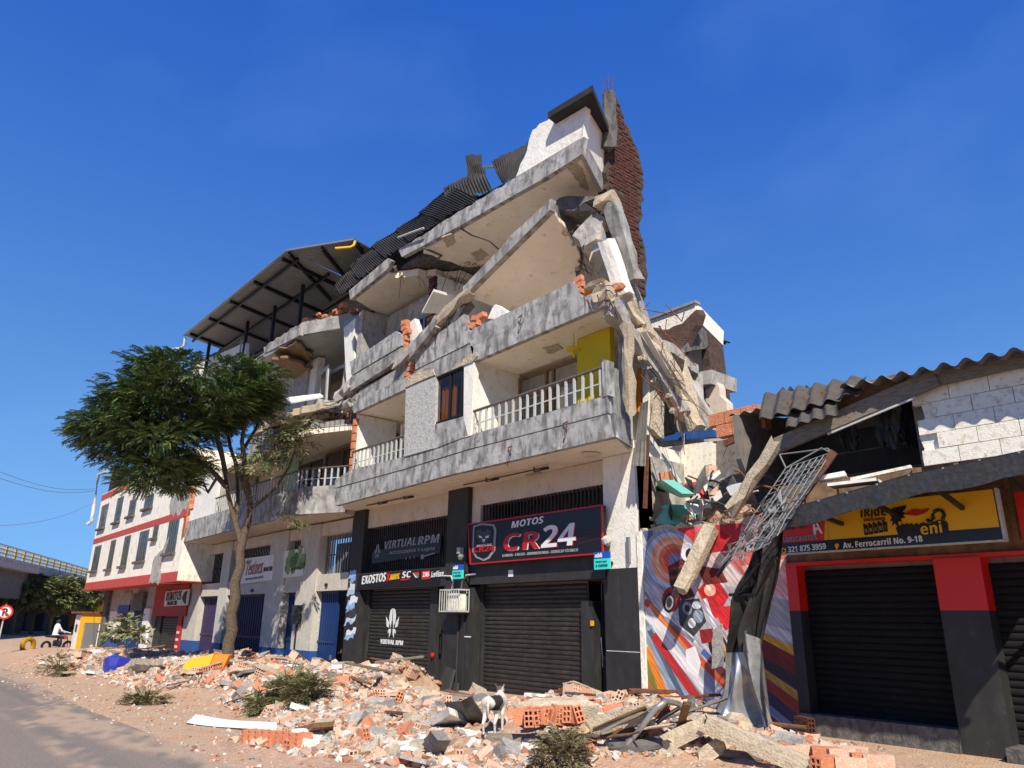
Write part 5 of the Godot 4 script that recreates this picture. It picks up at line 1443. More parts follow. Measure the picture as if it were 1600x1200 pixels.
func capsule_field(p: Vector3, bones: Array) -> float:
	var d := 1e9
	var first := true
	for b in bones:
		var a: Vector3 = b[0]
		var ab: Vector3 = b[1] - a
		var t := clampf((p - a).dot(ab) / maxf(ab.length_squared(), 1e-9), 0, 1)
		var e := p.distance_to(a + ab * t) - lerpf(b[2], b[3], t)
		if first:
			d = e
			first = false
		else:
			var k: float = b[4] if b.size() > 4 else 0.04
			var h := clampf(0.5 + 0.5 * (d - e) / k, 0, 1)
			d = lerpf(d, e, h) - k * h * (1 - h)
	return d

# surface nets over a grid near the bones
func body(st: SurfaceTool, bones: Array, cell: float, mode := 0, ref := Vector3.ZERO) -> SurfaceTool:
	var lo := Vector3(1e9, 1e9, 1e9)
	var hi := -lo
	for b in bones:
		var r := maxf(b[2], b[3]) + cell * 2.5
		for q in [b[0], b[1]]:
			lo = lo.min(q - Vector3(r, r, r))
			hi = hi.max(q + Vector3(r, r, r))
	var n := Vector3i(((hi - lo) / cell).ceil()) + Vector3i(1, 1, 1)
	var f := PackedFloat32Array()
	f.resize(n.x * n.y * n.z)
	for z in n.z:
		for y in n.y:
			for x in n.x:
				f[(z * n.y + y) * n.x + x] = capsule_field(lo + Vector3(x, y, z) * cell, bones)
	var vid := {}
	var pos := PackedVector3Array()
	var nor := PackedVector3Array()
	for z in n.z - 1:
		for y in n.y - 1:
			for x in n.x - 1:
				var s := 0
				var v := []
				for k in 8:
					var e: float = f[((z + (k >> 2 & 1)) * n.y + y + (k >> 1 & 1)) * n.x + x + (k & 1)]
					v.append(e)
					if e < 0:
						s += 1
				if s == 0 or s == 8:
					continue
				var c := Vector3.ZERO
				var m := 0
				for e in [[0, 1], [2, 3], [4, 5], [6, 7], [0, 2], [1, 3], [4, 6], [5, 7], [0, 4], [1, 5], [2, 6], [3, 7]]:
					var p: float = v[e[0]]
					var q: float = v[e[1]]
					if (p < 0) != (q < 0):
						var t := p / (p - q)
						var A := Vector3(e[0] & 1, e[0] >> 1 & 1, e[0] >> 2 & 1)
						var Bv := Vector3(e[1] & 1, e[1] >> 1 & 1, e[1] >> 2 & 1)
						c += A.lerp(Bv, t)
						m += 1
				vid[(z * n.y + y) * n.x + x] = pos.size()
				pos.append(lo + (Vector3(x, y, z) + c / m) * cell)
				nor.append(Vector3(v[1] - v[0] + v[3] - v[2] + v[5] - v[4] + v[7] - v[6], v[2] - v[0] + v[3] - v[1] + v[6] - v[4] + v[7] - v[5], v[4] - v[0] + v[5] - v[1] + v[6] - v[2] + v[7] - v[3]).normalized())
	var st3 := [1, n.x, n.x * n.y]
	for z in range(1, n.z - 1):
		for y in range(1, n.y - 1):
			for x in range(1, n.x - 1):
				var i: int = (z * n.y + y) * n.x + x
				for ax in 3:
					var a: float = f[i]
					var b: float = f[i + st3[ax]]
					if (a < 0) == (b < 0):
						continue
					var u: int = st3[(ax + 1) % 3]
					var w: int = st3[(ax + 2) % 3]
					var q := [i, i - u, i - u - w, i - w]
					var ok := true
					for k in q:
						if not vid.has(k):
							ok = false
					if not ok:
						continue
					var o := [0, 1, 2, 0, 2, 3] if a < 0 else [0, 2, 1, 0, 3, 2]
					for h in [0, 3]:
						var e := [vid[q[o[h]]], vid[q[o[h + 1]]], vid[q[o[h + 2]]]]
						if (pos[e[2]] - pos[e[0]]).cross(pos[e[1]] - pos[e[0]]).dot(nor[e[0]] + nor[e[1]] + nor[e[2]]) < 0:
							e = [e[0], e[2], e[1]]
						for id in e:
							st.set_normal(nor[id])
							if mode > 0:
								st.set_color(body_colour(mode, pos[id] - ref))
							st.add_vertex(pos[id])
	return st

func person_on_motorcycle(o: Vector3):
	var Mo := thing("motorcycle", "dark motorcycle ridden past under the flyover", "motorcycle", o)
	var fw := Vector3(-0.35, 0, -0.94)
	for s in [-0.65, 0.65]:
		var w: Vector3 = o + fw * s + Vector3(0, 0.3, 0)
		var ax := fw.cross(Vector3.UP).normalized()
		part(Mo, "wheel", lathe(S(), w, [[0.18, 0.05], [0.3, 0.05], [0.31, 0.0], [0.3, -0.05], [0.18, -0.05]], 18, Basis(fw, ax, fw.cross(ax))), M.rubber)
	part(Mo, "engine", lump(S(), o + Vector3(0, 0.45, 0), Vector3(0.3, 0.35, 0.45), 0.15), M.steel_dark)
	part(Mo, "fuel_tank", lump(S(), o + fw * 0.2 + Vector3(0, 0.8, 0), Vector3(0.28, 0.22, 0.45), 0.1), M.red)
	part(Mo, "seat", beam(S(), o - fw * 0.05 + Vector3(0, 0.8, 0), o - fw * 0.75 + Vector3(0, 0.86, 0), 0.25, 0.1, Vector3.UP, 0.03), M.rubber)
	part(Mo, "handlebar", tube(S(), PackedVector3Array([o + fw * 0.55 + Vector3(0.3, 1.02, -0.1), o + fw * 0.6 + Vector3(0, 0.98, 0), o + fw * 0.55 + Vector3(-0.3, 1.02, 0.1)]), 0.02), M.steel_dark)
	part(Mo, "fork", tube(S(), PackedVector3Array([o + fw * 0.65 + Vector3(0, 0.3, 0), o + fw * 0.5 + Vector3(0, 0.98, 0)]), 0.035), M.steel)
	var r := fw.cross(Vector3.UP).normalized()
	var h := o - fw * 0.25 + Vector3(0, 0.92, 0)
	var Pn := thing("person", "person in a white shirt and dark trousers riding the motorcycle", "person", o)
	var sh := h + Vector3(0, 0.5, 0) + fw * 0.08
	var bones := [[h, sh, 0.15, 0.17, 0.05], [sh + Vector3(0, 0.1, 0), sh + Vector3(0, 0.2, 0), 0.07, 0.06, 0.04], [sh + Vector3(0, 0.27, 0), sh + Vector3(0, 0.32, 0) + fw * 0.03, 0.12, 0.11, 0.03]]
	for s in [-1, 1]:
		var k: Vector3 = r * s
		bones.append([h + k * 0.09, h + k * 0.16 + fw * 0.4 + Vector3(0, -0.1, 0), 0.09, 0.07, 0.04])
		bones.append([h + k * 0.16 + fw * 0.4 + Vector3(0, -0.1, 0), h + k * 0.17 + fw * 0.25 + Vector3(0, -0.5, 0), 0.065, 0.045, 0.03])
		bones.append([h + k * 0.17 + fw * 0.25 + Vector3(0, -0.52, 0), h + k * 0.17 + fw * 0.42 + Vector3(0, -0.55, 0), 0.045, 0.035, 0.03])
		bones.append([sh + k * 0.18 + Vector3(0, 0.02, 0), sh + k * 0.24 + fw * 0.2 + Vector3(0, -0.25, 0), 0.065, 0.05, 0.04])
		bones.append([sh + k * 0.24 + fw * 0.2 + Vector3(0, -0.25, 0), o + fw * 0.55 + k * 0.3 + Vector3(0, 1.04, 0), 0.045, 0.035, 0.03])
	part(Pn, "body", body(S(), bones, 0.035, 1, h), M.frag)

func body_colour(mode: int, p: Vector3) -> Color:
	if mode == 1:
		if p.y > 0.68:
			return Color(0.03, 0.025, 0.02)
		if p.y > 0.02:
			return Color(0.75, 0.75, 0.76)
		return Color(0.03, 0.035, 0.05)
	return dog_colour(p)

# paints filled outlines into an image; coordinates in pixels of the image
func fill(im: Image, poly: PackedVector2Array, c: Color, grain := 0.06):
	var lo := Vector2(1e9, 1e9)
	var hi := -lo
	for p in poly:
		lo = lo.min(p)
		hi = hi.max(p)
	for y in range(maxi(0, int(lo.y)), mini(im.get_height(), int(hi.y) + 1)):
		for x in range(maxi(0, int(lo.x)), mini(im.get_width(), int(hi.x) + 1)):
			if Geometry2D.is_point_in_polygon(Vector2(x + 0.5, y + 0.5), poly):
				var n := 1.0 + grain * noise.get_noise_2d(x * 2.2 - y * 1.9, (y + x) * 0.25)
				im.set_pixel(x, y, Color(c.r * n, c.g * n, c.b * n))

func ell(cx: float, cy: float, rx: float, ry: float, rot := 0.0) -> PackedVector2Array:
	var r := PackedVector2Array()
	for i in 28:
		var a := TAU * i / 28.0
		r.append(Vector2(cx, cy) + Vector2(cos(a) * rx, sin(a) * ry).rotated(rot))
	return r

func pv(a: Array) -> PackedVector2Array:
	var r := PackedVector2Array()
	for i in range(0, a.size(), 2):
		r.append(Vector2(a[i], a[i + 1]))
	return r

func streak_quad(x0: float, y0: float, w0: float, x1: float, y1: float, w1: float) -> PackedVector2Array:
	var d := Vector2(x1 - x0, y1 - y0).normalized()
	var n := Vector2(-d.y, d.x)
	return PackedVector2Array([Vector2(x0, y0) - n * w0, Vector2(x1, y1) - n * w1, Vector2(x1, y1) + n * w1, Vector2(x0, y0) + n * w0])

# the painted wall: speed stripes, two riders, red motorcycle
func mural_texture() -> ImageTexture:
	var im := Image.create(720, 860, false, Image.FORMAT_RGB8)
	im.fill(hx("b9b3b5"))
	fill(im, pv([0, 0, 720, 0, 720, 860, 0, 860]), hx("b4aeb0"), 0.3)
	# top fan
	var tops := [[0, 70, "5a5d86"], [60, 140, "9aa0b4"], [130, 185, "d8cfc9"], [140, 200, "e38a2b"], [195, 250, "ef9c55"], [205, 320, "c92f2c"], [300, 420, "d9606a"], [400, 560, "b3242b"], [540, 720, "c98a85"]]
	for t in tops:
		fill(im, pv([t[0], 0, t[1], 0, t[1] * 0.8 + 60, 150, t[0] * 0.8 + 60, 150]), hx(t[2]), 0.3)
	fill(im, pv([330, 130, 720, 100, 720, 420, 420, 330]), hx("cbb9b4"), 0.3)
	fill(im, pv([430, 130, 720, 110, 720, 250, 520, 230]), hx("c4605a"), 0.35)
	fill(im, pv([520, 190, 720, 170, 720, 330, 560, 300]), hx("dba59c"), 0.3)
	# swirl
	for q in [[150, 150, 160, 150, "8f94ab"], [155, 150, 140, 132, "b7bac8"], [165, 150, 118, 112, "ef9a6a"], [170, 150, 98, 94, "f0b48c"], [172, 148, 80, 76, "e0704a"], [178, 150, 60, 56, "d6503c"], [184, 150, 38, 34, "7c7f98"]]:
		fill(im, ell(q[0], q[1], q[2], q[3], 0.2), hx(q[4]), 0.25)
	# stripes: left, steep
	var S1 := [[-40, 330, 60, 330, 900, 60, "6d7f92"], [-60, 300, 40, 420, 860, 26, "d9d3d0"], [0, 340, 16, 250, 560, 16, "c23a35"], [30, 360, 10, 300, 640, 10, "d97a33"], [0, 470, 36, 260, 900, 46, "8fa0b0"], [20, 480, 14, 240, 860, 14, "4f6070"], [40, 500, 20, 330, 850, 24, "b92a2b"], [90, 480, 22, 420, 830, 30, "d8d4d2"], [150, 520, 16, 470, 830, 22, "9d9ea6"], [0, 560, 20, 120, 860, 34, "e0832c"], [-30, 600, 26, 70, 860, 30, "83792f"], [-40, 660, 26, 20, 870, 30, "b74a35"], [10, 380, 18, 330, 760, 16, "e2dcd9"], [240, 560, 14, 520, 800, 20, "c9512e"], [300, 560, 14, 560, 790, 18, "4a62a0"], [330, 590, 16, 600, 830, 24, "5d2a2b"]]
	for s in S1:
		fill(im, streak_quad(s[0], s[1], s[2], s[3], s[4], s[5]), hx(s[6]), 0.2)
	# stripes: right, shallower
	var S2 := [[420, 330, 60, 740, 420, 70, "a8a3a5"], [430, 400, 20, 740, 500, 20, "c9c3c2"], [430, 420, 16, 740, 560, 20, "5b4132"], [440, 430, 16, 740, 560, 22, "d5a02a"], [440, 470, 40, 740, 620, 40, "74291d"], [440, 530, 30, 740, 690, 36, "3a2f33"], [440, 550, 14, 740, 735, 20, "b08a3a"], [440, 600, 36, 740, 800, 40, "8a3524"], [440, 660, 50, 740, 880, 60, "33334d"], [440, 680, 22, 740, 905, 34, "667ba8"], [430, 760, 60, 720, 960, 60, "6b2724"]]
	for s in S2:
		fill(im, streak_quad(s[0], s[1], s[2], s[3], s[4], s[5]), hx(s[6]), 0.2)
	# rear wheel and fender
	fill(im, ell(150, 335, 50, 60, 0.3), hx("a51f20"), 0.3)
	fill(im, ell(140, 350, 34, 48, 0.3), hx("201d1e"), 0.2)
	fill(im, ell(140, 350, 22, 34, 0.3), hx("9a9692"), 0.3)
	fill(im, ell(140, 350, 14, 24, 0.3), hx("2c2829"), 0.2)
	# pipes
	fill(im, streak_quad(90, 385, 12, 280, 520, 12), hx("c9c9cb"), 0.5)
	fill(im, streak_quad(110, 420, 10, 260, 520, 10), hx("77797e"), 0.5)
	# engine
	fill(im, pv([185, 340, 300, 330, 330, 430, 260, 500, 190, 450]), hx("3a3a3f"), 0.4)
	for q in [[235, 375, 26, 30, "8e9196"], [235, 375, 14, 16, "25252a"], [285, 360, 24, 18, "b9bcc2"], [290, 410, 26, 30, "8a94a0"], [255, 440, 20, 22, "c2c6cc"]]:
		fill(im, ell(q[0], q[1], q[2], q[3]), hx(q[4]), 0.5)
	# frame, tank, fork, front wheel
	fill(im, pv([290, 290, 400, 250, 450, 320, 380, 420, 330, 360]), hx("c22127"), 0.35)
	fill(im, ell(352, 300, 46, 42), hx("b51a20"), 0.2)
	fill(im, ell(358, 292, 30, 28), hx("f0a58e"), 0.3)
	fill(im, ell(352, 284, 14, 12), hx("f5dccb"), 0.2)
	fill(im, streak_quad(330, 330, 9, 400, 540, 8), hx("d3d5da"), 0.4)
	fill(im, pv([360, 370, 470, 360, 480, 440, 420, 470]), hx("d4252b"), 0.35)
	fill(im, ell(380, 540, 46, 70, -0.25), hx("1f1c1d"), 0.2)
	fill(im, ell(384, 540, 32, 54, -0.25), hx("b08a60"), 0.5)
	fill(im, ell(386, 540, 20, 40, -0.25), hx("55494a"), 0.3)
	fill(im, pv([290, 470, 360, 460, 350, 520, 300, 530]), hx("8e1f22"), 0.3)
	# riders
	fill(im, pv([140, 180, 230, 140, 260, 200, 230, 290, 190, 320, 150, 270]), hx("5a2220"), 0.7)
	for k in 5:
		fill(im, streak_quad(150, 195 + k * 20, 5, 235, 180 + k * 22, 7), hx("34100f") if k % 2 else hx("8a3a34"), 0.4)
	fill(im, pv([160, 260, 240, 240, 280, 320, 210, 340]), hx("4a1d1b"), 0.6)
	fill(im, ell(252, 115, 36, 44, 0.2), hx("eae6e2"), 0.15)
	fill(im, ell(262, 125, 20, 26, 0.2), hx("1e1a1c"), 0.2)
	fill(im, ell(250, 88, 22, 12, 0.2), hx("c4c0be"), 0.2)
	fill(im, pv([300, 180, 420, 200, 450, 260, 330, 270]), hx("6a2420"), 0.6)
	# pale tags on the stripes
	fill(im, pv([215, 560, 265, 540, 290, 610, 270, 680, 215, 650]), hx("eeeae4"), 0.1)
	im.generate_mipmaps()
	return ImageTexture.create_from_image(im)

func printed(parent: Node3D, n: String, a: Vector3, b: Vector3, c: Vector3, d: Vector3, m: Material) -> MeshInstance3D:
	# a flat printed face: a lower left, b lower right, c upper right, d upper left
	var st := S()
	var nn := (b - a).cross(d - a).normalized()
	for q in [[a, 0, 1], [d, 0, 0], [c, 1, 0], [a, 0, 1], [c, 1, 0], [b, 1, 1]]:
		st.set_normal(nn)
		st.set_uv(Vector2(q[1], q[2]))
		st.add_vertex(q[0])
	return part(parent, n, st, m)

func shop_right():
	var B := thing("low_shop", "single storey shop with a painted wall and black shutters under a sagging awning", "shop", Vector3(-6, 0.3, 0))
	# ---- painted wall
	part(B, "mural_wall", prism(S(), jag(P([-9.42, 0.0, 0.0, -6.44, 0.0, 0.0, -6.44, 3.42, 0.0, -9.42, 3.46, 0.0]), [2], 0.2, 0.05), Vector3(0, 0, -0.25)), M.broken)
	var mm := StandardMaterial3D.new()
	mm.albedo_texture = mural_texture()
	mm.roughness = 0.7
	printed(B, "mural_painting", Vector3(-9.36, 0.2, 0.006), Vector3(-6.44, 0.2, 0.006), Vector3(-6.44, 3.36, 0.006), Vector3(-9.36, 3.4, 0.006), mm)
	part(B, "wall_edge", box2(S(), Vector3(-9.48, 0.1, -0.2), Vector3(-9.37, 3.4, 0.04)), M.cream)
	# ---- shutters and red pillars
	part(B, "lintel", box2(S(), Vector3(-6.44, 2.62, -0.4), Vector3(-1.6, 2.67, 0.02)), M.red_bright)
	part(B, "pillar", box2(S(), Vector3(-6.44, 1.95, -0.35), Vector3(-6.26, 2.62, 0.03)), M.red_bright)
	part(B, "pillar", box2(S(), Vector3(-6.44, 0.2, -0.35), Vector3(-6.26, 1.948, 0.03)), M.black)
	part(B, "pillar", box2(S(), Vector3(-4.24, 1.95, -0.35), Vector3(-3.66, 2.62, 0.05)), M.red_bright)
	part(B, "pillar", box2(S(), Vector3(-4.24, 0.2, -0.35), Vector3(-3.66, 1.948, 0.05)), M.black)
	part(B, "pillar", box2(S(), Vector3(-1.6, 0.2, -0.35), Vector3(-1.0, 2.8, 0.05)), M.black)
	shutter(B, -6.26, -4.24, 0.56, 2.62, -0.22, M.shutter_dark)
	shutter(B, -3.66, -1.6, 0.45, 2.62, -0.22, M.shutter_dark)
	part(B, "step", box2(S(), Vector3(-6.44, 0.1, -0.5), Vector3(-4.24, 0.5, 0.1)), M.conc_dark)
	part(B, "step", box2(S(), Vector3(-3.66, 0.1, -0.5), Vector3(-1.4, 0.38, 0.3)), M.conc_dark)
	# ---- wall over the shop: boards under the awning, cream blockwork above
	part(B, "upper_wall", box2(S(), Vector3(-6.44, 2.672, -0.4), Vector3(-1.0, 3.9, -0.05)), M.board)
	for i in 9:
		part(B, "board_batten", box2(S(), Vector3(-6.0 + i * 0.55, 2.8, -0.05), Vector3(-5.94 + i * 0.55, 3.9, -0.01)), M.wood)
	var by := 3.9
	var row := 0
	part(B, "block_wall_core", prism(S(), jag(P([-4.18, 3.88, -0.06, -0.6, 3.88, -0.06, -0.6, 5.2, -0.06, -4.1, 4.96, -0.06]), [3], 0.15, 0.06), Vector3(0, 0, -0.2)), M.cream_block)
	while by < 5.05:
		var x := -4.2 + (0.26 if row % 2 else 0.0)
		while x < -0.7:
			var w := 0.5
			var x0 := maxf(x, -4.2 + rng.randf_range(-0.05, 0.08) if x < -4.0 else x)
			if by + 0.2 < 5.02 + (x + 4.2) * 0.06:
				part(B, "block", box2(S(), Vector3(x0, by, -0.1), Vector3(x + w - 0.006, by + 0.214, rng.randf_range(-0.006, 0.006))), M.cream_block)
			x += w + 0.004
		by += 0.222
		row += 1
	# ---- dark room to the left of the blockwork
	part(B, "room_back", box2(S(), Vector3(-8.2, 3.0, -1.9), Vector3(-4.0, 5.55, -1.8)), M.void)
	part(B, "room_floor", box2(S(), Vector3(-8.6, 3.2, -2.6), Vector3(-4.2, 3.4, -0.4)), M.void)
	part(B, "room_side", box2(S(), Vector3(-4.3, 3.4, -2.5), Vector3(-4.15, 5.1, -0.25)), M.void)
	part(B, "shop_floor", box2(S(), Vector3(-9.4, 3.0, -2.6), Vector3(-6.5, 3.2, -0.26)), M.conc_dark)
	for i in 4:
		part(B, "black_board", box2(S(), Vector3(-7.6, 3.5 + i * 0.4, -1.8), Vector3(-4.3, 3.86 + i * 0.4, -1.77)), M.black)
	# ---- sloping fascia beam and corrugated roof
	var f0 := Vector3(-6.314,4.53,0.15)
	var f1 := Vector3(-4.069,5.023,0.15)
	part(B, "fascia_beam", beam(S(), f0, f1 + Vector3(0.3, 0.06, 0), 0.08, 0.26, Vector3.UP, 0.01), M.timber_grey)
	part(B, "fascia_beam", beam(S(), f1 + Vector3(0.2, 0.05, -0.05), Vector3(-2.728,5.015,0.1) + Vector3(2.0, 0.1, 0), 0.08, 0.2), M.timber_grey)
	part(B, "fascia_batten", beam(S(), f0 + Vector3(0.9, 0.02, 0.05), f1 + Vector3(0.0, -0.18, 0.05), 0.03, 0.03), M.rail)
	var e0 := Vector3(-5.041,5.178,0.4)
	var e1 := Vector3(-2.606,5.106,0.45)
	part(B, "roof_sheet", corr(S(), e0, e1 + (e1 - e0) * 0.5, e1 + (e1 - e0) * 0.5 + Vector3(-0.5, 0.35, -2.6), e0 + Vector3(-0.3, 0.35, -2.6), 13, 0.045, 4, 0.0, false, 0.0, 0.012), M.fibro)
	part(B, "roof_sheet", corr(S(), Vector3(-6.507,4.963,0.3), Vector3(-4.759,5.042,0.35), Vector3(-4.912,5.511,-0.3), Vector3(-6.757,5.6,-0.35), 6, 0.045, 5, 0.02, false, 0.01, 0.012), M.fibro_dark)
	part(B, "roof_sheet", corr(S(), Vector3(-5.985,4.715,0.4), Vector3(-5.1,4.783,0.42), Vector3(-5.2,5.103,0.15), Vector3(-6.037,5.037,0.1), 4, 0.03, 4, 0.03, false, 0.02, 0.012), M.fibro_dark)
	part(B, "roof_sheet", corr(S(), Vector3(-7.211,5.603,-1.2), Vector3(-6.084,5.508,-1.2), Vector3(-6.646,6.078,-1.9), Vector3(-7.285,6.123,-1.9), 4, 0.06, 3, 0.06, false, 0.02, 0.012), M.sheet_dark)
	part(B, "roof_sheet", prism(S(), P([-5.882,5.455,-0.6,-5.104,5.387,-0.6,-5.437,5.64,-1.2,-6.059,5.715,-1.2]), Vector3(0, 0.02, 0)), M.rust)
	part(B, "roof_sheet", corr(S(), Vector3(-7.4, 5.32, -0.2), Vector3(-3.9, 5.3, -0.2), Vector3(-3.9, 5.62, -1.9), Vector3(-7.4, 5.62, -1.9), 14, 0.03, 3), M.fibro)
	part(B, "room_wall", prism(S(), P([-7.2, 4.5, -0.15, -7.2, 5.3, -0.15, -7.2, 5.55, -1.85, -7.2, 3.2, -1.85, -7.2, 3.2, -0.9]), Vector3(-0.1, 0, 0)), M.void)
	part(B, "roof_board", prism(S(), P([-6.1, 4.83, 0.05, -4.2, 5.06, 0.05, -4.2, 5.3, 0.05, -6.1, 5.28, 0.05]), Vector3(0, 0, -0.06)), M.board)
	part(B, "hanging_cloth", skin(S(), cloth(Vector3(-4.889,4.94,-0.3), Vector3(-4.548,4.949,-0.3), 0.62), 0.004), M.tarp)
	part(B, "hanging_cloth", skin(S(), cloth(Vector3(-5.459,4.899,-0.3), Vector3(-5.197,4.899,-0.3), 0.5), 0.004), M.tarp)
	part(B, "hanging_cloth", skin(S(), cloth(Vector3(-4.499,4.958,-0.3), Vector3(-4.312,4.968,-0.3), 0.66), 0.004), M.shutter_dark)
	# ---- awning: frame, sheet, black tarpaulin fascia
	var a0 := Vector3(-5.639,3.169,1.75)
	var a1 := Vector3(-3.66,3.439,1.85)
	var a2 := Vector3(-2.44,3.526,1.9)
	a2 = a2 + (a2 - a1) * 0.6
	var g := []
	for j in 4:
		var r := []
		for i in 25:
			var t := i / 24.0
			var p := a0.lerp(a1, t * 2.0) if t < 0.5 else a1.lerp(a2, t * 2.0 - 1.0)
			p += Vector3(0, -0.085 * j + 0.02 * sin(i * 1.1) * j / 3.0, 0.015 * sin(i * 2.3 + j))
			r.append(p)
		g.append(r)
	part(B, "awning_fascia", skin(S(), g, 0.012), M.tarp)
	part(B, "awning_sheet", prism(S(), PackedVector3Array([a0 + Vector3(0, 0.0, -0.02), a1 + Vector3(0, 0, -0.02), a2 + Vector3(0, 0, -0.02), Vector3(a2.x - 0.3, 3.86, 0.0), Vector3(-4.4, 3.8, 0.0), Vector3(-5.9, 3.5, 0.2)]), Vector3(0, 0.02, 0)), M.sheet_dark)
	for i in 5:
		var p := a0.lerp(a2, 0.15 + i * 0.2)
		part(B, "awning_strut", beam(S(), p + Vector3(0, -0.05, -0.05), Vector3(p.x - 0.1, 3.05, 0.0), 0.05, 0.05), M.steel_dark)
	part(B, "awning_strut", beam(S(), a0 + Vector3(0.2, -0.08, -0.1), a2 + Vector3(0, -0.1, -0.1), 0.05, 0.05), M.steel_dark)
	for i in 10:
		part(B, "rivet", lathe(S(), a0.lerp(a1, i / 5.0) if i < 5 else a1.lerp(a2, (i - 5) / 5.0), [[0, 0.015], [0.015, 0.01], [0.018, 0.0]], 8, Basis(Vector3.RIGHT, PI / 2)), M.steel)
	# litter on the awning
	part(B, "awning_litter", box(S(), Vector3(-4.875,3.662,1.3), Vector3(0.36, 0.06, 0.3), Basis(Vector3(0.2, 1, 0.3).normalized(), 0.4)), M.paint_white)
	part(B, "awning_litter", beam(S(), Vector3(-4.521,3.553,1.5), Vector3(-3.794,3.631,1.4), 0.06, 0.04), M.cream)
	part(B, "awning_litter", box(S(), Vector3(-4.532,3.517,1.4), Vector3(0.6, 0.04, 0.3), Basis(Vector3(0.1, 1, 0.1).normalized(), 0.2)), M.paint_white)
	# ---- broken roof level over the painted wall
	part(B, "inner_wall", prism(S(), jag(P([-10.083,5.409,-1.6,-8.785,5.327,-1.6,-8.869,4.279,-1.6,-9.618,4.099,-1.6,-9.841,4.808,-1.6]), [2, 3, 4], 0.15, 0.06), Vector3(0, 0, -0.15)), M.cream_block)
	part(B, "blue_top", prism(S(), jag(P([-10.13,5.558,-1.58,-8.702,5.403,-1.58,-8.705,5.553,-1.58,-9.943,5.712,-1.58]), [3], 0.15, 0.05), Vector3(0, 0, -0.17)), M.blue)
	part(B, "dark_wall", box2(S(), Vector3(-9.006,3.921,-1.75), Vector3(-7.403,5.348,-1.8)), M.void)
	part(B, "steel_angle", beam(S(), Vector3(-9.193,5.365,0), Vector3(-8.704,4.286,-0.4), 0.06, 0.06), M.rail)
	part(B, "leaning_beam", rough_beam(S(), Vector3(-6.996,3.523,0.55), Vector3(-6.132,4.452,0.5), 0.24, 0.22, Vector3(0, 0, 1), 0.05, 0.14), M.beige_local, "sunlit cream concrete beam propped under the roof edge")
	var blk := 0
	for r in 2:
		for c in 3:
			part(B, "clay_block", box(S(), Vector3(-8.002,5.293,-1) + Vector3(c * 0.36 - (0.15 if r else 0.0), r * 0.25, 0), Vector3(0.345, 0.235, 0.2)), M.clay_wall)
	part(B, "steel_strip", beam(S(), Vector3(-7.946,4.998,-0.8), Vector3(-7.218,5.137,-0.8), 0.06, 0.12), M.rust)
	for i in 14:
		var p := Vector3(-8.052,4.767,-1.3) + Vector3(rng.randf_range(-0.5, 0.5), rng.randf_range(-0.4, 0.4), rng.randf_range(-0.2, 0.2))
		part(B, "loose_wire", tube(S(), PackedVector3Array([p, p + Vector3(rng.randf_range(-0.4, 0.4), rng.randf_range(-0.3, 0.1), 0), p + Vector3(rng.randf_range(-0.4, 0.4), rng.randf_range(-0.7, -0.1), 0.1)]), 0.006, 4), M.steel)
	# clutter of rods, plates and broken bits
	for i in 34:
		var p := Vector3(-8.784,3.717,0).lerp(Vector3(-6.523,3.781,0.2), rng.randf()) + Vector3(0, rng.randf_range(-0.05, 0.45), rng.randf_range(-0.7, 0.2))
		var q := p + Vector3(rng.randf_range(-0.45, 0.45), rng.randf_range(-0.3, 0.35), rng.randf_range(-0.3, 0.3))
		if i % 3 == 0:
			part(B, "loose_plate", prism(S(), jag(PackedVector3Array([p, q, q + Vector3(0.15, -0.16, 0.12), p + Vector3(0.12, -0.18, 0.1)]), [0, 2], 0.12, 0.03), Vector3(0.01, 0.02, -0.015)), [M.conc_dark, M.rail, M.sheet_dark, M.cream_block][i % 4])
		else:
			part(B, "loose_rod", tube(S(), PackedVector3Array([p, p.lerp(q, 0.5) + Vector3(0, 0.05, 0), q]), rng.randf_range(0.008, 0.022), 5), [M.steel_dark, M.rust, M.rail, M.rubber][i % 4])
	for i in 26:
		var c := Vector3(-5.97,2.7,2.05).lerp(Vector3(-5.317,3.444,1.8), rng.randf()) + Vector3(rng.randf_range(-0.25, 0.25), rng.randf_range(-0.15, 0.15), rng.randf_range(-0.15, 0.05))
		part(B, "glass_shard", prism(S(), PackedVector3Array([c, c + Vector3(rng.randf_range(0.06, 0.16), rng.randf_range(-0.05, 0.1), 0.02), c + Vector3(rng.randf_range(0.0, 0.08), rng.randf_range(-0.12, -0.04), 0.0)]), Vector3(0, 0, -0.008)), M.rail if i % 2 else M.conc_dark)
	# debris heap on that level
	var st := S()
	for i in 220:
		var p := Vector3(-9.348,3.582,-0.3).lerp(Vector3(-7.102,3.601,-0.5), rng.randf())
		lump(st, p + Vector3(0, rng.randf_range(-0.12, 0.1), rng.randf_range(-0.9, 0.1)), Vector3(0.24, 0.15, 0.2) * rng.randf_range(0.25, 1.1), 0.35)
	part(B, "loose_rubble", st, M.debris).set_meta("kind", "stuff")
	house_behind()
	wreckage()

func cloth(a: Vector3, b: Vector3, h: float) -> Array:
	var g := []
	for j in 7:
		var r := []
		for i in 11:
			var t := i / 10.0
			r.append(a.lerp(b, t) + Vector3(0.03 * sin(j * 1.3 + i), -h * j / 6.0 * (1.0 - 0.15 * sin(i * 2.0)), 0.05 * sin(i * 1.9) * (0.4 + j / 6.0)))
		g.append(r)
	return g

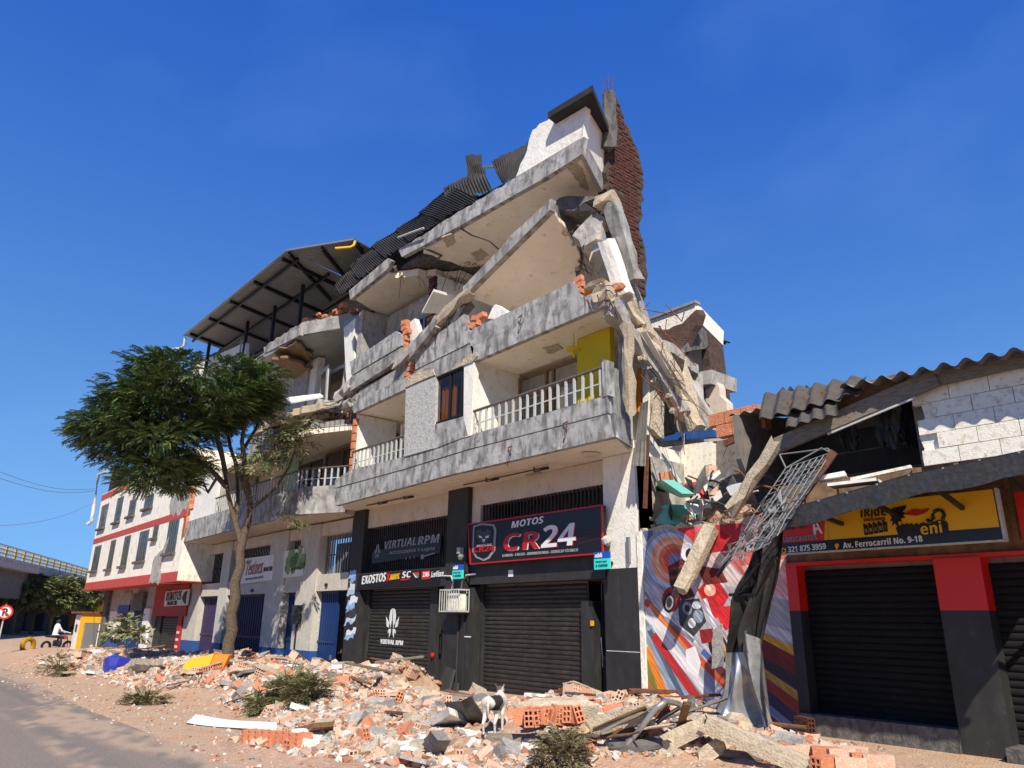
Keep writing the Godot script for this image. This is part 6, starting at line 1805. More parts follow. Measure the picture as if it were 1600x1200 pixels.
func house_behind():
	var H := thing("brick_house", "narrow brick house with a white gable roof edge behind the collapsed building", "house", Vector3(-13, 0, -6))
	var x0 := -13.791
	var x1 := -12.102
	var t := 10.842
	var zb := -7.382
	# gable parapet boards: front and side
	part(H, "gable_board", box2(S(), Vector3(x0 - 1.0, t - 0.75, -6), Vector3(x1, t, -6 - 0.1)), M.cream)
	part(H, "coping", box2(S(), Vector3(x0 - 1.0, t, -6 - 0.2), Vector3(x1 + 0.06, t + 0.08, -6 + 0.08)), M.roof_under)
	part(H, "gable_board", prism(S(), P([-12.082,10.879,-6.069,-12.082,10.323,-7.352,-12.082,9.837,-7.26,-12.082,10.335,-6.045]), Vector3(-0.1, 0, 0)), M.sign_white)
	part(H, "side_wall", prism(S(), jag(P([-12.102,10.153,-6.552,-12.102,9.829,-7.287,-12.102,8.935,-7.341,-12.102,7.756,-7.451,-12.102,7.477,-6.505,-12.102,8.444,-6.49,-12.102,9.246,-6.516]), [2, 3, 4, 5, 6], 0.25, 0.08), Vector3(-0.25, 0, 0)), M.brick_grey)
	part(H, "side_wall", prism(S(), jag(P([-12.122,10.354,-6.07,-12.122,10.099,-6.637,-12.122,9.667,-6.559,-12.122,9.453,-6.194,-12.122,9.286,-5.693,-12.122,9.115,-5.324]), [2, 3, 4], 0.25, 0.1), Vector3(-0.15, 0, 0)), M.conc_dark)
	part(H, "room_wall", box2(S(), Vector3(x0 - 1.5, 5.0, -6 - 1.1), Vector3(x1 - 0.3, t - 0.8, -6 - 1.0)), M.white)
	part(H, "roof_sheet", corr(S(), Vector3(x0 - 1.0, t - 0.8, -6 + 0.3), Vector3(x1 - 0.2, t - 0.8, -6 + 0.3), Vector3(x1 - 0.2, t - 0.65, -6 - 2.0), Vector3(x0 - 1.0, t - 0.65, -6 - 2.0), 16, 0.03, 3), M.sheet_dark)
	# sheet of brickwork torn loose, hanging
	part(H, "hanging_brickwork", prism(S(), jag(P([-13.075,10.157,-5.187,-12.609,9.996,-5.342,-12.213,10.092,-5.469,-11.788,10.438,-5.601,-11.728,10.264,-5.624,-12.1,9.59,-5.515,-12.403,8.865,-5.43,-12.633,8.711,-5.358,-12.83,9.14,-5.286,-12.993,9.571,-5.225]), range(10), 0.25, 0.08), Vector3(0.1, 0.0, -0.2)), M.brick_grey)
	part(H, "floor_slab", prism(S(), jag(P([-12.377,8.508,-5.6,-11.667,8.522,-5.6,-11.412,8.495,-5.6,-11.444,8.091,-5.6,-12.243,8.167,-5.6]), [0, 1, 3, 4], 0.3, 0.08), Vector3(0, 0, -1.2)), M.conc)
	part(H, "front_wall", prism(S(), jag(P([-11.675,8.077,-5.8,-11.412,8.165,-5.8,-11.151,7.331,-5.8,-11.108,6.43,-5.8,-11.88,6.565,-5.8]), [0, 1, 2, 4], 0.2, 0.12), Vector3(0, 0, -0.3)), M.pinkwall)
	part(H, "lower_wall", box2(S(), Vector3(x0 - 1.5, 0.0, -6 - 2.5), Vector3(x1 - 0.05, 7.6, -6)), M.conc_dark)
	window(H, Vector3(-12.332,7.674,-5.7), Vector3(-11.817,8.088,-5.7), [0.0, 1.0], [0.0, 0.4, 1.0], 0.08, M.steel_dark, M.glass_far)

func wreckage():
	# ---- crushed steel window frame lying across the awning
	var W := thing("crushed_window_frame", "crushed white steel window grid slumped over the awning corner", "window frame", Vector3(-5.38,3.181,1.9))
	var c00 := Vector3(-6.179,2.502,2.1)
	var c10 := Vector3(-5.344,2.806,2.1)
	var c01 := Vector3(-5.425,3.837,1.5)
	var c11 := Vector3(-4.752,3.949,1.5)
	var rows := 15
	for i in 8:
		var u := i / 7.0
		var pts := PackedVector3Array()
		for k in 5:
			var v := k / 4.0
			pts.append(c00.lerp(c10, u).lerp(c01.lerp(c11, u), v) + Vector3(rng.randf_range(-0.05, 0.05), rng.randf_range(-0.04, 0.04), rng.randf_range(-0.04, 0.04)) * (1.0 - v))
		part(W, "bar", tube(S(), pts, 0.009, 5), M.wire)
	for j in rows + 1:
		var v := j / float(rows)
		var pts := PackedVector3Array()
		for k in 5:
			var u := k / 4.0
			pts.append(c00.lerp(c10, u).lerp(c01.lerp(c11, u), v) + Vector3(rng.randf_range(-0.06, 0.06), rng.randf_range(-0.05, 0.05), rng.randf_range(-0.05, 0.05)) * (1.1 - v))
		part(W, "cross_bar", tube(S(), pts, 0.007, 5), M.wire)
	for i in 7:
		for j in rows:
			if rng.randf() < 0.3:
				continue
			var q := []
			for e in [[i, j], [i + 1, j], [i + 1, j + 1], [i, j + 1]]:
				var u: float = e[0] / 7.0
				var v: float = e[1] / float(rows)
				q.append(c00.lerp(c10, u).lerp(c01.lerp(c11, u), v) + Vector3(0, -0.02, -0.03 + rng.randf_range(-0.03, 0.03)))
			part(W, "pane", prism(S(), PackedVector3Array(q), Vector3(0.002, -0.004, -0.006)), M.glass_clear)
	part(W, "outer_rail", beam(S(), Vector3(-5.249,3.301,1.62), Vector3(-4.687,3.953,1.52), 0.04, 0.1), M.rust)
	var d0 := Vector3(-0.25, 0.28, -0.3)
	part(W, "bar", tube(S(), PackedVector3Array([c01, c01.lerp(c11, 0.9) + Vector3(-0.1, 0.12, -0.1), c11]), 0.012, 5), M.wire)
	part(W, "bar", tube(S(), PackedVector3Array([c01 + d0, c11 + d0 * 0.3, c11]), 0.012, 5), M.wire)
	part(W, "bar", tube(S(), PackedVector3Array([c01 + d0, c01]), 0.012, 5), M.wire)
	# ---- torn black and silver sheet hanging to the ground
	var g := []
	var path := [[Vector3(-5.653,3.224,1.75), Vector3(-5.47,3.101,1.75)], [Vector3(-5.888,2.54,1.8), Vector3(-5.645,2.532,1.75)], [Vector3(-6.212,2.038,1.75), Vector3(-5.906,1.995,1.7)], [Vector3(-6.395,1.529,1.7), Vector3(-6.062,1.537,1.65)], [Vector3(-6.536,1.105,1.7), Vector3(-6.023,1.132,1.65)], [Vector3(-6.646,0.691,1.8), Vector3(-5.979,0.737,1.6)], [Vector3(-6.712,0.334,1.95), Vector3(-5.936,0.242,1.6)]]
	for j in 31:
		var t := j / 30.0 * 6.0
		var k := mini(int(t), 5)
		var a: Vector3 = path[k][0].lerp(path[k + 1][0], t - k)
		var b: Vector3 = path[k][1].lerp(path[k + 1][1], t - k)
		var r := []
		for i in 15:
			var u := i / 14.0
			r.append(a.lerp(b, u) + Vector3(0, 0, 0.13 * sin(u * 9.0 + t * 0.8) + 0.05 * sin(u * 21.0 - t * 2.0)) * (0.6 + 0.1 * t) + Vector3(0.03 * sin(t * 3.0 + u * 4.0), 0, 0))
		g.append(r)
	var D := thing("torn_awning_sheet", "torn grey metal sheet hanging in folds from the awning to the ground", "metal sheet", Vector3(-6.315,0.398,1.7))
	part(D, "folded_sheet", skin(S(), g.slice(14), 0.01), M.alu)
	part(D, "black_tarpaulin", skin(S(), g.slice(0, 18), 0.014), M.tarp)
	g = []
	for j in 13:
		var t := j / 12.0
		var r := []
		for i in 9:
			var u := i / 8.0
			r.append(Vector3(-6.039,1.66,1.85).lerp(Vector3(-5.923,0.368,1.75), t).lerp(Vector3(-5.894,1.542,1.85).lerp(Vector3(-5.827,0.526,1.7), t), u) + Vector3(0, 0, 0.1 * sin(u * 5.0 + t * 4.0)))
		g.append(r)
	part(D, "loose_flap", skin(S(), g, 0.008), M.alu)
	var st := S()
	for q in [P([-5.726,2.527,1.9,-5.923,2.324,1.9,-6.12,2.159,1.9]), P([-6.45,2.387,1.85,-6.103,2.722,1.85,-5.693,2.783,1.85]), P([-5.549,2.608,1.8,-5.889,2.117,1.8,-6.295,2.123,1.8])]:
		tube(st, q, 0.025, 6)
	part(D, "bent_rod", st, M.steel_dark)
	g = []
	for j in 15:
		var t := j / 14.0
		var r := []
		for i in 7:
			var u := i / 6.0
			r.append(Vector3(-5.596,3.118,1.7).lerp(Vector3(-6.039,1.292,1.6), t).lerp(Vector3(-5.477,3.059,1.65).lerp(Vector3(-5.965,1.376,1.55), t), u) + Vector3(0.05 * sin(t * 5.0), 0, 0.07 * sin(u * 6.0 + t * 3.0)))
		g.append(r)
	part(D, "black_tarpaulin", skin(S(), g, 0.012), M.tarp)
	# ---- two props leaning on the painted wall
	single("leaning_concrete_post", rough_beam(S(), Vector3(-8.102,2.249,0.55), Vector3(-7.706,3.333,0.12), 0.24, 0.2, Vector3(0, 0, 1), 0.02, 0.05), M.beige, "broken cream concrete post leaning against the painted motorcycle wall", "concrete post")
	single("leaning_timber", rough_beam(S(), Vector3(-8.28,2.18,0.5), Vector3(-7.925,3.237,0.16), 0.07, 0.1, Vector3(0, 0, 1), 0.01, 0.05), M.timber_grey, "thin dark timber leaning beside the cream concrete post", "timber")
	single("torn_poster_panel", prism(S(), jag(P([-7.652,1.643,0.35,-7.471,1.745,0.35,-7.5,1.113,0.35,-7.725,1.044,0.35]), [0, 2], 0.1, 0.03), Vector3(0, 0, -0.02)), M.conc_local, "small grey torn board standing in front of the painted wall", "board")
	# ---- things caught on the broken level above the painted wall
	var tub := []
	for j in 6:
		var r := []
		for i in 13:
			var u := i / 12.0
			r.append(Vector3(-8.858,3.673,-0.2) + Vector3(-0.34 + 0.75 * u + 0.05 * sin(j * 2.0), -0.16 + 0.075 * j - 0.08 * u * u, 0.18 * sin(u * 4.0) - 0.05 * j))
		tub.append(r)
	var tb := thing("plastic_tub", "crushed turquoise plastic tub wedged above the painted wall", "tub", Vector3(-8.862,3.602,-0.2))
	part(tb, "side", skin(S(), tub, 0.012), M.turquoise)
	part(tb, "rim", tube(S(), PackedVector3Array([tub[5][0], tub[5][4], tub[5][8], tub[5][12]]), 0.03, 6), M.turquoise)
	single("plastic_sheet", prism(S(), P([-8.604,4.212,0.441,-7.79,4.013,1.306,-7.468,3.753,1.199,-8.314,3.906,0.17,-9.6,4.376,-0.813]), Vector3(0.02, 0.03, -0.3)), M.turquoise, "flat turquoise plastic panel above the crushed tub", "plastic panel")
	var arc := PackedVector3Array()
	for q in P([-8.362,4.156,-0.1,-8.189,4.157,-0.1,-8.056,4.047,-0.1,-7.97,3.898,-0.1]):
		arc.append(q)
	single("red_pipe", tube(S(), arc, 0.055, 8), M.red_bright, "bent red plastic pipe above the painted wall", "pipe")
	g = []
	for j in 5:
		var r := []
		for i in 9:
			var a := 1.2 + i / 8.0 * 2.4
			r.append(Vector3(-9.288,4.196,-0.5) + Vector3(0.32 * cos(a), 0.42 * sin(a) - 0.2, -0.1 - 0.08 * j))
		g.append(r)
	single("black_plastic_drum", skin(S(), g, 0.012), M.rubber, "curved black plastic shell behind the turquoise tub", "drum")
	single("hollow_block", hollow_brick(0.3, 0.26, 0.16, 2, 2), M.clay, "single hollow clay block perched above the turquoise panel", "brick").transform = Transform3D(Basis(Vector3(0.2, 1, 0.1).normalized(), 0.9), Vector3(-8.924,4.401,-0.3))
	single("clay_pipe_half", lathe(S(), Vector3(-8.146,4.312,-0.6), [[0.1, -0.3], [0.12, -0.1], [0.12, 0.25], [0.08, 0.25]], 10), M.clay_pale, "upright salmon clay pipe beside the white wall", "clay pipe")
	single("dangling_cord", tube(S(), P([-9.314,5.552,-1.4,-9.325,5.388,-1.4,-9.353,5.227,-1.4]), 0.008, 5), M.rail, "thin white cord with a ball hanging before the white wall", "cord")

# clay block with cells running through it; lies along x
func hollow_brick(l: float, h: float, w: float, cols: int, rows: int) -> ArrayMesh:
	var st := S()
	var t := 0.018
	var cw := (w - t) / cols
	var ch := (h - t) / rows
	var X := l * 0.5
	for s in [-1.0, 1.0]:
		for i in cols + 1:
			var z0 := -w * 0.5 + i * cw
			quad(st, Vector3(s * X, -h * 0.5, z0), Vector3(s * X, -h * 0.5, z0 + t), Vector3(s * X, h * 0.5, z0 + t), Vector3(s * X, h * 0.5, z0))
		for j in rows + 1:
			var y0 := -h * 0.5 + j * ch
			for i in cols:
				var z0 := -w * 0.5 + i * cw + t
				quad(st, Vector3(s * X, y0, z0), Vector3(s * X, y0, z0 + cw - t), Vector3(s * X, y0 + t, z0 + cw - t), Vector3(s * X, y0 + t, z0))
	for i in cols:
		for j in rows:
			var z0 := -w * 0.5 + i * cw + t
			var z1 := z0 + cw - t
			var y0 := -h * 0.5 + j * ch + t
			var y1 := y0 + ch - t
			quad(st, Vector3(-X, y0, z0), Vector3(X, y0, z0), Vector3(X, y0, z1), Vector3(-X, y0, z1))
			quad(st, Vector3(-X, y1, z0), Vector3(-X, y1, z1), Vector3(X, y1, z1), Vector3(X, y1, z0))
			quad(st, Vector3(-X, y0, z0), Vector3(-X, y1, z0), Vector3(X, y1, z0), Vector3(X, y0, z0))
			quad(st, Vector3(-X, y0, z1), Vector3(X, y0, z1), Vector3(X, y1, z1), Vector3(-X, y1, z1))
	var a := h * 0.5
	var b := w * 0.5
	quad(st, Vector3(-X, a, -b), Vector3(X, a, -b), Vector3(X, a, b), Vector3(-X, a, b))
	quad(st, Vector3(-X, -a, -b), Vector3(-X, -a, b), Vector3(X, -a, b), Vector3(X, -a, -b))
	quad(st, Vector3(-X, -a, b), Vector3(-X, a, b), Vector3(X, a, b), Vector3(X, -a, b))
	quad(st, Vector3(-X, -a, -b), Vector3(X, -a, -b), Vector3(X, a, -b), Vector3(-X, a, -b))
	return st.commit()

func flat(parent: Node3D, n: String, p: PackedVector3Array, m: Material, depth := 0.01) -> MeshInstance3D:
	return part(parent, n, prism(S(), p, Vector3(0, 0, -depth)), m)

func signs():
	# ---------- large black sign of the motorcycle shop
	var A := thing("shop_sign", "black sign with a red border reading MOTOS CR24", "sign", Vector3(-12.175,3.005,0.2))
	part(A, "board", prism(S(), P([-14.546,3.022,0.2,-10.213,3.028,0.2,-10.22,3.966,0.2,-14.677,3.972,0.2]), Vector3(0, 0, -0.12)), M.sign_black)
	var fr := P([-14.533,3.02,0.21,-10.204,3.026,0.21,-10.211,3.964,0.21,-14.664,3.97,0.21])
	for i in 4:
		part(A, "border", beam(S(), fr[i], fr[(i + 1) % 4], 0.03, 0.03), M.ink_red)
	lettering(A, "MOTOS", Vector3(-13.022,3.741,0.21), Vector3(-11.962,3.764,0.21), 0.15, M.ink_white, 0.25)
	lettering(A, "CR", Vector3(-13.328,3.248,0.21), Vector3(-12.083,3.242,0.21), 0.38, M.ink_white, 0.2, 900).position += Vector3(0.03, -0.015, -0.004)
	lettering(A, "CR", Vector3(-13.319,3.247,0.218), Vector3(-12.074,3.241,0.218), 0.38, M.ink_red, 0.2, 900)
	lettering(A, "24", Vector3(-12.021,3.238,0.21), Vector3(-10.985,3.237,0.21), 0.46, M.ink_red, 0.2, 900).position += Vector3(0.03, -0.015, -0.004)
	lettering(A, "24", Vector3(-12.012,3.237,0.218), Vector3(-10.977,3.236,0.218), 0.46, M.ink_white, 0.2, 900)
	lettering(A, "LLANTAS - CASCOS - INDUMENTARIA - SERVICIO TÉCNICO", Vector3(-13.324,3.12,0.21), Vector3(-10.895,3.104,0.21), 0.075, M.ink_grey, 0.0, 600)
	flat(A, "emblem", P([-14.471,3.914,0.212,-14.135,3.949,0.212,-13.66,3.887,0.212,-13.564,3.76,0.212,-13.596,3.278,0.212,-13.798,3.112,0.212,-14.008,3.067,0.212,-14.316,3.155,0.212,-14.474,3.305,0.212]), M.ink_grey, 0.008)
	flat(A, "emblem", P([-14.405,3.876,0.22,-14.123,3.905,0.22,-13.708,3.849,0.22,-13.653,3.741,0.22,-13.678,3.308,0.22,-13.849,3.16,0.22,-14.017,3.118,0.22,-14.263,3.193,0.22,-14.411,3.327,0.22]), M.sign_black, 0.012)
	flat(A, "emblem", P([-14.303,3.782,0.226,-14.146,3.822,0.226,-14.09,3.744,0.226,-13.951,3.733,0.226,-13.886,3.811,0.226,-13.764,3.739,0.226,-13.741,3.593,0.226,-13.874,3.541,0.226,-13.922,3.461,0.226,-14.112,3.474,0.226,-14.186,3.563,0.226,-14.295,3.633,0.226]), plain(hx("3c3f44"), 0.4), 0.008)
	flat(A, "emblem", P([-14.221,3.67,0.23,-14.097,3.64,0.23,-14.078,3.596,0.23,-14.183,3.614,0.23]), M.ink_white, 0.006)
	flat(A, "emblem", P([-13.941,3.628,0.23,-13.822,3.645,0.23,-13.837,3.589,0.23,-13.957,3.588,0.23]), M.ink_white, 0.006)
	flat(A, "emblem", P([-14.077,3.575,0.23,-13.956,3.567,0.23,-13.979,3.506,0.23,-14.048,3.511,0.23]), M.ink_white, 0.006)
	lettering(A, "CR24", Vector3(-14.421,3.282,0.228), Vector3(-13.611,3.278,0.228), 0.13, M.ink_red, 0.2, 900)
	lettering(A, "MOTOS", Vector3(-14.276,3.407,0.228), Vector3(-13.711,3.4,0.228), 0.05, M.ink_white, 0.2, 700)
	for i in 3:
		part(A, "speed_line", beam(S(), Vector3(-10.856,3.434,0.206) + Vector3(0, -i * 0.09, 0), Vector3(-10.298,3.505,0.206) + Vector3(0, -i * 0.1, 0), 0.008, 0.012), plain(hx("5d1518"), 0.4))
	# ---------- black accessories sign
	var V1 := thing("shop_sign", "black sign with grey lettering VIRTUAL RPM ACCESORIOS Y LUJOS on the grille", "sign", Vector3(-17.605,3.126,-0.02))
	part(V1, "board", prism(S(), P([-19.798,3.601,-0.06,-19.75,3.285,-0.06,-16.242,3.396,-0.06,-16.194,3.833,-0.06,-17.234,3.887,-0.06]), Vector3(0, 0, -0.05)), M.sign_black)
	lettering(V1, "VIRTUAL", Vector3(-19.121,3.664,-0.05), Vector3(-17.389,3.678,-0.05), 0.22, M.ink_grey, 0.25, 800)
	lettering(V1, "RPM", Vector3(-17.293,3.671,-0.05), Vector3(-16.314,3.673,-0.05), 0.22, M.ink_grey, 0.25, 800)
	lettering(V1, "ACCESORÍOS Y LUJOS", Vector3(-18.776,3.482,-0.05), Vector3(-16.475,3.469,-0.05), 0.12, M.ink_grey, 0.15, 700)
	mask_emblem(V1, P([-19.465,3.841,-0.05])[0], 0.17, 0.42, M.ink_grey)
	part(V1, "spanner", beam(S(), P([-17.076,3.339,-0.05])[0], P([-16.462,3.408,-0.05])[0], 0.012, 0.03), M.ink_grey)
	part(V1, "spanner", lathe(S(), P([-17.041,3.342,-0.05])[0], [[0.02, 0.01], [0.07, 0.01], [0.07, -0.01]], 10, Basis(Vector3.RIGHT, PI / 2)), M.ink_grey)
	for i in 3:
		part(V1, "small_mark", box(S(), P([-17.847,3.341,-0.05])[0] + Vector3(i * 0.2, 0.01 * i, 0), Vector3(0.03, 0.07, 0.008)), M.ink_grey)
	# ---------- strip of brand names on the lintel
	var E := thing("shop_sign", "narrow black strip reading EXOSTOS with small exhaust brand logos", "sign", Vector3(-18.058,2.631,0.07))
	part(E, "strip", box2(S(), Vector3(-20.3, 2.6, 0.062), Vector3(-16.0, 2.98, 0.075)), M.sign_black)
	lettering(E, "EXOSTOS", Vector3(-19.994,2.698,0.09), Vector3(-18.652,2.749,0.09), 0.24, M.ink_white, 0.1, 900)
	lettering(E, "X", Vector3(-18.583,2.747,0.09), Vector3(-18.412,2.759,0.09), 0.2, M.red_bright, 0.0, 900)
	lettering(E, "AKRAPIC", Vector3(-18.414,2.776,0.09), Vector3(-17.912,2.794,0.09), 0.15, M.yellow, 0.1, 900)
	lettering(E, "SC", Vector3(-17.783,2.807,0.09), Vector3(-17.364,2.81,0.09), 0.17, M.ink_white, 0.2, 900)
	part(E, "underline", beam(S(), Vector3(-17.842,2.758,0.09), Vector3(-17.392,2.778,0.09), 0.008, 0.03), M.red_bright)
	flat(E, "logo", P([-17.261,2.934,0.09,-16.952,2.936,0.09,-16.982,2.798,0.09]), M.red_bright)
	flat(E, "logo", P([-17.254,2.924,0.094,-17.108,2.802,0.094,-16.993,2.794,0.094]), M.ink_white)
	flat(E, "logo", P([-17.136,2.873,0.098,-16.944,2.884,0.098,-16.953,2.801,0.098]), plain(hx("3c8a3a"), 0.5))
	flat(E, "logo", P([-16.815,2.954,0.09,-16.458,2.958,0.09,-16.439,2.748,0.09,-16.795,2.741,0.09]), M.red_bright)
	lettering(E, "ZAS", Vector3(-16.743,2.797,0.1), Vector3(-16.459,2.803,0.1), 0.12, M.ink_white, 0.0, 900)
	lettering(E, "LeoVince", Vector3(-16.384,2.777,0.09), Vector3(-15.837,2.79,0.09), 0.15, M.ink_white, 0.25, 500, true)
	# ---------- emblem painted on the shutter
	var Q := thing("painted_emblem", "white mask emblem and VIRTUAL RPM lettering on the black roller shutter", "emblem", Vector3(-18.627,1.211,-0.26))
	mask_emblem(Q, Vector3(-18.74,2.039,-0.265), 0.34, 0.78, M.ink_white)
	lettering(Q, "VIRTUAL RPM", Vector3(-19.321,1.09,-0.27), Vector3(-18.13,1.076,-0.27), 0.12, M.ink_white, 0.1, 900)
	# ---------- two small payment signs
	var k := 0
	for q in [Vector3(-14.933,2.689,0.3), Vector3(-10.162,2.715,0.3)]:
		var s := thing("payment_sign", ["small blue and aqua addi sign over the meter cage", "small blue and aqua addi sign at the corner of the MOTOS CR24 sign"][k], "sign", q, "addi payment signs")
		k += 1
		part(s, "aqua_panel", box2(S(), q + Vector3(-0.2, 0.0, -0.05), q + Vector3(0.2, 0.2, 0.0)), M.aqua)
		part(s, "blue_panel", box2(S(), q + Vector3(-0.2, 0.202, -0.05), q + Vector3(0.2, 0.33, 0.0)), M.addi_blue)
		part(s, "bracket", box2(S(), q + Vector3(-0.03, 0.1, -0.3), q + Vector3(0.03, 0.16, -0.05)), M.steel_dark)
		lettering(s, "addi", q + Vector3(-0.17, 0.225, 0.004), q + Vector3(0.02, 0.225, 0.004), 0.085, M.ink_white, 0.0, 900)
		lettering(s, "Compra aquí", q + Vector3(-0.15, 0.125, 0.004), q + Vector3(0.14, 0.125, 0.004), 0.04, plain(hx("0f5f66"), 0.6), 0.0, 500)
		lettering(s, "a cuotas", q + Vector3(-0.15, 0.05, 0.004), q + Vector3(0.16, 0.05, 0.004), 0.05, plain(hx("0f5f66"), 0.6), 0.0, 800)
	# ---------- meter cage on the pillar
	var c := Vector3(-15.147,1.939,0.28)
	var G1 := thing("meter_cage", "rusty white wire cage around a meter on the black pillar", "cage", c)
	var lo := c + Vector3(-0.42, 0.0, -0.25)
	var hi := c + Vector3(0.36, 0.5, 0.06)
	for x in 9:
		for z in [lo.z, hi.z]:
			part(G1, "bar", box(S(), Vector3(lerpf(lo.x, hi.x, x / 8.0), (lo.y + hi.y) * 0.5, z), Vector3(0.018, 0.5, 0.018)), M.rail)
	for y in [lo.y, hi.y]:
		part(G1, "ring", beam(beam(beam(beam(S(), Vector3(lo.x, y, lo.z), Vector3(hi.x, y, lo.z), 0.03, 0.03), Vector3(lo.x, y, hi.z), Vector3(hi.x, y, hi.z), 0.03, 0.03), Vector3(lo.x, y, lo.z), Vector3(lo.x, y, hi.z), 0.03, 0.03), Vector3(hi.x, y, lo.z), Vector3(hi.x, y, hi.z), 0.03, 0.03), M.rail)
	part(G1, "meter", box2(S(), lo + Vector3(0.2, 0.02, 0.05), hi - Vector3(0.06, 0.08, 0.1)), M.cream)
	part(G1, "tray", box2(S(), lo - Vector3(0, 0.05, 0), Vector3(hi.x, lo.y - 0.015, hi.z)), M.steel_dark)
	for x in [lo.x + 0.2, hi.x - 0.2]:
		part(G1, "pipe", tube(S(), PackedVector3Array([Vector3(x, hi.y, 0.12), Vector3(x, hi.y + 0.2, 0.1), Vector3(x + 0.12 * signf(x - c.x), hi.y + 0.34, 0.08), Vector3(x + 0.5 * signf(x - c.x), hi.y + 0.36, 0.08)]), 0.025, 6), M.rail)
	part(G1, "conduit", tube(S(), PackedVector3Array([Vector3(c.x + 0.0, lo.y - 0.05, 0.06), Vector3(c.x + 0.0, 0.2, 0.06)]), 0.03, 6), M.black)
	var cam1 := thing("security_camera", "small white security camera beside the MOTOS CR24 sign", "camera", Vector3(-14.977,3.255,0.2))
	part(cam1, "mount", box(S(), Vector3(-15.095,3.375,0.12), Vector3(0.12, 0.14, 0.12)), M.rail)
	part(cam1, "lens", lathe(S(), Vector3(-14.947,3.207,0.2), [[0, 0.08], [0.07, 0.06], [0.08, 0.0], [0.05, -0.06], [0, -0.08]], 10), M.steel)
	single("wall_lamp", lathe(S(), Vector3(-10.179,3.253,0.12), [[0, 0.12], [0.08, 0.1], [0.1, 0.0], [0.05, -0.08], [0, -0.08]], 10, Basis(Vector3(1, 0, 0), 0.6)), M.rail, "small white round lamp on the white corner pillar", "lamp")
	single("wall_box", box2(S(), Vector3(-9.732,2.83,0.06), Vector3(-9.667,3.312,0)), M.steel, "narrow grey metal box on the white corner pillar", "box")
	single("paper_notice", box2(S(), Vector3(-13.286,2.689,0.062), Vector3(-13.118,2.838,0.055)), M.ink_white, "white paper notice stuck on the black lintel under the sign", "notice")
	# ---------- black boards leaning on the pillar foot
	single("black_board", prism(S(), P([-15.17,0.131,0.55,-14.785,0.12,0.55,-15.175,0.63,0.12,-15.547,0.682,0.12]), Vector3(0.02, 0, -0.05)), M.black, "tall black board leaning against the pillar foot", "board")
	single("black_board", prism(S(), P([-14.972,0.099,0.4,-14.672,0.109,0.4,-14.916,0.355,0.2,-15.225,0.363,0.2]), Vector3(0.02, 0, -0.05)), M.black, "short black board beside the tall leaning board", "board")
	# ---------- neighbour's signs
	var F := thing("shop_sign", "white shop sign with red script lettering behind the tree trunk", "sign", Vector3(-28.053,3.006,0.04))
	part(F, "board", prism(S(), P([-29.74,2.981,0.06,-26.699,3.033,0.06,-26.788,3.942,0.06,-29.941,3.944,0.06]), Vector3(0, 0, -0.06)), M.sign_white)
	lettering(F, "Festinex", Vector3(-29.349,3.282,0.07), Vector3(-27.707,3.317,0.07), 0.5, plain(hx("9c3130"), 0.6), 0.2, 500, true)
	lettering(F, "salón de", Vector3(-29.432,3.722,0.07), Vector3(-28.91,3.734,0.07), 0.16, M.ink_grey, 0.0, 500)
	lettering(F, "310 442 7332", Vector3(-27.599,3.359,0.07), Vector3(-26.773,3.372,0.07), 0.16, M.ink_black, 0.0, 600)
	lettering(F, "Decoraciones y eventos especiales", Vector3(-29.274,3.064,0.07), Vector3(-27.52,3.103,0.07), 0.14, M.ink_grey, 0.0, 500)
	var gs := thing("picture_sign", "pale sign with a green leafy picture above the blue door", "sign", Vector3(-24.985,3.131,0.03))
	part(gs, "board", prism(S(), P([-25.779,3.07,0.05,-24.168,3.101,0.05,-24.287,4.016,0.05,-25.922,4.006,0.05]), Vector3(0, 0, -0.06)), M.sign_white)
	for i in 26:
		var p := Vector3(-25.654,3.459,0.055).lerp(Vector3(-24.3,3.696,0.055), rng.randf()) + Vector3(0, rng.randf_range(-0.25, 0.35), 0)
		part(gs, "print", lathe(S(), p, [[0, 0.006], [rng.randf_range(0.06, 0.2), 0.005 - 0.0001 * i], [0.2, -0.01]], 7, Basis(Vector3.RIGHT, PI / 2)), plain(hx(["5f7d45", "7d985c", "49663a", "8c9a63"][i % 4]), 0.7))
	lettering(gs, "pasteles", Vector3(-25.115,3.284,0.06), Vector3(-24.344,3.296,0.06), 0.14, M.ink_black, 0.0, 500)
	single("number_plate", box2(S(), Vector3(-28.733,2.651,0), Vector3(-28.516,2.763,0) + Vector3(0, 0, 0.03)), M.ink_black, "small dark number plate over the navy door", "number plate")
	single("number_plate", box2(S(), Vector3(-22.53,2.71,0), Vector3(-22.371,2.804,0) + Vector3(0, 0, 0.03)), M.ink_black, "small dark number plate over the open blue door", "number plate")
	# graffiti strip on the shared pillar
	var gr := thing("pillar_graffiti", "blue black and white painted graffiti on the narrow black pillar", "graffiti", Vector3(-20.6, 0.9, 0.03))
	var cols := ["8fb0d8", "d8dde4", "22252b", "9db7d0", "c9cfd6", "30343b", "7f9cc6"]
	for i in 15:
		var y := 1.15 + i * 0.125
		var w := 0.3 * (1.0 - 0.012 * i)
		var x := -20.62 + 0.1 * sin(i * 1.7)
		flat(gr, "paint_patch", jag(P([x - w, y, 0.034 + 0.002 * (i % 3), x + w * 0.8, y + 0.04, 0.034 + 0.002 * (i % 3), x + w, y + 0.2, 0.034 + 0.002 * (i % 3), x - w * 0.6, y + 0.24, 0.034 + 0.002 * (i % 3)]), [0, 1, 2, 3], 0.12, 0.05), plain(hx(cols[i % 7]), 0.7), 0.006 + 0.002 * (i % 3))
	# ---------- red shop sign far left
	var R := thing("shop_sign", "white sign reading RUMOTOS on the red shop portal", "sign", Vector3(-38.5, 2.0, 0.14))
